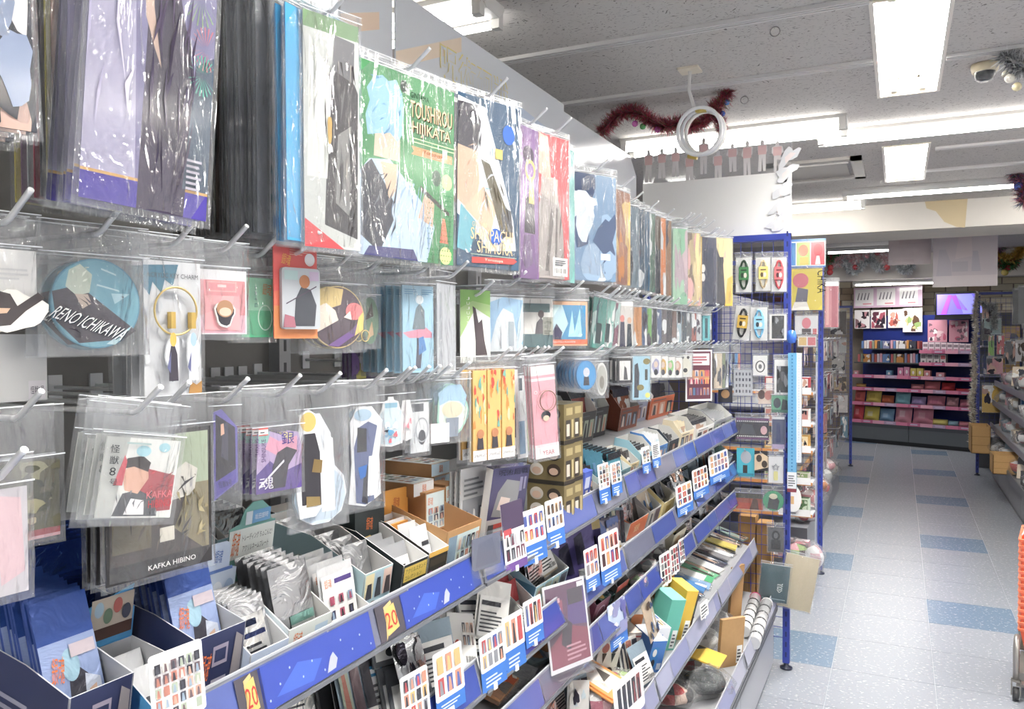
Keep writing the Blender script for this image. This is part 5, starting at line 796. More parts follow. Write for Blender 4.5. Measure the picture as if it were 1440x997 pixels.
for i, q in enumerate(MIX):
    u0, u1, vt, vb, d, bk, c, nm, n = q[:9]
    if not n: carton('carton', nm+' on the top shelf', 'A', u0, u1, vt-6, vb, d, c, [('r', .2, .55, .8, .85, 'c9d0e8'), ('p', [(.3, .05), (.8, .05), (.7, .5), (.4, .5)], 'e4e0d8')]); continue
    ph, pc, pl = q[9:]
    tray('display_tray', nm+' on the top shelf', 'A', u0, u1, vt, vb, d, 1.6, c, 'd6d6d2', thumbs(.05, .1, .95, .8, 3, 1, THP, 40+i)+lines(.1, .84, .9, .94, 1, '5c6068'), fill=(n, .92, ph*(1.75 if bk else 1.15), .006, pc, blobs(['e4e4e0', pc, DARK[i % 5], 'c8a48c', BLU[i % 5]], 60+i, 5, .05, .05, .95, .8, .25)+([('r', 0, .8, 1, 1, '2e3038')] if i % 2 else []), pl+' on the top shelf', 'pack', 20, 'foilprint'), back=bk)
pop('white folded list card on the top shelf rail with tiny squares', 'A', 845, 860, 652, 706, 'f0f0f0', thumbs(.08, .06, .94, .94, 3, 5, THP, 51))
pop('second white list card on the top shelf rail', 'A', 862, 876, 650, 695, 'f0f0f0', thumbs(.08, .06, .94, .94, 2, 5, THP, 52))
pop('narrow white list card with an orange tag on the rail', 'A', 905, 916, 628, 664, 'f2f2f0', thumbs(.08, .06, .94, .8, 2, 4, THP, 53))
pop('narrow white barcode card next to the orange-tagged one', 'A', 919, 930, 622, 656, 'f4f4f2', lines(.1, .1, .9, .9, 7, '5a5c60'))
for k in range(12): hook(.62+k*.06, ROW[3], -.74) if k in (9, 11) else None
t = thing('sign_holder', 'clear sign holder with a dark grey card at the unit joint', 'holder', on_x(684, 798, -.715), 78*D2R)
card_mb(.085, .062, .002, '6a6c86', [('p', [(.1, .1), (.9, .1), (.7, .9), (.2, .8)], '5f617c')]).build('dark_card', 'gloss', t); card_mb(.095, .075, .0015, 'ffffff').build('clear_pocket', 'acrylic', t, (0, -.004, -.004)); b = MB(); b.box(-.045, .045, -.02, .02, -.008, -.004, 'ffffff'); b.build('foot', 'acrylic', t)
pop('purple and white product card with portraits on the unit joint', 'A', 712, 742, 706, 800, 'e8e6ec', [('r', 0, .6, 1, 1, '4a3c58'), ('r', .05, .5, .4, .62, 'b8444c'), ('r', .0, .0, 1, .12, '6a4a90')]+thumbs(.05, .14, .95, .56, 4, 2, ['3c3c44', '8a8c94', '6a3a4c', 'd8d4d4'], 57, .7, .8), foot=.0)
# ---------------------------------------------------------------- lower shelves
def slip(c='e9e9e6', sd=1): return [('r', .06, .05, .94, .72, 'f1f0ed')]+lines(.12, .12, .88, .5, 6, '55575c', sd)+[('r', .12, .56, .7, .64, '3a3c44')]+barcode(.55, .08, .9, .2, sd)
def por(sd, n=3): return thumbs(.03, .08, .97, .95, n, 1, THP, sd, .85, .95)
# second shelf (B)
lean_row('foil_sachet', 'dark silver sachet in the leaning row under the 20 rail mark', 'sachet', 'B', 540, 604, 902, 968, 10, .021, .007, '7b8086', [('r', .1, .08, .6, .5, 'e6e6e2')]+lines(.14, .12, .56, .45, 4, '55575c'), lean=20, rz=52, mt='foil', along=True, tilt=-18, sag=6)
lean_row('foil_sachet', 'black pack with a blue and white label at the rail', 'pack', 'B', 488, 546, 945, 1025, 4, .012, .005, '33353a', [('r', .3, .1, .95, .62, 'eceef0'), ('r', .3, .62, .95, .76, '2f84b8'), ('r', .55, .66, .9, .72, 'e8f0f4')]+lines(.36, .16, .9, .56, 5, '4c4e54'), lean=38, rz=74, mt='gloss', card=True)
lean_row('foil_sachet', 'grey pack with a white oval-marked slip', 'pack', 'B', 540, 582, 950, 1012, 3, .012, .005, '5c6066', [('r', .1, .1, .95, .7, 'f0f0ee'), ('e', .6, .4, .16, .1, '3a3c40'), ('e', .6, .22, .16, .08, '3a3c40')], lean=36, rz=74, mt='gloss', card=True)
lean_row('slip_pack', 'white slip pack with round portraits leaning on the dark sachets', 'pack', 'B', 620, 662, 884, 942, 3, .008, .003, 'f0efec', [('o', .3, .4, .12, .12, .05, 'b8443c'), ('t', '10', .14, .34, .2, .14, 'b8443c')]+thumbs(.5, .4, .95, .85, 3, 2, THP, 71)+barcode(.55, .08, .9, .24, 2), lean=40, rz=70, mt='gloss', card=True, tilt=12)
lean_row('slip_pack', 'clear-fronted pack with a long white text slip', 'pack', 'B', 650, 694, 866, 926, 4, .01, .003, '8f9498', slip(sd=4), lean=42, rz=72, mt='gloss', card=True, tilt=10)
tray('display_tray', 'green and deep blue tray with round sea badge on its side', 'B', 697, 724, 862, 900, .24, 1.7, '9fc4a4', 'd9d9d6', [('r', 0, 0, 1, .5, '8fa8a0')]+por(73), [('r', 0, .0, .62, 1, '3f6fa4'), ('e', .35, .5, .18, .5, 'c4dce6'), ('e', .35, .5, .12, .3, 'b8a49c')], fill=(6, .85, .095, .004, 'd4d6d8', slip(sd=5), 'white text slip pack in the green and blue tray', 'pack', 30, 'paper', 'slip_pack'))
tray('display_tray', 'deep blue tray of dark packs under the long rail', 'B', 610, 655, 868, 905, .2, 1.5, '2c4674', '3a4a5c', [], [('e', .5, .5, .2, .4, '6f8aa4')], back=.12, fill=(10, .9, .085, .005, '5a6268', [('r', .1, .6, .9, .9, '9aa0a4')], 'dark grey pack in the deep blue tray', 'pack', 30, 'foil'))
tray('display_tray', 'slate tray of red and white sachets', 'B', 724, 743, 846, 884, .2, 1.6, 'e4e4e0', 'd6d6d4', lines(.1, .4, .9, .8, 3, '4a4c50'), [('r', 0, 0, 1, 1, '6a6c8a'), ('e', .5, .5, .16, .4, '8a6460')], fill=(8, .9, .085, .005, 'c8484c', [('r', .1, .1, .9, .5, 'f0ecea')], 'red and white sachet in the slate tray', 'sachet', 28, 'foilprint'))
tray('display_tray', 'sky blue tray with standing portraits on its front', 'B', 744, 792, 820, 866, .22, 1.5, 'a8d0e0', 'd8dcdc', por(75, 4), [('r', 0, 0, 1, 1, '4f7f9c')], fill=(12, .9, .085, .004, 'dfe3e6', slip(sd=6), 'silver-edged white pack in the sky blue tray', 'pack', 30, 'foilprint', 'slip_pack'))
lean_row('slip_pack', 'large clear pack with a white barcode slip lying by the purple sachets', 'pack', 'B', 790, 830, 772, 824, 4, .01, .004, 'c4c8cc', slip(sd=7), lean=48, rz=66, mt='gloss', card=True, tilt=14)
lean_row('foil_sachet', 'purple and gold sachet in the fanned row', 'sachet', 'B', 808, 838, 742, 806, 13, .017, .006, '4a4276', [('r', 0, .82, 1, 1, '9c8a58'), ('p', [(.2, .1), (.8, .1), (.7, .7), (.3, .6)], '2c2a40')], lean=22, rz=58, mt='foilprint', along=True, tilt=-14)
lean_row('foil_sachet', 'gold-topped comic sachet beside the purple row', 'sachet', 'B', 846, 866, 736, 786, 6, .014, .006, '8f8a9c', blobs(['c8a86c', '3c3c50', 'e2dcd0', '5a6ca0'], 77, 8), lean=22, rz=60, mt='foilprint', along=True, tilt=-10)
tray('display_tray', 'orange-fronted tray of bronze striped sachets', 'B', 880, 906, 728, 754, .24, 1.5, 'dd7038', 'd4d2ce', [('t', '銀', .3, .3, .3, .4, 'f0d8a0')], [('r', 0, 0, 1, 1, 'c9c6c2')], fill=(13, .9, .095, .005, 'b07850', [('r', 0, .3, 1, 1, '2c2420'), ('r', .1, .1, .9, .3, 'd8a880')], 'bronze sachet with dark stripe in the orange tray', 'sachet', 30, 'foilprint'))
tray('display_tray', 'grey tray with small round photo on its side', 'B', 908, 924, 714, 738, .18, 1.7, 'b4b8ba', 'd4d4d2', por(78, 2), [('e', .6, .5, .2, .4, '8a8488')], fill=(3, .8, .06, .005, '6d6f74', [], 'dark pack in the grey tray with round photo', 'pack', 25, 'foil'))
tray('display_tray', 'butter yellow tray of black-edged packs', 'B', 928, 944, 702, 726, .18, 1.7, 'e4cf8c', 'd9d4c4', [('r', .3, .2, .7, .7, 'c8a84c')], [('e', .4, .6, .2, .3, '8a7048')], fill=(5, .8, .085, .004, '4a4a4c', [('r', .1, .1, .9, .3, 'f0ecdc')], 'black-edged pack in the butter yellow tray', 'pack', 30, 'gloss'))
tray('display_tray', 'white tray of coiled silver packs', 'B', 946, 966, 688, 712, .24, 1.5, 'ecebea', 'dadad8', lines(.1, .3, .9, .8, 2, 'a9acb0'), fill=(12, .9, .085, .008, 'aeb2b6', [('r', .2, .1, .8, .4, 'dfe6e8')], 'coiled silver pack in the white tray', 'pack', 26, 'foil'))
tray('display_tray', 'dark green tray of grey sachets', 'B', 968, 990, 672, 696, .22, 1.5, '3c5a50', 'b8bcb8', por(80, 3), fill=(9, .9, .09, .007, '8f9696', [('r', .2, .1, .8, .5, '4f7a70')], 'grey sachet with green label', 'sachet', 26, 'foil'))
tray('display_tray', 'navy tray of teal sachets against the mesh rack', 'B', 996, 1026, 646, 668, .2, 1.5, '3a4470', 'b4b8c0', por(81, 4), fill=(10, .9, .1, .006, '3f7a74', [('r', .1, .1, .9, .5, '2c4a50')], 'teal sachet against the mesh rack', 'sachet', 26, 'foilprint'))
for k, (u0, u1, v0, v1, nx, ny, nm, ft) in enumerate(((568, 606, 945, 1012, 4, 3, 'white card of bright little portraits at the second rail', .0), (616, 656, 912, 1000, 3, 2, 'large white card with six standing figures and blue foot', .25), (680, 714, 890, 966, 4, 2, 'card of eight oval portraits on a bright blue sheet', .36), (713, 741, 864, 940, 3, 1, 'card of three black-coated figures on a blue sheet', .38), (741, 766, 842, 905, 4, 1, 'card with red-toned figures on a blue sheet', .36), (826, 845, 770, 828, 3, 2, 'tall white card of coloured figures on a blue sheet', .3), (848, 875, 748, 818, 4, 2, 'paired white card of brown and blue figures', .3), (954, 976, 680, 722, 3, 3, 'white triple card of tiny squares on a pale blue strip', .3), (977, 998, 658, 698, 4, 3, 'white list card of grey thumbnails by the green tray', .28), (1000, 1027, 636, 676, 5, 3, 'white list card of tiny thumbnails beside the mesh rack', .28))):
    pop(nm, 'B', u0, u1, v0, v1, 'f2f2f2', thumbs(.06, .06, .94, .94, nx, ny, ['b84a4c', '4a5ca0', '3c3c44', 'd8b070', '8a8c94', 'c88a70'], 90+k, .7, .8), foot=ft)
# third shelf (C)
lay('gift_pack', 'grey card pack lying by the framed purple poster', 'pack', 'C', 745, 965, .13, .1, .012, 'c4c6c6', [('r', .1, .1, .9, .5, 'a8acac')], 10, bag=True)
lay('gift_pack', 'teal and white crumpled wrap pack near the framed poster', 'pack', 'C', 770, 930, .14, .14, .012, '8fa4a4', blobs(['c88a50', 'e4e4e0', '5c6a6c', 'd8c8b8'], 95, 8), -14, bag=True, lift=.01)
lay('gift_pack', 'orange cornered picture pack lying at the third rail', 'pack', 'C', 715, 985, .12, .1, .01, 'e0a06c', blobs(['e8e0d4', 'c8643c', '8a7a6c'], 96, 7), 5, bag=True)
t = on_x(804, 880, SH['C'][0]+.03); 
def framed():
    rz = 68; P = on_x(805, 880, SH['C'][0]+.028); w, h = fit(P, 776, 834, 822, 940, rz*D2R); P.z -= h/2
    t = thing('framed_poster', 'purple poster in a white frame and clear stand at the third rail', 'poster', P, rz*D2R); t.rotation_euler = (-9*D2R, 0, rz*D2R)
    card_mb(w, h, .002, 'ece8ee', [('r', .04, .05, .96, .97, '63365c'), ('p', [(.04, .05), (.96, .05), (.96, .4), (.5, .5), (.04, .3)], '8a3450'), ('p', [(.5, .5), (.96, .45), (.96, .9), (.55, .85)], '553a84'), ('p', [(.1, .5), (.4, .45), (.42, .8), (.15, .85)], '9c4060'), ('r', .55, .72, .92, .9, '3a2c40'), ('p', [(.3, .3), (.5, .2), (.6, .5), (.4, .62)], '3c2a40'), ('r', .8, .9, .95, .96, 'e4e0e4')]+lines(.4, .1, .9, .3, 4, 'c88a9c')+lines(.3, .55, .36, .9, 3, 'd8a8b8')).build('print', 'gloss', t)
    card_mb(w*1.06, h*1.04, .0015, 'ffffff').build('clear_cover', 'acrylic', t, (0, -.004, -.006)); b = MB(); b.box(-w/2, w/2, -.03, .02, -.012, -.008, 'ffffff'); b.build('foot', 'acrylic', t)
framed()
tray('display_tray', 'plum tray of red sachets right of the framed poster', 'C', 838, 858, 846, 884, .14, 1.5, '7a3c50', 'b8a8b0', [('o', .5, .5, .3, .3, .04, 'c8b8c0')], fill=(4, .9, .09, .005, 'b83a44', [('r', .2, .1, .8, .5, 'f0eae8')], 'red sachet with white slip in the plum tray', 'sachet', 26, 'foilprint'))
lean_row('foil_sachet', 'green and amber printed sachet behind the blue picture card', 'sachet', 'C', 850, 874, 812, 872, 6, .02, .006, '5c8a80', blobs(['e0b860', '3c4c50', 'dfe6e2'], 97, 7), lean=22, rz=60, along=True, tilt=-12)
pop('pale blue picture card hanging off the third rail', 'C', 860, 884, 846, 908, 'b8d0ec', blobs(['8a98c4', 'e8e8f0', 'c8a0a8', '5a6cb0'], 98, 12), foot=.25)
tray('display_tray', 'dark tray of black-rimmed cases on the third shelf', 'C', 878, 894, 826, 856, .14, 1.6, '4c4844', '9a9894', [('r', 0, .7, 1, 1, 'b8503c')], fill=(6, .9, .08, .004, '4a4c50', [('r', .1, .1, .9, .6, '9aa0a4')], 'black-rimmed case on the third shelf', 'case', 24, 'gloss'))
lumpy('plush_charm', 'pink and green soft charm in a clear wrap on the third shelf', 'plush', 'C', 896, 826, .035, .04, .022, ['d8a4ac', 'a4c48c', 'e4dcd8'], 5)
lumpy('plush_charm', 'pink and grey wrapped soft charm beside the list cards', 'plush', 'C', 912, 806, .04, .045, .025, ['d49aa8', '9aa0a4', 'e8e4e0'], 6)
lumpy('plush_charm', 'mauve and white wrapped soft charm at the back', 'plush', 'C', 926, 790, .04, .04, .025, ['b88a9c', 'e6e2e2', '6c6a70'], 7)
for k, (u0, u1, v0, v1, nm) in enumerate(((931, 945, 778, 822, 'narrow white grid card at the soft charms'), (945, 956, 768, 806, 'narrow white list card with red lettering'), (957, 964, 758, 790, 'slim barcode card on the third rail'))):
    pop(nm, 'C', u0, u1, v0, v1, 'f4f4f2', thumbs(.08, .06, .94, .94, 3, 4, ['8a8c90', 'b8505c', '3c3c44'], 105+k), foot=.0)
tray('display_tray', 'cream tray of yellow banded sachets', 'C', 948, 966, 748, 774, .2, 1.6, 'dcd4b8', 'dad6cc', [('e', .4, .5, .2, .3, 'c8a070')], [('e', .5, .5, .2, .4, 'b88a60')], fill=(8, .9, .085, .006, 'cbb84c', [('r', .1, .1, .9, .5, '4a4844')], 'yellow banded sachet in the cream tray', 'sachet', 26, 'foilprint'))
for k, (u, v, c, nm, yw) in enumerate(((978, 752, 'b4b8bc', 'silver', -8), (988, 744, '8a94a0', 'steel grey', 6), (994, 730, '55607a', 'navy star', -5), (1004, 724, 'c4a88c', 'round peach', 10), (1010, 714, '8fa4c4', 'pale blue', -12), (1018, 708, '5c7068', 'dark green', 4), (1024, 700, '77797c', 'grey', 8))):
    lay('gift_pack', nm+' clear-wrapped flat pack lying towards the mesh on the third shelf', 'pack', 'C', u, v, .11, .16, .008, c, blobs([c, 'e4e6e8', DARK[k % 5], 'b8a090'], 110+k, 6), yw, lift=.008*(k % 3), bag=True, mt='gloss')
# fourth shelf (D)
LONG = [('3f4a58', 'dark slate'), ('4c86c4', 'sky blue'), ('8ab0dc', 'pale blue'), ('e6e8e6', 'white and green'), ('6cbf8c', 'green'), ('dfe0de', 'white'), ('3a4660', 'navy'), ('8a8c90', 'grey striped'), ('b8bcc0', 'silver'), ('e0cf60', 'lemon yellow'), ('55585c', 'charcoal'), ('9ab4b0', 'sea green')]
for k, (c, nm) in enumerate(LONG):
    u = 985+k*5.6; v = 842-k*7.4
    lay('towel_pack', nm+' long flat pack lying down the fourth shelf', 'pack', 'D', u, v, .075, .27, .008, c, blobs([c, 'eceeee', DARK[k % 5], 'c8a890'], 130+k, 7, s=.22)+([('r', 0, 0, 1, .12, '4fae78')] if k == 3 else []), R.uniform(-12, 6), lift=.009*(k % 3), bag=k % 2 == 0)
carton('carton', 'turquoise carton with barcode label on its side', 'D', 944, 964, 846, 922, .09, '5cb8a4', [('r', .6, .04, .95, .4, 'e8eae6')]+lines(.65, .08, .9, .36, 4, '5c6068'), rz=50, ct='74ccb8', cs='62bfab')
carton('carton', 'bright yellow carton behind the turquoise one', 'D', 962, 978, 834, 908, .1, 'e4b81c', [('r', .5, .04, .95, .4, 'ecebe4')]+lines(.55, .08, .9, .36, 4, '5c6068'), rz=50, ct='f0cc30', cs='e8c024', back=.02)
carton('carton', 'ochre carton half hidden behind the yellow one', 'D', 950, 966, 826, 894, .08, 'b8803c', rz=50, ct='c88f48', back=.14)
carton('carton', 'dark brown rounded carton beside the yellow one', 'D', 976, 986, 838, 896, .05, '4f4640', [('r', .1, .5, .9, .7, '3f6a60')], rz=50)
wb1 = [('r', .08, .1, .55, .8, '2f78b8'), ('e', .3, .62, .14, .12, 'e4e0dc'), ('e', .3, .3, .14, .12, '3c3c44'), ('r', .62, .1, .92, .3, 'c9d4e4')]
carton('carton', 'white and blue figure carton on top of the fourth shelf pile', 'D', 912, 932, 880, 930, .1, 'e8eaee', wb1, [('e', .5, .5, .2, .24, '4a5a8c')], thumbs(.1, .1, .9, .9, 4, 2, ['3c3c48', '5a7ab8', 'd8b860'], 141), rz=52, up=.0)
carton('carton', 'second white and blue figure carton lower in the pile', 'D', 918, 938, 900, 948, .1, '3f74bc', wb1, rz=52, ct='e4e8f0')
carton('carton', 'white carton with orange front panel', 'D', 940, 956, 872, 936, .06, 'e9e4dc', [('r', 0, .45, 1, .85, 'e08a50'), ('r', .2, .1, .8, .4, 'd8c890')], rz=52, ct='f0d8c0')
wb2 = [('r', 0, .9, 1, .94, 'c8605c')]+[('e', .3, .72, .16, .1, 'b86a60'), ('e', .7, .72, .16, .1, '3c3a44'), ('p', [(.2, .62), (.4, .62), (.3, .42)], '4a3a34'), ('p', [(.6, .62), (.8, .62), (.7, .42)], '3a3a40'), ('e', .65, .24, .18, .1, '3f3634')]
carton('carton', 'white carton with small round doll heads and red trim', 'D', 890, 922, 922, 1000, .09, 'efe8e0', wb2, wb2, thumbs(.15, .15, .85, .85, 4, 2, ['4a3a34', 'b85a54', '3c3a44'], 142, .3, .8), rz=52, ct='f4efe8')
carton('carton', 'cream carton with red trim behind the doll-head carton', 'D', 876, 896, 912, 960, .08, 'e8dcd0', [('r', 0, .85, 1, .9, 'c8605c')], rz=52, back=.08)
lean_row('towel_pack', 'orange-bordered glitter pack leaning out over the rail', 'pack', 'D', 852, 900, 905, 1012, 2, .01, .004, 'e89a4c', [('r', .1, .08, .9, .85, 'd9cfc0'), ('p', [(.2, .3), (.6, .2), (.8, .7), (.4, .8)], 'e2dcd8'), ('p', [(.4, .2), (.8, .2), (.75, .4)], '55504c'), ('e', .5, .5, .16, .14, 'c8b8b0'), ('r', .1, .86, .9, .98, 'e8b07c')], lean=30, rz=60, mt='gloss', card=True, tilt=-16)
pop('white card with small black figures on the fourth rail', 'D', 868, 908, 948, 1010, 'f2f0f0', thumbs(.1, .2, .9, .9, 5, 1, ['3c3c44', '8a4a4c'], 143), foot=0)
lumpy('plush_toy', 'pale green soft toy in a clear bag', 'plush', 'D', 872, 980, .06, .07, .035, ['b8d48c', 'a9c87c', 'e4ecd0', 'd8707c'], 11, lift=.0)
lumpy('plush_toy', 'pink and white soft toy in a clear bag beside the green one', 'plush', 'D', 838, 1000, .06, .07, .035, ['d89aa4', 'f0ecec', 'c8607c'], 12)
lumpy('plush_toy', 'mauve wrapped soft toy behind the orange-bordered pack', 'plush', 'D', 856, 935, .05, .05, .03, ['9a8088', 'c8b8b8', '6c5c60'], 13)
pop('small white tag at the long packs on the fourth rail', 'D', 986, 997, 846, 868, 'f2f2ee', lines(.1, .1, .9, .9, 4, '6a6c70'), foot=0)
# bottom shelf (E)
lumpy('plush_toy', 'dark grey soft toy in a crinkled bag on the bottom shelf', 'plush', 'E', 992, 975, .085, .09, .045, ['44484a', '3c4042', '5c6062'], 21)
lumpy('plush_toy', 'black and red soft toy in a bag on the bottom shelf', 'plush', 'E', 945, 990, .08, .08, .04, ['3a3a40', '34343a', 'b8383c', 'd8b8a8'], 22)
lumpy('plush_toy', 'white and grey wrapped soft toy at the back of the bottom shelf', 'plush', 'E', 985, 915, .08, .1, .05, ['e4e4e2', '9a9ca0', 'd4d4d4'], 23)
lumpy('plush_toy', 'pale wrapped soft toy with red tag', 'plush', 'E', 968, 945, .06, .08, .045, ['dcdcda', 'b8bcc0', 'b8444c'], 24)
lumpy('plush_toy', 'light grey wrapped soft toy beside the cardboard sheet', 'plush', 'E', 1008, 890, .07, .08, .05, ['e8e8e6', 'c4c6c8'], 25)
lean_row('towel_pack', 'flat yellow pack with a black corner picture leaning on the bag pile', 'pack', 'E', 1000, 1034, 884, 962, 1, .01, .006, 'ecc43c', [('p', [(.6, .45), (.98, .3), (.98, .98), (.6, .98)], '4a4844'), ('r', .0, .4, .6, .8, 'e4b428'), ('r', .62, .5, .95, .6, 'c8a83c')], lean=32, rz=58, mt='gloss', card=True, tilt=-18)
carton('carton', 'plain kraft cardboard mailer standing on the bottom shelf', 'E', 1012, 1044, 868, 936, .015, 'b58f5e', [('r', .72, .06, .96, .42, 'e6e6e2')]+lines(.75, .1, .93, .38, 4, '4a4a4c'), rz=52, mt='card')
carton('carton', 'tall kraft cardboard panel at the end of the bottom shelf', 'E', 1040, 1056, 800, 880, .012, 'a88050', rz=70, mt='card', back=.05)
carton('carton', 'white ribbed carton edge behind the kraft mailer', 'E', 1018, 1036, 830, 890, .05, 'd8d8d6', lines(.1, .05, .9, .95, 8, 'b0b0ae'), rz=70, back=.12)
def ptube(label, u0, v0, u1, v1, c, cap):
    a = on_shelf('E', u0, v0); b_ = on_shelf('E', u1, v1); a.z += .03; b_.z += .03; d = (b_-a).normalized()
    t = thing('poster_tube', label, 'poster tube', (a+b_)/2); mid = (a+b_)/2; b = MB(); b.tube([a-mid, b_-mid], .026, c, 14); 
    for k in range(5): q = (a-mid)+(b_-a)*(.12+.17*k); b.tube([q, q+d*.016], .0265, '4a4a4e', 14)
    b.build('roll', 'gloss', t); b = MB(); b.tube([b_-mid, b_-mid+d*.012], .027, cap, 14); b.build('end_cap', 'gloss', t)
ptube('striped rolled poster with a pink end lying on the bottom shelf', 1046, 898, 1062, 850, 'd8d8d8', 'd85a84')
ptube('silver wrapped poster roll next to the pink-ended one', 1060, 915, 1078, 858, 'c4c6c8', 'e8e8e8')
# packs leaning at the front of the lower shelves
LC = [('b4b8bc', 'silver'), ('e6e6e2', 'white'), ('5a5e66', 'charcoal'), ('8fa4b4', 'grey-blue'), ('c8b8a0', 'sand'), ('6a7a84', 'slate'), ('d0d4d8', 'pale grey')]
LM = []
for k, (c, nm) in enumerate(LC):
    for q in range(3):
        a = slip(sd=k*3+q) if q == 0 else (por(600+k*3+q, 3)+[('r', .05, .02, .95, .1, 'f0f0ee')] if q == 1 else blobs([c, 'f0f0ee', DARK[k % 5], 'c8a08c', BLU[k % 5]], 620+k, 8, .05, .05, .95, .95, .2))
        LM.append((pouch_mesh(.085, .12, .008, c, a, 'foil' if k in (0, 6) else 'foilprint', seed=700+k*3+q), nm+[' pack with a white text slip', ' pack with small portraits', ' pack with mixed print'][q]))
for si, (s_, y0, y1, st) in enumerate((('B', .98, 4.0, .062), ('C', 1.3, 4.0, .062), ('D', 1.75, 2.9, .08))):
    y = y0; k = si*5
    while y < y1:
        me, nm = LM[(k*5+si*4) % 21]; x = SH[s_][0]-R.uniform(.05, .13); ln = R.uniform(20, 42)
        M0 = Matrix.Rotation(slope(s_), 3, 'Y')@Matrix.Rotation(R.uniform(58, 92)*D2R, 3, 'Z')@Matrix.Rotation(-ln*D2R, 3, 'X')@Matrix.Rotation(R.uniform(-14, 14)*D2R, 3, 'Y')
        o = link('wrapped_pack', me, None, (x, y, sz(s_, x)+.004)); o.rotation_euler = M0.to_euler(); LOOSE.append((o, s_))
        bay = ['', 'first', 'second', 'third', 'fourth'][max(1, min(4, [i for i in range(5) if SEC[i] <= y][-1]))]
        tag(o, nm+' on the '+SHN[s_]+', '+bay+' bay', 'pack', nm+'s on the '+SHN[s_]); y += st*R.uniform(.7, 1.3); k += 1
# ---------------------------------------------------------------- blue mesh rack at the end of the run
BL = '2c3f9c'
def mesh_panel(w, h, cell=.05, r=.0018, c=BL):
    b = MB(); nx = round(w/cell); nz = round(h/cell)
    for i in range(nx+1): b.tube([(w*i/nx, 0, 0), (w*i/nx, 0, h)], r, c, 4)
    for j in range(nz+1): b.tube([(0, -.003, h*j/nz), (w, -.003, h*j/nz)], r, c, 4)
    return b
def rack(label, x0, x1, y, z1, panels, group=None, feet=True):
    t = thing('mesh_rack', label, 'rack', (x0, y, 0), 0, group); w = x1-x0
    for x in (0, w):
        b = MB(); b.box(x-.016, x+.016, -.016, .016, .03, z1, BL)
        for k in range(int(z1/.05)): b.box(x-.004, x+.004, -.0166, -.016, .06+k*.05, .085+k*.05, '1c2660')  # post slots, the recess shading put into a darker blue
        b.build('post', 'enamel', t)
        if feet: b = MB(); b.lathe([(.0, 0), (.03, 0), (.03, .008), (.012, .014), (.012, .035)], '2a3046', 12, (x, 0, 0)); b.build('foot', 'enamel', t)
    b = MB(); b.box(-.016, w+.016, -.014, .014, z1-.03, z1, BL); b.build('top_bar', 'enamel', t)
    for z0, zz in panels: b = mesh_panel(w-.03, zz-z0); b.build('mesh_panel', 'enamel', t, (.015, 0, z0))
    return t
YR = 4.10
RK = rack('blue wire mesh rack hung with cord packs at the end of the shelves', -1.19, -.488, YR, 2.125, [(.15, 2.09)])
YP = YR-.045
def hook_y(root, x, z, y0, y1):
    b = MB(); b.tube([(0, 0, 0), (0, -(y0-y1), 0), (0, -(y0-y1)-.012, .012)], .0022, 'c9ccd0', 6); b.build('peg_hook', 'chrome', root, (x-root.location.x, y0-root.location.y, z-root.location.z))
def hangy(name, label, cat, box, arts, base='f2f2f2', Y=None, root=None, outline=None, bag=True, tilt=0, n=1, parts=None, rz=6, flap=.025, t=.002, hk=True, mt='gloss', dy=.012, ms=.006):
    Y = YP if Y is None else Y; root = root or RK; u0, u1, v0, v1 = box; P = on_y((u0+u1)/2, (v0+v1)/2, Y); w, h = fit(P, u0, u1, v0, v1, rz*D2R); P.z -= h/2
    o = thing(name, label, cat, P, 0, (label[:40]+' on one hook') if n > 1 else None); o.rotation_euler = (0, tilt*D2R, rz*D2R)
    card_mb(w, h, t, base, list(arts), outline).build('card', mt, o)
    if bag: bag_mb(w, h, t, flap, ms).build('sleeve', ['bag', 'satin'], o)
    if parts: parts(o, w, h, t)
    if hk: hook_y(root, P.x, P.z+h+(flap*.5 if bag else -.01), root.location.y, Y-.03)
    for k in range(1, n): clone(o, (P.x+R.uniform(-.003, .003), P.y+dy*k, P.z))
    return o
def cord(c, lab, labc, zl=(.35, .72)):
    def f(root, w, h, t):
        b = MB(); pts = []
        for k in range(150):
            g = k/150*2*math.pi*5; q = .8+.2*math.sin(k*.37); pts.append((w*.3*q*math.cos(g), -t/2-.005-.004*math.sin(k*1.3), h*.5+h*.42*math.sin(g)*(.94+.06*math.cos(k*.5))))
        b.tube(pts, .0026, c, 5); b.build('cord', 'satin', root)
        card_mb(w*.62, h*(zl[1]-zl[0]), .012, lab, [('e', .35, .35, .16, .2, labc), ('e', .66, .35, .16, .2, 'e8e2d4'), ('r', .2, .7, .8, .8, labc)]).build('label_sleeve', 'paper', root, (0, -t/2-.006, h*zl[0]))
    return f
for (b4, c, l, lc, lb, tl) in (((1035, 1057, 362, 411), '2f4a38', '3f7f4c', '203a2a', 'dark green cord with a green label on a white card', 0), ((1063, 1084, 362, 409), 'cbb894', 'e8d070', '6a5a40', 'cream cord with a yellow label on a white card', 0), ((1085, 1106, 362, 410), 'c8545c', 'dc6a70', '4a2c34', 'red cord with a red label on a white card', 0), ((1030, 1053, 430, 478), '2f3034', 'd4ac3c', '4a3c20', 'black cord with a mustard label on a tilted white card', 6), ((1056, 1079, 432, 479), '74bce0', '94d2ec', '3c4a58', 'sky blue cord with a pale blue label', 0)):
    hangy('cord_pack', lb, 'cord', b4, [], 'f0f0ee', parts=cord(c, l, lc), tilt=tl)
hangy('cord_pack', 'black flat cord pack on a white card beside the sky blue cord', 'cord', (1082, 1106, 442, 478), [('r', .14, .05, .86, .95, '3a3c40')]+blobs(['55585e', '8a8e94', '2a2c30'], 301, 9, .14, .05, .86, .95, .2), 'f0f0ee')
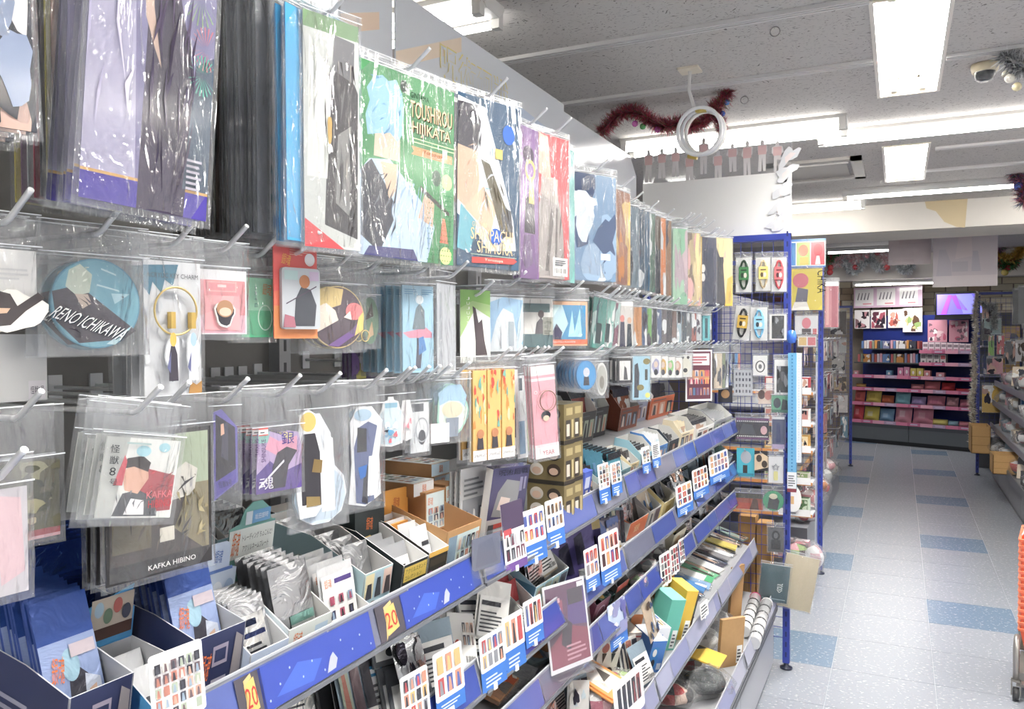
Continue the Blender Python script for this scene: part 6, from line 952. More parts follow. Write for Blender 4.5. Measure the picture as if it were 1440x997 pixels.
hangy('cord_pack', 'white card with a round black cable tie', 'cord', (1059, 1079, 500, 528), [('o', .5, .45, .34, .3, .08, '3c3c40'), ('e', .5, .45, .12, .12, '6a6c70')], 'f2f2f0')
hangy('cord_pack', 'white pack of tangled black cords under the flat cord pack', 'cord', (1089, 1114, 506, 555), [('r', .12, .06, .88, .82, '3c3e42')]+blobs(['6a6c72', '24262a', 'a0a2a6'], 302, 12, .12, .06, .88, .82, .2), 'f2f2f0', n=2)
hangy('earring_card', 'grey card with rows of small dark beads', 'card', (1032, 1058, 520, 556), thumbs(.05, .05, .95, .95, 5, 4, ['4a4c5c', '8a8c94'], 303, .5, .5), 'c4c8d0', bag=True)
hangy('earring_card', 'dark card with a small gold charm behind the notice', 'card', (1010, 1030, 542, 566), [('e', .5, .5, .3, .25, 'b08a60')], '3a3c48', bag=False)
hangy('sticker_pack', 'brown and pink double sticker on the mesh', 'sticker', (1064, 1087, 546, 568), [('e', .3, .6, .22, .3, '5a3c38'), ('e', .7, .55, .22, .3, 'c87a70'), ('r', .1, .0, .9, .2, 'e4cfc0')], 'e0c8b8', outline=wob(61, 14, .12))
hangy('sticker_pack', 'green card with dark cut-outs under the tangled cords', 'sticker', (1085, 1111, 556, 580), [('e', .3, .55, .2, .3, '34404a'), ('p', [(.5, .1), (.9, .1), (.85, .7), (.6, .8)], '2f3a3c'), ('r', 0, 0, 1, .16, '3f7a64')], '5aa884', bag=True)
hangy('film_pack', 'film-strip edged dark pack with purple foot', 'pack', (1035, 1081, 588, 618), [('r', 0, 0, 1, .1, '6d4470'), ('r', 0, .9, 1, 1, '6d4470')]+[('r', .03+.06*k, z, .06+.06*k, z+.06, 'e8e8e6') for k in range(16) for z in (.12, .82)]+[('p', [(.1, .25), (.6, .22), (.5, .7), (.2, .75)], '55585e'), ('e', .85, .45, .1, .2, 'c8a0a4')], '3c3a3e')
hangy('strap_pack', 'narrow navy pack with purple foot beside the post', 'strap', (1086, 1103, 586, 631), [('r', 0, 0, 1, .14, 'b8a8cc'), ('p', [(.3, .2), (.7, .2), (.65, .8), (.35, .8)], '2c3a6c'), ('r', 0, .92, 1, 1, 'e8eaec')], '4a5578', n=2)
hangy('charm_card', 'cyan card with a grey mop-like charm picture', 'card', (1036, 1061, 630, 670), [('p', [(.35, .1), (.6, .1), (.6, .4), (.35, .4)], '3a3c40'), ('e', .52, .68, .3, .22, 'a9b2ba'), ('r', .05, .03, .95, .12, '2c8aa4')], '3cb4c8', bag=False)
hangy('charm_card', 'black and beige card with two round badges', 'card', (1061, 1081, 634, 662), [('p', [(0, .0), (1, .2), (1, .7), (.5, .9), (0, .8)], 'dcc4a0'), ('e', .32, .62, .2, .18, '4a4038'), ('e', .7, .34, .2, .18, '4a4038')], '36363a', bag=False)
def star(root, w, h, t):
    b = MB(); P = [(w*.26*(1 if k % 2 == 0 else .45)*math.sin(k*math.pi/5), -t/2-.004, h*.6+w*.26*(1 if k % 2 == 0 else .45)*math.cos(k*math.pi/5)) for k in range(11)]; b.tube(P, .0018, '8a8c94', 5); b.build('star_clip', 'chrome', root)
    card_mb(w*.3, h*.34, .003, 'd9d48c', [], rrect(r=.2, asp=.8)).build('tag', 'gloss', root, (0, -t/2-.003, h*.1))
hangy('key_charm_pack', 'white card with a star clip and yellow tag', 'key charm', (1081, 1101, 642, 679), [], 'f4f4f2', parts=star, n=2)
hangy('towel_pack', 'wide sunset-orange picture pack low on the mesh', 'pack', (1035, 1073, 694, 716), [('r', 0, 0, 1, .4, 'b8442c'), ('p', [(.5, 0), (.85, 0), (.8, .6), (.65, .8)], '5c3a28'), ('r', 0, .7, 1, 1, '4a4a3c')], '9c4c34')
hangy('tin_badge', 'round green badge low on the mesh rack', 'badge', (1073, 1102, 690, 718), [('p', [(.2, .1), (.7, .05), (.8, .5), (.6, .8), (.3, .7)], '33363a'), ('e', .5, .72, .2, .14, 'd8d4b4')], '3c9a6c', outline=CIR, t=.006)
hangy('charm_card', 'dark grey card with a lock-shaped cut-out lowest on the mesh', 'card', (1080, 1102, 742, 776), [('e', .5, .68, .26, .2, '2c2e32'), ('r', .2, .1, .8, .5, '34363a'), ('e', .5, .68, .14, .12, '6a6c70')], '5c5e62')
for k, (u0, u1, v0, v1) in enumerate(((1038, 1062, 726, 778), (1064, 1084, 736, 780))):
    P = on_y((u0+u1)/2, v1, YR+.12); w, h = fit(P, u0, u1, v0, v1, 0); h += P.z; P.z = 0; b = MB(); b.box(-w/2, w/2, 0, .1, 0, h, 'b0854c'); art_to(b, [('e', .4, .5, .2, .2, 'c89a5c'), ('r', .1, .1, .5, .14, '8a6438')], w, h, 0); tag(b.build('carton', 'card', None, P), 'kraft carton with round print seen '+('through the mesh' if k == 0 else 'through the mesh beside the lock card'), 'box')
def strip(label, u0, u1, v0, v1, c, dots, Y):
    P = on_y((u0+u1)/2, v1, Y); w, h = fit(P, u0, u1, v0, v1, 0); a = [('r', .42, z/40, .58, z/40+.01, dots) for z in range(1, 40)]; b = card_mb(w, h, .03, c, a); tag(b.build('shelf_strip', 'gloss', None, P), label, 'panel')
strip('tall sky blue dotted side strip on the rack post', 1108, 1120, 497, 690, '6cb4e0', '3f7fb8', YR-.06)
strip('tall white strip beside the sky blue one', 1120, 1127, 497, 650, 'e4e8ec', 'c4ccd4', YR-.05)
hangy('tag_pack', 'small white barcode tag pack at the foot of the blue strip', 'card', (1107, 1120, 664, 692), lines(.1, .3, .9, .9, 5, '6a6c70')+[('r', 0, 0, 1, .18, '8a3a44')], 'e4e6e8', Y=YR-.09, bag=False, hk=False)
b = MB(); b.lathe([(0, 0), (.018, .004), (.024, .03), (.018, .06), (0, .066)], '2f6cd8', 12); P = on_y(1113, 483, YR-.03); b.build('plastic_knob', 'gloss', RK, P-RK.location)['label'] = 'bright blue rounded plastic clip'
# bags hanging out over the bottom shelf end
def flatbag(label, u0, u1, v0, v1, Y, c, arts, rz, mt='cloth', wrap=True, tilt=0):
    P = on_y((u0+u1)/2, (v0+v1)/2, Y); w, h = fit(P, u0, u1, v0, v1, rz*D2R); P.z -= h/2; t = thing('shopping_bag', label, 'bag', P, rz*D2R); t.rotation_euler = (0, tilt*D2R, rz*D2R)
    b = MB(); n = 6
    for sg in (-1, 1):
        i0 = len(b.v)
        for j in range(n+1):
            for i in range(n+1): gx, gz = i/n, j/n; b.v.append((-w/2+w*gx, sg*(.003+.01*math.sin(math.pi*gx)*math.sin(math.pi*gz))+.004*math.sin(9*gx+5*gz), h*gz))
        for j in range(n):
            for i in range(n): q = (i0+j*(n+1)+i, i0+j*(n+1)+i+1, i0+(j+1)*(n+1)+i+1, i0+(j+1)*(n+1)+i); b.face(q if sg < 0 else q[::-1], c, 0, True)
    art_to(b, list(arts), w, h, -.018); b.build('cloth', mt, t)
    if wrap: bag_mb(w, h, .03, .015, .008, crumple=.008).build('sleeve', ['bag', 'satin'], t)
flatbag('dark teal cloth bag with white lettering in a clear sleeve', 1066, 1106, 794, 846, 3.93, '35545c', [('r', .1, .1, .92, .12, '8aa0a4'), ('t', '<SOUL', .78, .3, .34, .14, 'd8e0e0', 1.57)], 14, tilt=6)
flatbag('beige canvas tote hanging out beyond the rack post', 1092, 1139, 780, 856, 3.99, 'cdbf9e', [], 10, wrap=True, tilt=10)
# ---------------------------------------------------------------- white board with cut-out edge over the rack
t = thing('display_board', 'white frosted board standing on the blue mesh rack', 'board', (-1.22, YR+.03, 2.13)); w = .745
b = MB(); b.box(0, w, 0, .006, 0, .30, 'eeeeec'); b.build('white_sheet', 'matte', t)
b = MB(); b.box(0, w, .008, .010, .2, .47, 'ffffff'); b.build('clear_sheet', 'acrylic', t)
def figs():
    r = random.Random(5)
    for k in range(10):
        x = .03+k*.072; h = .16+r.uniform(-.02, .03); z = .27+r.uniform(-.02, .06)
        P = [(-.018, 0), (-.004, 0), (0, .45), (.004, 0), (.018, 0), (.016, .55), (.026, .62), (.022, .8), (.008, .84), (.009, .93), (0, 1), (-.009, .93), (-.008, .84), (-.022, .8), (-.026, .6), (-.016, .55)]
        b = MB(); F_ = [(x+p[0]*r.uniform(.8, 1.2), -.002, z+p[1]*h) for p in P]; b.poly(F_, 'd6d2d2'); b.poly([(p[0], .0, p[2]) for p in F_][::-1], 'd6d2d2')
        q = [(x-.02, z+h*.52), (x+.02, z+h*.52), (x+.02, z+h*.8), (x-.02, z+h*.8)]; b.poly([(p[0], -.0025, p[1]) for p in q], 'd8b4b4'); b.build('cut_out', 'paper', t, (0, .006, 0))
    for k in range(5):
        P = wob(300+k, 16, .32); b = card_mb(.17, .085, .002, 'd2d4d8', [('p', [(.3, .3), (.7, .35), (.6, .6), (.4, .6)], 'e4d8d8')], P); o = b.build('cut_out', 'paper', t, (w+.015-.012*k, -.006, .34-.08*k)); o.rotation_euler = (0, -40*D2R, 0)
figs()
# ---------------------------------------------------------------- second end rack and shelving further down on the left
Y2 = 5.84
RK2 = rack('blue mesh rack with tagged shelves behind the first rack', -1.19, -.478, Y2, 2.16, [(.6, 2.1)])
pnl = ['3f8ed0', '8fcf6a', 'dc6070']
hangy('shop_poster', 'white poster with blue rim and bright colour panels', 'poster', (1112, 1161, 336, 376), [('r', 0, .92, 1, 1, '4a8edc'), ('r', 0, 0, 1, .05, '4a8edc'), ('r', .0, .08, .14, .88, '4a8fd0'), ('r', .17, .08, .55, .88, 'b8cf70'), ('r', .58, .08, .97, .88, 'd8606c'), ('e', .36, .6, .14, .2, 'e07a4c'), ('e', .78, .6, .13, .22, 'c84050'), ('r', .26, .1, .5, .36, 'e8c048'), ('p', [(.7, .1), (.85, .1), (.82, .4), (.74, .4)], 'f0ecec')], 'f4f4f4', Y=Y2-.05, root=RK2, bag=False)
hangy('plush_pack', 'yellow bag with big black lettering and a pink round print', 'pack', (1113, 1156, 378, 436), [('e', .3, .72, .26, .18, 'd8707c'), ('p', [(.1, .1), (.5, .1), (.55, .5), (.2, .55)], '6f6c7c'), ('p', [(0, 0), (.6, 0), (.5, .2), (.1, .2)], 'ece8e0'), ('t', 'CHIKA', .84, .95, .78, .2, '3a3428', -1.5708)], 'e4cf3c', Y=Y2-.07, root=RK2, rz=0)
hangy('key_charm_pack', 'clear pack with a pink-haired doll print above the tagged shelves', 'key charm', (1118, 1150, 444, 470), [('e', .5, .6, .2, .3, 'd87a88'), ('r', .3, .0, .7, .3, '4c4448'), ('r', .78, .0, .95, .3, 'c86a70')], 'd9dadd', Y=Y2-.05, root=RK2)
hangy('key_charm_pack', 'clear pack with orange and rose round prints', 'key charm', (1122, 1148, 473, 487), [('r', .05, .1, .46, .9, 'd8b46c'), ('r', .54, .1, .95, .9, 'd07078')], 'dcdcda', Y=Y2-.05, root=RK2)
g2 = thing('tagged_shelving', 'narrow shelving with white price tags behind the first mesh rack', 'shelving', (-1.19, Y2-.3, 0))
TAGV = [(553, 'e0564c'), (598, 'd0a0a0'), (635, 'e0a040'), (680, 'c4b8a0'), (725, '8fb078'), (786, 'd88a98')]
for k, (v, c) in enumerate(TAGV):
    p = on_y(1140, v, Y2-.3); z = p.z
    if z < .1: z = .1
    b = MB(); b.box(0, .69, 0, .28, z-.012, z, 'c9ccd2'); b.box(0, .69, -.012, 0, z-.014, z+.006, 'd8924c'); s_ = b.build('shelf', 'enamel', g2)
    b = card_mb(.2, .045, .002, 'f2f2f2', lines(.2, .35, .7, .6, 1, '6a6c74', k)+[('e', .2, .45, .06, .2, '5a5c64')]); b.build('price_tag', 'paper', s_, (.58, -.015, z-.008))
    for j in range(3):
        nm = [('red and white boxed set', 'b8444c', 'e8e0dc'), ('white boxed set', 'e4e2de', 'c88a84'), ('amber picture set', 'd8a850', 'f0dcb0'), ('pale flat box', 'd4cfc4', '8aa06c'), ('mint label box', 'c8d8c0', '5c7f54'), ('pink bagged set', 'd88a98', 'f0e4e6')][k]
        b = MB(); w_, h_ = .085, .1 if k != 3 else .06; b.box(-w_/2, w_/2, 0, .06, 0, h_, nm[1], ct=nm[2]); art_to(b, [('r', .08, .08, .92, .9, nm[2])]+blobs([nm[1], 'e8e4e0', DARK[j], 'c8a08c'], 310+k*3+j, 6, .1, .1, .9, .9, .25), w_, h_, 0)
        o = b.build('carton', 'paper', None, (-.60-.1*j+.03, Y2-.26+.02*j, z+.001), .1*(j-1)); tag(o, nm[0]+[' nearest the post', ' second from the post', ' furthest from the post'][j]+' on the tagged shelf', 'box')
for x in (-.005, .69): bb = MB(); bb.box(x, x+.005, .18, .29, 0, 1.45, 'b4b8c0'); bb.build('side_panel', 'enamel', g2)
lumpy('plush_toy', 'pink and green bagged soft toys at the foot of the tagged shelves', 'plush', 'E', 0, 0, .12, .08, .08, ['d8707c', 'e8a8b0', '9ab86c', '4a3c3c'], 31, at=Vector((-.60, Y2-.38, .14)))
lumpy('plush_toy', 'white crinkled bag leaning out past the rack post', 'plush', 'E', 0, 0, .07, .06, .09, ['e8e8ea', 'f0f0f0', 'd8b0b8'], 32, at=Vector((-.48, Y2-.4, .12)))
hangy('fan_card', 'big white round fan hanging by the price tags', 'fan', (1106, 1127, 683, 720), [('r', .0, .3, .5, .6, 'd8b078')], 'f0f0ee', Y=Y2-.36, root=RK2, outline=CIR, bag=False, hk=False)
# further gondola: posts, hanging packs and bags along the aisle
g3 = thing('gondola_unit', 'grey gondola base with blue posts further along the aisle', 'shelving', (-1.19, Y2+.1, 0)); L3 = 3.3
b = MB(); b.box(0, .62, 0, L3, 0, .28, '9a9da4'); b.build('base', 'enamel', g3)
b = MB(); b.box(.0, .03, 0, L3, .28, 1.95, '8a8c92'); b.build('back_board', 'enamel', g3)
for z in (.55, .85, 1.1): b = MB(); b.box(.03, .5, 0, L3, z, z+.02, 'a4a6aa'); b.box(.5, .515, 0, L3, z-.01, z+.04, 'd8a04c'); b.build('shelf', 'enamel', g3)
cols3 = ['b8a0a4', 'd8d4d0', 'c87a80', '8fa4b0', 'e4d0c8', '9a9ca0', 'c8b48c', 'd0888c', 'a8b4b8', 'e0dcd8']
for r_ in range(4):
    for k in range(8):
        y = Y2+.25+k*.36; z = (1.62, 1.32, 1.02, .72)[r_]; c = cols3[(k*3+r_*4) % 10]
        nm = ['rosy grey', 'off-white', 'dull red', 'blue-grey', 'cream pink', 'mid grey', 'sand', 'salmon', 'misty blue', 'ivory'][(k*3+r_*4) % 10]
        o = thing('charm_card', nm+' hanging pack in the '+['highest', 'second', 'third', 'lowest'][r_]+' row beyond the second rack', 'card', (-.60+.05*(k % 2), y, z-.2), 84*D2R, 'packs hanging along the far shelves')
        card_mb(.13, .16, .004, c, blobs([c, 'f0eeec', DARK[k % 5], 'c89a90'], 330+r_*8+k, 6)).build('card', 'gloss', o); bag_mb(.13, .16, .004, .03, .006).build('sleeve', ['bag', 'satin'], o)
        b = MB(); b.tube([(.03, 0, 0), (.6+.05*(k % 2), 0, 0), (.62+.05*(k % 2), 0, .015)], .003, 'c9ccd0', 5); b.build('peg_hook', 'chrome', g3, (0, y-g3.location.y, z-.02))
hangy('flag_pack', 'pink folded flag pack hanging beside the second rack post', 'flag', (1160, 1179, 396, 460), [('r', .5, .0, .9, .9, 'b0606c'), ('r', .0, .9, 1, 1, 'f2f0f0'), ('r', .1, .05, .3, .88, 'd8a49c')], 'c88088', Y=Y2-.06, root=RK2, rz=10)
for k in range(7):
    lumpy('plush_toy', ['crimson', 'white and pink', 'orange', 'red and white', 'grey', 'rose', 'cream'][k]+' bagged goods piled along the far base', 'plush', 'E', 0, 0, .1, .1, .07, [['c83c44', 'e8d8d8'], ['ecdcdc', 'd88a90'], ['d88a4c', 'e8e0d8'], ['c8484c', 'f0ecec'], ['a4a6a8', 'dcdcdc'], ['d89aa0', 'e8d8d8'], ['e4dcc8', 'c8b8a0']][k], 40+k, at=Vector((-.60, Y2+.3+k*.35, .285+.04*(k % 3))))
Y3 = on_z(1194, 655, 0).y
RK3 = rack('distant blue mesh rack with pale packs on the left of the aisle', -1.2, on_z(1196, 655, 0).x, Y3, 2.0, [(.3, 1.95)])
for k, (u0, u1, v0, v1, c, nm) in enumerate(((1166, 1180, 414, 435, '6cb0d8', 'sky blue'), (1168, 1190, 438, 470, '6a5c58', 'dark brown portrait'), (1172, 1190, 478, 496, 'dcdedc', 'white'), (1170, 1188, 500, 525, 'c4c0bc', 'light grey'), (1173, 1190, 530, 550, 'c9ad80', 'sand'), (1172, 1192, 556, 580, 'e4dcd8', 'ivory with red'), (1182, 1192, 586, 615, '6a98b0', 'teal blue'))):
    hangy('charm_card', nm+' pack hanging on the distant left mesh rack', 'card', (u0, u1, v0, v1), blobs([c, 'eceae8', DARK[k % 5], 'c8a090'], 370+k, 7), c, Y=Y3-.05, root=RK3)
# ---------------------------------------------------------------- far back shelving
BL_, BR_ = on_z(1194, 620, 0), on_z(1371, 636.5, 0)
EB = (BR_-BL_).normalized(); NB = Vector((EB.y, -EB.x, 0)); ANG = math.atan2(EB.y, EB.x); WB = (BR_-BL_).length
def onB(u, v, off=0): p = on_plane(u, v, BL_+NB*off, NB); return (p-BL_).dot(EB), p.z
def ptB(s, off, z): p = BL_+EB*s+NB*off; return Vector((p.x, p.y, z))
BK = thing('back_shelving', 'wide shelving with pink rails and blue panels at the end of the aisle', 'shelving', (BL_.x, BL_.y, 0), ANG)
zb = (onB(1200, 592)[1]+onB(1360, 603)[1])/2
for k in range(2):
    x0, x1 = WB*k/2, WB*(k+1)/2
    b = MB(); b.box(x0+.004, x1-.004, 0, .05, .06, zb-.07, '5d6368'); b.box(x0+.004, x1-.004, -.004, .05, zb-.07, zb-.0, '4a4f54'); b.build('base_panel', 'enamel', BK)
    b = MB(); b.box(x0, x1, .48, .5, zb, 1.93, '20307c'); b.build('back_panel', 'satin', BK)
b = MB(); b.box(0, WB, .03, .45, 0, .06, '2c2e32'); b.build('kick_board', 'enamel', BK)
b = MB(); b.box(0, WB, .05, .5, .06, zb-.005, '55595e'); b.build('base_box', 'enamel', BK)
PINK = ['d87a9c', 'c86890', 'e4a0b8', 'b89ab8']
SHB = []
def bshelf(va, vb, u0, u1, c, off=0, lip=.05, pink=True):
    s0, z0 = onB(u0, va, off); s1, z1 = onB(u1, vb, off); z = (z0+z1)/2
    b = MB(); b.box(s0, s1, -off, .47, z-.018, z, c); so = b.build('shelf', 'enamel', BK)
    if pink:
        n = max(2, int((s1-s0)/.16))
        for k in range(n):
            b = MB(); d = (s1-s0)/n; b.box(s0+d*k, s0+d*(k+1)-.003, -off-.008, -off-.001, z-.03, z+lip-.03, PINK[k % 4]); art_to(b, [('r', .2, .3, .8, .7, 'c8b4d0')] if k % 2 else [], d-.003, lip, -off-.008, x0=s0+d*k, z0=z-.03); b.build('pink_rail', 'gloss', so)
    return z
Z6 = bshelf(590, 603, 1196, 1367, '4a4e58'); Z5 = bshelf(565, 576, 1197, 1367, '4a4e58'); Z4 = bshelf(544, 554, 1198, 1367, '4a4e58'); Z3 = bshelf(527, 534, 1198, 1367, '4a4e58')
Z2L = bshelf(508.5, 511, 1201, 1293, '4c5052', pink=False); Z1L = bshelf(489, 491.5, 1209, 1294, '4c5052', pink=False); Z2R = bshelf(510, 514, 1293, 1367, '4a4e58'); Z1R = bshelf(492, 497, 1293, 1367, '4a4e58')
def bbox(name, label, cat, u0, u1, vt, z, d, c, arts=(), off=-.05, mt='gloss', ct=None):
    s0, _ = onB(u0, 560, off); s1, zt = onB(u1, vt, off); w = s1-s0; h = max(.03, zt-z); b = MB(); b.box(-w/2, w/2, 0, d, .001, h, c, ct=ct); art_to(b, list(arts), w, h, 0); return tag(b.build(name, mt, None, ptB((s0+s1)/2, off, z), ANG), label, cat)
def pillow(name, label, cat, u0, u1, vt, z, c, off=-.06, d=.14, c2=None, mt='cloth'):
    s0, _ = onB(u0, 560, off); s1, zt = onB(u1, vt, off); w = s1-s0; h = max(.05, zt-z); b = MB(); n = 6
    for sg in (-1, 1):
        i0 = len(b.v)
        for j in range(n+1):
            for i in range(n+1): gx, gz = i/n, j/n; q = (max(0, math.sin(math.pi*gx)*math.sin(math.pi*gz)))**.5; b.v.append((-w/2+w*gx, d/2+sg*d/2*q+h*gz*.25, .001+h*gz))
        for j in range(n):
            for i in range(n): q = (i0+j*(n+1)+i, i0+j*(n+1)+i+1, i0+(j+1)*(n+1)+i+1, i0+(j+1)*(n+1)+i); b.face(q if sg < 0 else q[::-1], c2 if c2 and (i, j) in ((2, 3), (3, 3), (2, 2), (3, 2)) and sg < 0 else c, 0, True)
    return tag(b.build(name, mt, None, ptB((s0+s1)/2, off, z), ANG), label, cat)
for k, (u0, u1, vt, z, c, c2, nm) in enumerate(((1199, 1213, 549, Z5, 'e0706c', 'c05a58', 'salmon'), (1215, 1236, 549, Z5, 'e8cf60', 'd0b44c', 'yellow'), (1237, 1254, 557, Z5, 'd0704c', 'c06040', 'burnt orange'), (1256, 1277, 552, Z5, '8cc8d8', '78b0c4', 'aqua'), (1279, 1299, 559, Z5, 'b4a0d4', 'a08cc0', 'lilac'), (1301, 1326, 558, Z5, 'd8849c', 'c87490', 'rose pink'), (1328, 1345, 560, Z5, 'd09aa4', 'b8848c', 'dusty pink'), (1347, 1364, 563, Z5, 'c87a90', 'b86a80', 'raspberry'), (1197, 1211, 568, Z6, 'd8505c', 'e88890', 'crimson wrapped'), (1212, 1233, 573, Z6, 'dccb58', 'd8d0a0', 'lemon wrapped'), (1234, 1254, 576, Z6, '7fa8cc', '9cbcd8', 'powder blue wrapped'), (1256, 1279, 570, Z6, 'e098ac', 'e8c0cc', 'pink header-bagged'), (1281, 1309, 573, Z6, 'd88aa0', 'e0a4b4', 'rolled pink'))):
    pillow('folded_towel', nm+' folded towel on the pink-railed back shelves', 'towel', u0, u1, vt, z, c, c2=c2)
for k, (u0, u1, vt, c, nm) in enumerate(((1309, 1330, 591, 'e0d070', 'yellow'), (1331, 1345, 593, '8fb4c8', 'pale blue'), (1346, 1362, 594, 'c87a88', 'rose'))): pillow('folded_towel', nm+' small folded cloth at the right end of the lowest back shelf', 'towel', u0, u1, vt, Z6, c)
for k, (u0, u1, vt, c, nm) in enumerate(((1278, 1296, 541, 'd88a94', 'flat pink cloth'), (1297, 1319, 537, 'd87a84', 'domed pink cap'), (1321, 1340, 539, 'c83c44', 'red and white soft figure'), (1341, 1362, 547, 'c84050', 'flat red cloth'), (1201, 1215, 540, 'c89a58', 'small ochre pouch'))): pillow('soft_goods', nm+' on the back shelf under the card boxes', 'soft goods', u0, u1, vt, Z4, c)
for k, (u0, u1, vt, c, nm) in enumerate(((1246, 1254, 521, '6a98b8', 'blue'), (1262, 1270, 517, 'e08ab0', 'pink'), (1271, 1279, 516, 'dc90b4', 'second pink'), (1280, 1288, 518, 'd8c860', 'yellow'), (1289, 1298, 518, 'd4c45c', 'second yellow'), (1299, 1308, 521, 'd88a8c', 'coral'), (1316, 1328, 524, 'd08a94', 'flat rose'), (1200, 1207, 521, 'e0a0a8', 'blush'))): bbox('card_box', nm+' little card box on the upper pink-railed back shelf', 'box', u0, u1, vt, Z3, .06, c, [('e', .5, .5, .2, .2, 'f0e8ec')])
CDC = ['6a8cc0', 'd8944c', 'd8c8d4', 'c86a6c', '8a8cb0', 'e8dcd8', '4a4c58', 'd8a0b0', '9aa08c', 'b85a50', 'e4e0e4', '5c7898']
for r_, (z, ua, ub) in enumerate(((Z1L, 1211, 1293), (Z2L, 1206, 1291))):
    n = 22
    for k in range(n):
        u = ua+(ub-ua)*k/n; face = k in ((8, 14, 18) if r_ == 0 else (2, 9, 14)); wpx = (ub-ua)/n*(2.6 if face else .92)
        if any(0 < k-f < 3 for f in ((8, 14, 18) if r_ == 0 else (2, 9, 14))): continue
        c = CDC[(k*5+r_*3) % 12]; bbox('disc_case', ('face-out disc case with ' if face else 'upright disc case with ')+['blue', 'orange', 'pale lilac', 'red', 'violet grey', 'cream', 'charcoal', 'pink', 'olive', 'brick', 'white', 'steel blue'][(k*5+r_*3) % 12]+(' cover' if face else ' spine')+[' in the upper', ' in the lower'][r_]+' disc row', 'disc case', u, u+wpx, 479.5-(.0 if face else (k % 3)*.6)+(18.5 if r_ else 0), z, .12, c, blobs([c, 'e8e4e0', DARK[k % 5]], 400+k, 4) if face else [])['group'] = 'disc cases on the back shelves'
for k in range(8):
    u = 1297+k*8.6; bbox('card_box', 'white and pink card box, '+['first', 'second', 'third', 'fourth', 'fifth', 'sixth', 'seventh', 'eighth'][k]+' from the disc rows under the pink posters', 'box', u, u+8, 481-(k > 1)*.5+k*.4, Z1R, .08, 'ecdce4', [('r', .1, .5, .9, .8, '9a8a94'), ('r', .1, .1, .9, .3, 'd88aa8')])
for k in range(4): bbox('card_box', 'grey and white card box, '+['first', 'second', 'third', 'fourth'][k]+' from the disc rows on the middle pink rail', 'box', 1294+k*9.2, 1302.5+k*9.2, 497+k*.5, Z2R, .08, 'dcd8da', [('r', .1, .5, .9, .9, '8a8288' if k < 3 else 'c85a60'), ('e', .5, .2, .2, .1, '6a6a70')])
def flatB(name, label, cat, u0, u1, v0, v1, off, base, arts, t=.01, mt='gloss', step=.001):
    s0, z1 = onB(u0, v0, off); s1, z0 = onB(u1, v1, off); z1 = onB((u0+u1)/2, v0, off)[1]; z0 = onB((u0+u1)/2, v1, off)[1]; b = card_mb(s1-s0, z1-z0, t, base, arts, step=step); return tag(b.build(name, mt, None, ptB((s0+s1)/2, off, z0), ANG), label, cat)
for k, (u0, u1, v0, v1, pal, nm) in enumerate(((1202, 1223, 436, 462, ['4a3c44', 'c88a94', '8a6a70', '2f2c34'], 'dark rose'), (1225, 1246, 436, 462, ['6a3c4c', 'b85a6c', '3c3440', 'd8b0b8'], 'wine red'), (1249, 1270, 435, 461, ['e0a894', 'd06a5c', 'f0dcd0', '8a4a48'], 'peach'), (1270, 1297, 433, 467, ['e0c890', 'd87050', '9ab86c', 'f0e8d8', '6a5040'], 'larger sunny'))):
    flatB('art_print', nm+' print with white header hanging on the blue back panel', 'print', u0, u1, v0, v1, -.44, 'efe9ea', blobs(pal, 430+k, 12, .05, .03, .95, .9, .25))
flatB('autograph_board', 'pink board with three white signed panels', 'board', 1201, 1297, 403, 432, -.44, 'd4b4cc', [q for k, (a, c) in enumerate(((.02, .3), (.35, .62), (.68, .94))) for q in [('r', a, .1, c, .92, 'e2e0e0')]+[('p', [(a+.03+.05*j, .4), (a+.06+.05*j, .75), (a+.07+.05*j, .72), (a+.05+.05*j, .38)], '77747c') for j in range(4)]+[('r', a+.12, .16, c-.03, .22, 'd88a94')]])
for k in range(2): flatB('art_print', 'large pink wrapped poster '+['next to the disc rows', 'next to the tinsel post'][k], 'poster', 1305+k*30, 1332+k*30, 450, 481, -.4, 'd896a8', blobs(['e8c4cc', '8a6a78', 'f0e4e6', 'c8607c', '5a4a58'], 440+k, 16, .06, .06, .94, .94, .18))
tv = thing('television', 'flat television showing a violet picture above the pink posters', 'television', ptB(*((onB(1344, 448, -.2)[0]), -.2, onB(1344, 449, -.2)[1])), ANG); s0 = onB(1315, 430, -.2)[0]; s1 = onB(1375, 430, -.2)[0]; hh = onB(1344, 411, -.2)[1]-onB(1344, 449, -.2)[1]; ww = s1-s0
b = MB(); b.box(-ww/2, ww/2, 0, .06, 0, hh, '1e1e24'); b.box(-ww/2, ww/2, -.01, 0, 0, .02*1.5, '26262c'); b.build('casing', 'satin', tv)
emit_mat('screen', (.2, .16, .9), .3); emit_mat('screen2', (.32, .08, .85), .3); emit_mat('screen3', (.3, .3, .9), .3)
b = MB(); b.box(-ww/2+.03, ww/2-.03, -.004, -.001, .07, hh-.025, 'ffffff'); b.poly([(-.2, -.006, .07), (-.1, -.006, hh*.9), (-.05, -.006, hh*.9), (-.12, -.006, .07)], 'ffffff', 1); b.poly([(.02, -.006, .15), (-.06, -.006, hh*.85), (.0, -.006, hh*.9), (.16, -.006, .12)], 'ffffff', 1); b.poly([(.1, -.006, .08), (.0, -.006, hh*.92), (.2, -.006, hh*.92), (.4, -.006, .08)], 'ffffff', 2)
b.build('screen_picture', ['screen', 'screen2', 'screen3'], tv)
b = MB(); b.box(-.03, .03, .06, .4, hh*.5, hh*.6, '2a2a30'); b.build('wall_arm', 'satin', tv)
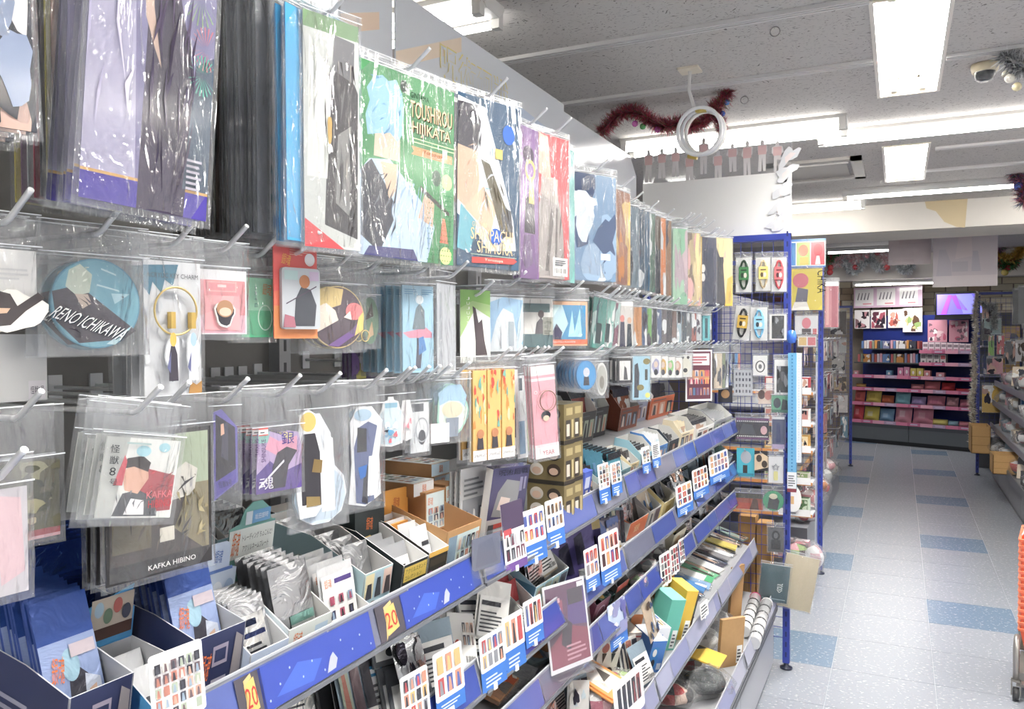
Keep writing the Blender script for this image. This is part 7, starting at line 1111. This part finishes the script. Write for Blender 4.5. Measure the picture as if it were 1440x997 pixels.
# banners hanging beyond the beam
def banner(label, u0, u1, v0, v1, Y, base, arts):
    P = on_y((u0+u1)/2, v1, Y); w, h = fit(P, u0, u1, v0, v1, 0); t = thing('hanging_banner', label, 'banner', P); card_mb(w, h, .003, base, arts, step=.0008).build('sheet', 'paper', t)
    b = MB(); top = 2.56-P.z if Y < 8.76 else 2.8-P.z
    for x in (-w*.45, w*.45): b = MB(); b.tube([(x, 0, h), (x, 0, max(h+.01, top))], .002, 'd8d8d8', 4); b.build('cord', 'satin', t)
banner('small pale grey banner with faint pink print beyond the beam', 1249, 1309, 334, 372, 9.0, 'b9adb0', [('r', .25, .75, .95, .9, 'b2a3a7'), ('r', .1, .1, .6, .2, 'b2a3a7')])
banner('large pale grey banner with faint silhouettes beyond the beam', 1311, 1402, 332, 403, 8.9, 'b4acb2', [('p', [(.05, .2), (.3, .2), (.28, .5), (.2, .75), (.1, .75)], 'aaa4ae'), ('p', [(.35, .55), (.62, .6), (.6, 1), (.4, 1)], 'beb3b6'), ('p', [(.6, .3), (.75, .3), (.7, .7), (.62, .7)], 'a8a3ae'), ('r', 0, 0, 1, .22, 'c0b8bb'), ('r', .3, .3, .55, .5, 'a9a3ac')])
# ---------------------------------------------------------------- right side of the aisle
XR = on_z(1440, 757, 0).x; YRn = 5.6; YRf = on_z(1374, 668, 0).y; XP = on_z(1374, 668, 0).x
XF = (on_z(1385, 660, 0).x+XR)/2
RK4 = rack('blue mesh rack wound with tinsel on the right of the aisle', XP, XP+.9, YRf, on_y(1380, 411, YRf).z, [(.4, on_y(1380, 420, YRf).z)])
gr = thing('gondola_unit', 'grey gondola with jumbled goods on the right of the aisle', 'shelving', (XF, YRn, 0)); LR = YRf-.06-YRn
for k in range(6): b = MB(); b.box(.03, .045, LR*k/6+.004, LR*(k+1)/6-.004, .05, .29, '83868b'); b.build('base_panel', 'enamel', gr)
b = MB(); b.box(.045, .9, 0, LR, 0, .29, '6c6f74'); b.box(0, .9, 0, LR, .29, .31, '8a8d92'); b.build('base', 'enamel', gr)
b = MB(); b.box(-.012, .0, 0, LR, .29, .36, '5f6268'); b.build('base_rail', 'satin', gr)
b = MB(); b.box(.87, .9, 0, LR, .31, 1.7, '8a8c90'); b.build('back_board', 'enamel', gr)
for k, (z, x) in enumerate(((.58, .03), (.84, .05), (1.06, .07))):
    b = MB(); P = [(x, z), (.87, z+.2), (.87, z+.215), (x, z+.015)]
    for y in (0, LR): b.poly([(p[0], y, p[1]) for p in P], '8d9096')
    for i in range(4): p, q = P[i], P[(i+1) % 4]; b.poly([(p[0], 0, p[1]), (p[0], LR, p[1]), (q[0], LR, q[1]), (q[0], 0, q[1])], 'a0a3a8')
    b.box(x-.012, x, 0, LR, z-.01, z+.05, '7f8290'); b.build('shelf', 'enamel', gr)
def rbox(name, label, x, y, z, w, d, h, c, arts=(), rz=0, cat='box', mt='card', ct=None):
    b = MB(); b.box(-w/2, w/2, 0, d, 0, h, c, ct=ct); art_to(b, list(arts), w, h, 0); return tag(b.build(name, mt, None, (x, y, z), rz*D2R), label, cat)
def kraft(label, u0, u1, v0, v1, Y, d):
    P = on_y((u0+u1)/2, v1, Y); w, h = fit(P, u0, u1, v0, v1, 0); t = thing('carton', label, 'box', P); b = MB(); e = .006
    for a in ((-w/2, w/2, 0, e, 0, h), (-w/2, w/2, d-e, d, 0, h), (-w/2, -w/2+e, 0, d, 0, h), (w/2-e, w/2, 0, d, 0, h), (-w/2, w/2, 0, d, 0, e)): b.box(*a, 'c49a5e')
    art_to(b, [('r', 0, .3, 1, .32, 'a07a44'), ('r', 0, .62, 1, .64, 'a07a44')], w, h, 0); b.build('tray', 'card', t); return t
kraft('kraft tray box at the foot of the right mesh rack', 1366, 1393, 600, 638, 10.15, .4)
kraft('lower kraft tray box among the wrapped goods on the right', 1396, 1448, 641, 668, 8.78, .3)
ga = [('e4e4e2', 'white'), ('c4c6c8', 'silver'), ('9a9ca4', 'grey'), ('5a5c64', 'charcoal'), ('d8a0a8', 'pink'), ('c87a70', 'brick'), ('d8c8b0', 'cream'), ('8aa0b0', 'blue-grey')]
n = 0
for zi, (z0, x0, nm) in enumerate(((.315, .12, 'base deck'), (.585, .14, 'lowest sloped shelf'), (.845, .16, 'middle sloped shelf'), (1.065, .18, 'highest sloped shelf'))):
    for k in range(-6, 8):
        c, cn = ga[(k*3+zi*5) % 8]; y = 7.9+k*.33; kind = (k+zi) % 3; zz = z0+(.014+(x0-(.03, .05, .07)[zi-1])*.238 if zi else 0)
        lb = cn+[' crinkled bag', ' boxed set', ' leaning picture pack'][kind]+' on the '+nm+(' right of the aisle' if k >= 0 else ' nearer the baskets')
        if kind == 0: lumpy('wrapped_goods', lb, 'bag', 'E', 0, 0, .12, .13, .07, [c, 'ececec', ga[(k+2) % 8][0]], 60+n, at=Vector((XF+x0, y, zz)))
        elif kind == 1: rbox('carton', lb, XF+x0, y-.05, zz+.0, .14, .1, .12, c, blobs([c, 'f0f0ee', '55585e'], 460+n, 5), 6, mt='gloss').rotation_euler[1] = -math.atan(.238) if zi else 0
        else: o = rbox('picture_pack', lb, XF+x0, y, zz+.005, .16, .012, .2, c, blobs([c, 'f0f0ee', 'c89a8c', '4a4c58'], 480+n, 7), -8, 'pack', 'gloss'); o.rotation_euler = (-14*D2R, 0, -20*D2R)
        n += 1
rbox('carton', 'bright mid-blue carton on the right shelves', XF+.2, 8.75, .905, .2, .1, .12, '4c86b8', [('r', .0, .9, 1, 1, '3f78a8')], mt='paper')
rbox('carton', 'white cut-out panel box among the silver bags', XF+.14, 9.3, .315, .26, .16, .16, 'e4e4e2', [('r', .1, .2, .9, .9, 'd8d8d8')], mt='paper')
for k, (u0, u1, v0, v1, c, nm) in enumerate(((1381, 1395, 428, 478, '55585c', 'dark vertical lettered strip'), (1390, 1398, 472, 500, '8fbf6a', 'green slim'), (1402, 1412, 472, 498, 'd86a70', 'red slim'), (1414, 1428, 480, 512, '6a6c72', 'dark grey portrait'), (1428, 1442, 478, 508, 'd4d0d0', 'pale double'), (1388, 1410, 504, 526, 'c88a94', 'pink face'), (1381, 1410, 542, 580, 'e0b850', 'amber and white cut-out'), (1384, 1408, 448, 470, 'a9c4c4', 'pale teal grid'))):
    hangy('charm_card', nm+' pack hanging on the right mesh rack', 'card', (u0, u1, v0, v1), blobs([c, 'f0eeec', DARK[k % 5], 'c8a090'], 500+k, 8), c, Y=YRf-.05, root=RK4)
for k, (u0, u1, v0, v1, c, nm) in enumerate(((1424, 1436, 408, 455, '6c7074', 'dark grey rolled'), (1432, 1446, 404, 455, '8a8e90', 'mid grey rolled'))): hangy('poster_pack', nm+' banner tube pack at the top of the right rack', 'poster tube', (u0, u1, v0, v1), [], c, Y=YRf-.09, root=RK4)
for k, (u, v, c, nm) in enumerate(((1394, 636, ['c8cacc', 'e8eaec', '8a8c90'], 'silver'), (1408, 640, ['b4b6ba', 'e4e6e8', '6a6c70'], 'steel'), (1402, 628, ['d8dadc', 'a4a6aa', 'c8b0b0'], 'pale'), (1420, 634, ['9a9ca0', 'e0e0e2', '5c5e62'], 'dark silver'), (1430, 655, ['e8d8d8', 'd88a90', 'f0f0f0'], 'pink-striped'), (1436, 668, ['e4e4e6', 'c85a5c', '8a98b0'], 'red-striped'))):
    p = on_z(u, v, .315); lumpy('wrapped_goods', nm+' crinkled bag heaped on the deck by the kraft boxes', 'bag', 'E', 0, 0, .13, .16, .08, c, 130+k, at=p)
bs = thing('stock_shelving', 'grey stock shelving seen through the right mesh rack', 'shelving', (XP+.05, YRf+.25, 0))
b = MB(); b.box(0, 1.1, .38, .4, 0, 1.9, '6d7076'); b.build('back_panel', 'enamel', bs)
for z in (.35, .75, 1.15, 1.5): b = MB(); b.box(0, 1.1, 0, .38, z-.02, z, '9a9da2'); b.build('shelf', 'enamel', bs)
for k in range(20):
    c, nm = (('5a6a80', 'slate'), ('c8a050', 'amber'), ('d8d4d0', 'pale'), ('8a4a48', 'maroon'), ('3c3e46', 'black'))[k % 5]; z = (.35, .75, 1.15, 1.5)[k//5]
    rbox('carton', nm+' carton on the '+['lowest', 'second', 'third', 'highest'][k//5]+' stock shelf behind the right mesh', XP+.16+(k % 5)*.2, YRf+.3, z+.001, .17, .15, .18+.1*((k*7) % 3)/2, c, blobs([c, 'e8e4e0', '6a6c74', 'c89a80'], 560+k, 6, .05, .05, .95, .95, .3), mt='gloss')
# tinsel
def tinsel(name, label, pts, rad, n, cols, seed, baubles=(), group=None, width=.003):
    pts = [Vector(p) for p in pts]; c0 = sum(pts, Vector())/len(pts); t = thing(name, label, 'garland', c0, 0, group); r = random.Random(seed); b = MB(); L = [0]
    for k in range(1, len(pts)): L.append(L[-1]+(pts[k]-pts[k-1]).length)
    def at(d):
        for k in range(1, len(pts)):
            if d <= L[k]: f = (d-L[k-1])/max(1e-6, L[k]-L[k-1]); return pts[k-1].lerp(pts[k], f)
        return pts[-1]
    for k in range(n):
        p = at(L[-1]*r.random())-c0; v = Vector((r.gauss(0, 1), r.gauss(0, 1), r.gauss(0, 1))).normalized(); l = rad*r.uniform(.6, 1.1); s = v.orthogonal().normalized()*width
        b.poly([p-s, p+s, p+v*l], r.choice(cols))
    b.tube([p-c0 for p in pts], rad*.12, cols[0], 5); b.build('tinsel_strands', 'tinsel', t)['kind'] = 'stuff'
    for (q, rr, c) in baubles:
        b = MB(); b.lathe([(rr*math.sin(a*math.pi/8), -rr*math.cos(a*math.pi/8)) for a in range(9)], c, 10); b.build('bauble', 'gloss', t, Vector(q)-c0)
    return t
pY = lambda Y: (lambda u, v: on_y(u, v, Y))
q = pY(3.93); red = ['b83a50', '8a2c44', 'c84860', '7a7a50', '8a4460', 'a03448']
tinsel('tinsel_garland', 'red tinsel garland with coloured stars behind the hanging ring', [q(*p) for p in ((845, 186), (856, 176), (866, 164), (884, 156), (902, 160), (922, 174), (940, 178), (955, 172), (968, 178), (985, 174), (1004, 156), (1018, 138), (1026, 128))], .062, 4200, red, 3, [(q(893, 174), .016, 'c85ab0'), (q(904, 178), .016, '4ca058'), (q(925, 182), .016, 'c85ab0'), (q(1016, 160), .014, '3f5ca8'), (q(1022, 144), .014, '4a8cd0')])
tinsel('tinsel_garland', 'short red tinsel tail hanging beside the ring', [q(*p) for p in ((1000, 150), (1012, 170), (1016, 188))], .05, 900, red, 4)
for u, v in ((889, 135), (1026, 118)):
    b = MB(); p = q(u, v); b.tube([(p.x, p.y, CEIL), (p.x, p.y, p.z+.02), (p.x+.012, p.y, p.z), (p.x, p.y, p.z-.015), (p.x-.01, p.y, p.z)], .002, '8a8c8e', 5); tag(b.build('ceiling_hook', 'chrome', None), 'small wire ceiling hook holding the '+('left' if u < 900 else 'right')+' end of the red tinsel', 'hook')
q = pY(3.86); tinsel('tinsel_tuft', 'silver tinsel tuft with pale leaf ornaments beside the dome camera', [q(1412, 78), q(1428, 90), q(1440, 96), q(1452, 84)], .07, 900, ['c9cacc', 'e8e8ea', '8a8c90', 'a9abae'], 5, [(q(1420, 110), .02, 'e8e4d8'), (q(1430, 122), .018, 'd8cca0'), (q(1414, 104), .014, 'b8b4a4')], width=.005)
q = pY(6.9); tinsel('tinsel_tuft', 'multicoloured tinsel tuft near the right end of the beam', [q(1424, 236), q(1432, 250), q(1440, 264), q(1440, 285)], .09, 1100, ['a83848', '3c4a90', '8a9098', '48684c', 'c87a90'], 6, [(q(1432, 262), .03, '3f5ac0')], width=.006)
q = pY(12.6); GR = ['4c9a5c', '5fb06c', '3c8a50', 'b85058']; PK = ['f0c4ca', 'f8ecee', 'e8a8b0', 'f8f6f8']; SV = ['d4d8dc', 'b8bec2', 'f0f2f4', 'a0a8ac']; GO = ['e8c458', 'f4d870', 'd0a840']
bb = lambda *L: [(q(u, v), .045, c) for u, v, c in L]
tinsel('tinsel_garland', 'green tinsel garland with red baubles on the far beam', [q(*p) for p in ((1162, 366), (1172, 358), (1182, 350), (1190, 341), (1197, 346))], .13, 1500, GR, 7, bb((1168, 358, 'b8383c'), (1180, 357, '3ca058'), (1196, 347, '48b060'), (1168, 376, 'c83c40'), (1167, 383, 'c83c40')), width=.012)
tinsel('tinsel_garland', 'pink and silver zigzag tinsel garland on the far beam', [q(*p) for p in ((1175, 372), (1184, 362), (1190, 352), (1197, 362), (1204, 368), (1214, 358), (1222, 346), (1229, 341), (1236, 346), (1243, 358), (1248, 372))], .11, 2200, PK, 8, bb((1203, 376, 'b84048'), (1247, 376, 'c84448'), (1219, 360, 'd8949c'), (1234, 355, 'c8646c')), width=.012)
tinsel('tinsel_garland', 'grey-green tinsel swag under the pink zigzag', [q(*p) for p in ((1186, 364), (1192, 376), (1200, 382), (1208, 378), (1216, 366), (1222, 360), (1228, 370), (1236, 378), (1242, 376))], .09, 1800, SV, 9, width=.012)
tinsel('tinsel_garland', 'silver tinsel swag below the small grey banner', [q(*p) for p in ((1264, 374), (1270, 380), (1276, 381), (1283, 373))], .09, 700, SV, 10, width=.012)
tinsel('tinsel_garland', 'gold tinsel swag right of the large banner', [q(*p) for p in ((1402, 358), (1410, 364), (1418, 367), (1428, 362), (1436, 352), (1444, 340))], .11, 1500, GO, 11, bb((1418, 376, 'c83a40'), (1413, 383, 'd8c058')), width=.012)
tinsel('tinsel_garland', 'green tinsel under the gold swag', [q(*p) for p in ((1404, 366), (1412, 374), (1420, 374), (1430, 366))], .11, 900, GR, 12, width=.012)
tinsel('tinsel_garland', 'pink and purple tinsel above the gold swag', [q(*p) for p in ((1404, 352), (1412, 344), (1420, 336), (1432, 332), (1442, 334))], .10, 1200, ['b878b0', 'd8a8c8', '6a9a78', 'e0dce4'], 13, width=.012)
q = pY(YRf-.1); tinsel('tinsel_garland', 'champagne tinsel wound down the right rack post', [q(*p) for p in ((1374, 412), (1371, 440), (1373, 470), (1369, 500), (1371, 530), (1366, 560), (1369, 590), (1366, 622))], .06, 2200, ['d8cfc0', 'e8e4dc', 'b8a890', 'c4c0b8'], 14, width=.006)
tinsel('tinsel_garland', 'silver tinsel loop on the right mesh rack', [q(*p) for p in ((1382, 424), (1390, 434), (1398, 428), (1399, 446), (1398, 462))], .06, 900, ['c4c8c8', 'e4e6e6', '8a9090'], 15, width=.006)
# ---------------------------------------------------------------- basket stack
bw, bd = .46, .33; YS = 4.2; BROT = -9*D2R; hw, hd = bw/2+.005, bd/2+.06; BC = Vector((.48, 4.17, 0))+Matrix.Rotation(BROT, 3, 'Z')@Vector((hw, hd, 0))
bm = MB(); ht = .23; o_ = 'e4501c'
def ringq(b, w0, d0, z0, w1, d1, z1, c, t=.004):
    P = lambda w, d, z: [(-w/2, -d/2, z), (w/2, -d/2, z), (w/2, d/2, z), (-w/2, d/2, z)]
    A, B = P(w0, d0, z0), P(w1, d1, z1)
    for k in range(4): j = (k+1) % 4; b.poly([A[k], A[j], B[j], B[k]], c)
ringq(bm, bw*.8, bd*.8, 0, bw*.98, bd*.98, ht, o_); ringq(bm, bw*.785, bd*.785, .004, bw*.967, bd*.967, ht, 'd84818'); bm.poly([(-bw*.4, -bd*.4, 0), (-bw*.4, bd*.4, 0), (bw*.4, bd*.4, 0), (bw*.4, -bd*.4, 0)], o_)
me_b = bm.mesh('basket_body', 'gloss'); bm = MB(); ringq(bm, bw, bd, ht-.012, bw*1.02, bd*1.02, ht, 'ee6a38'); ringq(bm, bw*1.02, bd*1.02, ht, bw*.968, bd*.968, ht+.002, 'f48a60'); ringq(bm, bw*.968, bd*.968, ht+.002, bw*.967, bd*.967, ht-.004, o_); me_r = bm.mesh('basket_rim', 'gloss')
zt = on_y(1432, 757, YS+.1).z; zl = on_y(1428, 880, YS+.1).z; nb = 15; sp = (zt-zl)/(nb-1)
for k in range(nb):
    t = thing('shopping_basket', 'lowest orange shopping basket resting on the wheeled stand' if k == 0 else ('topmost orange shopping basket of the nested stack' if k == nb-1 else 'orange shopping basket nested in the middle of the stack'), 'basket', BC+Vector((0, 0, zl-ht+sp*k+.012)), BROT, 'nested orange shopping baskets'); link('body', me_b, t); link('rim', me_r, t)
    if k == nb-1: b = MB(); b.tube([(-bw*.49, -.08, ht), (-bw*.47, -.07, ht+.012), (-bw*.47, .07, ht+.012), (-bw*.49, .08, ht)], .004, 'd8d8d8', 6); b.build('handle', 'chrome', t)
sd = thing('basket_stand', 'chrome wheeled stand under the orange baskets', 'stand', BC, BROT)
for sx in (-1, 1):
    for sy in (-1, 1):
        b = MB(); b.tube([(sx*hw, sy*hd, .09), (sx*hw, sy*hd, zl-.06), (sx*hw, sy*(hd-.02), zl-.03), (sx*hw, sy*(hd-.06), zl-.025)], .013, 'a8a49e', 8); b.build('leg', 'steel', sd)
        b = MB(); b.tube([(sx*hw-.012, sy*hd, .03), (sx*hw+.012, sy*hd, .03)], .029, '3c3c3e', 14); w_ = b.build('caster_wheel', 'satin', sd); b = MB(); b.box(sx*hw-.019, sx*hw-.015, sy*hd-.014, sy*hd+.014, .025, .095, '8a8680'); b.box(sx*hw+.015, sx*hw+.019, sy*hd-.014, sy*hd+.014, .025, .095, '8a8680'); b.box(sx*hw-.019, sx*hw+.019, sy*hd-.014, sy*hd+.014, .085, .095, '8a8680'); b.build('fork', 'steel', w_)
b = MB(); b.box(-hw, hw, -hd-.004, -hd+.004, zl-.2, zl-.165, '8f8b85'); b.build('cross_bar', 'steel', sd); b = MB(); b.box(-hw, hw, hd-.004, hd+.004, zl-.2, zl-.165, '8f8b85'); b.build('cross_bar', 'steel', sd)
b = MB(); b.box(-hw, hw, -hd, hd, zl-ht+.0, zl-ht+.012, '8f8b85'); b.build('platform', 'steel', sd)
# ---------------------------------------------------------------- ceiling fittings
p = on_z(1385, 90, CEIL); t = thing('security_camera', 'cream dome camera on the ceiling beside the silver tinsel', 'camera', p)
b = MB(); b.lathe([(0, 0), (.052, 0), (.055, -.012), (.05, -.034), (.042, -.036), (0, -.036)], 'd8c9a8', 20); b.build('housing', 'enamel', t)
b = MB(); b.lathe([(.041, -.034), (.039, -.05), (.03, -.064), (.016, -.071), (0, -.073)], '2c2e30', 18); b.build('dome', 'gloss', t)
b = MB(); b.lathe([(.043, -.034), (.042, -.052), (.033, -.068), (.018, -.076), (0, -.078)], 'ffffff', 18); b.build('clear_cover', 'acrylic', t)
p = on_z(970, 97, CEIL); c = on_y(985, 186, p.y); t = thing('hanging_ring', 'white coiled ring hanging on a rod from a ceiling plate', 'hanging ring', (p.x, p.y, CEIL))
b = MB(); b.box(-.045, .045, -.045, .045, -.01, -.0005, 'e0d6c0'); b.build('ceiling_plate', 'enamel', t)
d = c-Vector((p.x, p.y, CEIL)); rr = 33/F*proj(c)[2]; b = MB(); b.tube([(0, 0, -.008), (0, 0, -.03), (-.004, 0, -.09), (d.x-rr*.25, d.y, d.z+rr*1.02)], .0075, 'd8d6d2', 8); b.build('rod', 'satin', t)
for k in range(3):
    b = MB(); o_r = rr*(1-.05*k); b.tube([(d.x+o_r*math.cos(a*math.pi/18)*.92+.008*k, d.y+.022*(k-1), d.z+o_r*math.sin(a*math.pi/18)) for a in range(37)], .0085, ['e8e8ea', 'd8dade', 'eceae4'][k], 8, caps=False); b.build('coil', 'satin', t)
b = MB(); b.tube([(d.x-rr*.2, d.y, d.z+rr*.95), (d.x+rr*.25, d.y, d.z+rr*.95)], .014, 'c8b050', 6); b.build('yellow_tape', 'satin', t)
b = MB(); b.tube([(d.x-rr*.5, d.y-.01, d.z-rr*.95), (d.x-rr*.1, d.y-.01, d.z-rr*1.05)], .014, 'c8a83c', 6); b.build('yellow_tape', 'satin', t)
x0, y0 = on_z(1138, 222, CEIL).x, 5.70; t = thing('ceiling_vent', 'square cream ceiling vent with a slot behind the white board', 'vent', (-.225, 6.08, CEIL))
b = MB(); W, Dv = .62, .74
for a in ((-W, 0, -Dv/2, -Dv/2+.07), (-W, 0, Dv/2-.07, Dv/2), (-W, -W+.07, -Dv/2, Dv/2), (-.07, 0, -Dv/2, Dv/2)): b.box(*a, -.02, -.0005, 'c9c4bc')
b.build('frame', 'enamel', t); b = MB(); b.box(-W+.1, -.1, -Dv/2+.1, Dv/2-.1, -.012, -.001, 'b4b0aa'); b.build('grille', 'enamel', t); b = MB(); b.box(-W+.1, -.085, -Dv/2+.085, -Dv/2+.1, -.026, -.004, 'efece6'); b.build('slot_trim', 'enamel', t)
for k, (u, v) in enumerate(((1090, 37), (907, 150), (1047, 135))):
    p = on_z(u, v, CEIL); b = MB(); b.tube([(p.x+.018*math.cos(a*math.pi/8), p.y, CEIL-.02+.018*math.sin(a*math.pi/8)) for a in range(17)], .0022, 'a8a4a0', 5, caps=False); tag(b.build('ceiling_hook', 'chrome', None), ['little bare ring hook', 'little ring hook over the red tinsel', 'little ring hook over the white board'][k]+' on the speckled ceiling', 'hook')
t = batten('thin batten lamp under the far beam above the pink board', -.62, .52, 13.0, 1, .06, z=z2); area('lamp_light', t, (0, 0, -.08), 1.05, .03, 10)
# ---------------------------------------------------------------- let shelf goods find room: nothing passes through a neighbour, every loose pack comes to rest
from mathutils.bvhtree import BVHTree
bpy.context.view_layer.update()
STAT = []
def rot(o): return o.rotation_euler.to_matrix()
def parts_of(o):
    out = [(o, Matrix.Identity(4))] if o.type == 'MESH' else []
    for c in o.children:
        if c.type == 'MESH' and c.name.split('.')[0] not in ('sleeve', 'wrap'): out.append((c, Matrix.Translation(c.location)@c.rotation_euler.to_matrix().to_4x4()))
    return out
def world(o): return Matrix.Translation(o.location)@rot(o).to_4x4()
def span(v): return Vector((min(p.x for p in v), min(p.y for p in v), min(p.z for p in v))), Vector((max(p.x for p in v), max(p.y for p in v), max(p.z for p in v)))
def add_static(o, deep=False):
    for c in ([o]+list(o.children_recursive) if deep else [q for q, _ in parts_of(o)]):
        if c.type != 'MESH' or c.name.split('.')[0] in ('sleeve', 'wrap') or not c.data.polygons: continue
        m4 = world(o)
        if c is not o:
            ch = []; q = c
            while q is not o: ch.append(q); q = q.parent
            for q in reversed(ch): m4 = m4@Matrix.Translation(q.location)@q.rotation_euler.to_matrix().to_4x4()
        v = [m4@p.co for p in c.data.vertices]; STAT.append((BVHTree.FromPolygons(v, [tuple(p.vertices) for p in c.data.polygons]), *span(v)))
BOXF = ((0, 1, 3, 2), (4, 6, 7, 5), (0, 4, 5, 1), (2, 3, 7, 6), (0, 2, 6, 4), (1, 5, 7, 3))
def hull(objs, ref):
    """boxes around the meshes of a thing, in the frame of ref"""
    inv = world(ref).inverted(); out = []
    for o in objs:
        for c, ml in parts_of(o):
            m4 = inv@world(o)@ml; lo, hi = span([m4@p.co for p in c.data.vertices]); out.append([Vector((x, y, z)) for x in (lo.x, hi.x) for y in (lo.y, hi.y) for z in (lo.z, hi.z)])
    return out
def hits(H, m4):
    for b in H:
        v = [m4@p for p in b]; lo, hi = span(v); t = None
        for bt, l, h in STAT:
            if lo.x < h.x and l.x < hi.x and lo.y < h.y and l.y < hi.y and lo.z < h.z and l.z < hi.z:
                t = t or BVHTree.FromPolygons(v, BOXF)
                if t.overlap(bt): return True
    return False
def floor_gap(H, m4, s): X, z, tt = shelf_frame(s); return min((m4@p).z-(z+(X-(m4@p).x)*tt) for b in H for p in b)
def lip_over(H, m4, s):
    X, z, tt = shelf_frame(s); return max([(m4@p).x-(X-.0075) for b in H for p in b if (m4@p).z < SH[s][1]+LIP+.006]+[-1])
def settle(o, kids, s, single):
    H = hull([o]+kids, o) if not single else hull([o], o); base = o.location.copy(); best = None
    YS_ = (0, .012, -.012, .025, -.025, .04, -.04, .06, -.06, .085, -.085, .12, -.12); XS_ = (0, -.02, -.04, -.065, -.1, -.14, .02, .045); ZS_ = (0, .012, .026, .042, .06, .085, .11) if single else (0,)
    for c, dx, dy, dz in sorted((abs(a)*1.1+abs(b)+d*.6, a, b, d) for a in XS_ for b in YS_ for d in ZS_):
        o.location = base+Vector((dx, dy, 0)); m4 = world(o); k = lip_over(H, m4, s)
        if k > 0: o.location.x -= k; m4 = world(o)
        if min((m4@p).x for b in H for p in b) < XB+.034: continue
        o.location.z += .0012-floor_gap(H, m4, s)+dz; m4 = world(o)
        if not hits(H, m4): best = o.location.copy(); break
    ok = best is not None
    if not ok:
        o.location = base; m4 = world(o); k = lip_over(H, m4, s); o.location.x -= max(0, k); o.location.z += .0012-floor_gap(H, world(o), s); best = o.location.copy()
    elif single:
        while floor_gap(H, world(o), s) > .0022:           # drop on to whatever lies below
            o.location.z -= .0015
            if hits(H, world(o)): o.location.z += .0015; break
        best = o.location.copy()
    o.location = best; d = best-base
    for k in kids: k.location += d
    return ok
mine = {o for o, _, _ in CLUSTER}|{k for _, ks, _ in CLUSTER for k in ks}|{o for o, _ in LOOSE}
for o in list(col.objects):
    if o.parent is None and o not in mine and o.get('kind') is None and o.type in ('MESH', 'EMPTY') and (o in GU or (o.location.y < 4.6 and o.location.x < -.3 and o.location.z < 1.62)) and not o.name.startswith('product_card'): add_static(o, True)
FAIL = []
for o, ks, s in CLUSTER:
    if not settle(o, ks, s, False): FAIL.append(o)
    add_static(o)
    for k in ks: add_static(k)
for o, s in LOOSE:
    if not settle(o, [], s, True):
        o.rotation_euler = (Matrix.Rotation(slope(s), 3, 'Y')@Matrix.Rotation(88*D2R, 3, 'Z')@Matrix.Rotation(-82*D2R, 3, 'X')).to_euler()
        if not settle(o, [], s, True): FAIL.append(o)
    add_static(o)
# ---------------------------------------------------------------- packs standing deeper on the shelves
FC = [('3a4250', 'navy'), ('c9ccd0', 'silver'), ('8a5a48', 'copper'), ('5c8a84', 'teal'), ('c8b070', 'gold'), ('6a4a70', 'purple'), ('d8d4cc', 'ivory'), ('404246', 'black'), ('8fa8c0', 'pale blue'), ('b85a50', 'red'), ('7a8a5c', 'olive')]
acc = MB(); NX = {}
def add_mesh(me, M):
    i0 = len(acc.v); acc.v += [tuple(M@v.co) for v in me.vertices]; ca = me.color_attributes['Col'].data
    for p in me.polygons: acc.f.append(tuple(i0+j for j in p.vertices)); c = ca[p.loop_start].color; acc.c.append((c[0], c[1], c[2])); acc.m.append(NX[me.name]); acc.sm.append(True)
FM = []
for k, (c, _) in enumerate(FC):
    me = pouch_mesh(.09, .13, .007, c, blobs(['e8e6e2', c, DARK[k % 5], BLU[k % 5]], 520+k, 5, .06, .06, .94, .8, .25), 'foilprint', seed=k); FM.append(me); NX[me.name] = 1 if k % 3 == 1 else 0
HB = [[Vector((x, y, z)) for x in (-.045, .045) for y in (-.0045, .0045) for z in (0, .13)]]
for si, s in enumerate('ABCD'):
    X, z, tt = shelf_frame(s); sc = {'C': .8, 'B': .95}.get(s, 1)
    for k in range(int((4.0-.75)/.105)):
        y = .75+k*.105; ci = (k*4+si*3) % 11
        if (s == 'A' and y < 1.9) or (s == 'D' and y < 1.7): continue
        for j in range(4):
            for dx, dy in ((0, 0), (-.02, 0), (-.04, .02), (-.04, -.02), (-.07, 0), (-.1, .01)):
                x = X-(.27 if s == 'A' else .2)-.035*j+dx; M4 = Matrix.Translation((x, y+dy, sz(s, x)+.002))@Matrix.Rotation(84*D2R, 4, 'Z')@Matrix.Rotation(-12*D2R, 4, 'X')@Matrix.Scale(sc, 4)
                if x < XB+.075 or hits(HB, M4): continue
                add_mesh(FM[ci], M4); v = [M4@p for p in HB[0]]; STAT.append((BVHTree.FromPolygons(v, BOXF), *span(v))); break
o = acc.build('loose_sachets', ['foilprint', 'foil']); o['kind'] = 'stuff'; tag(o, 'crowded mixed sachets standing deep on the shelves behind the trays', 'sachets')
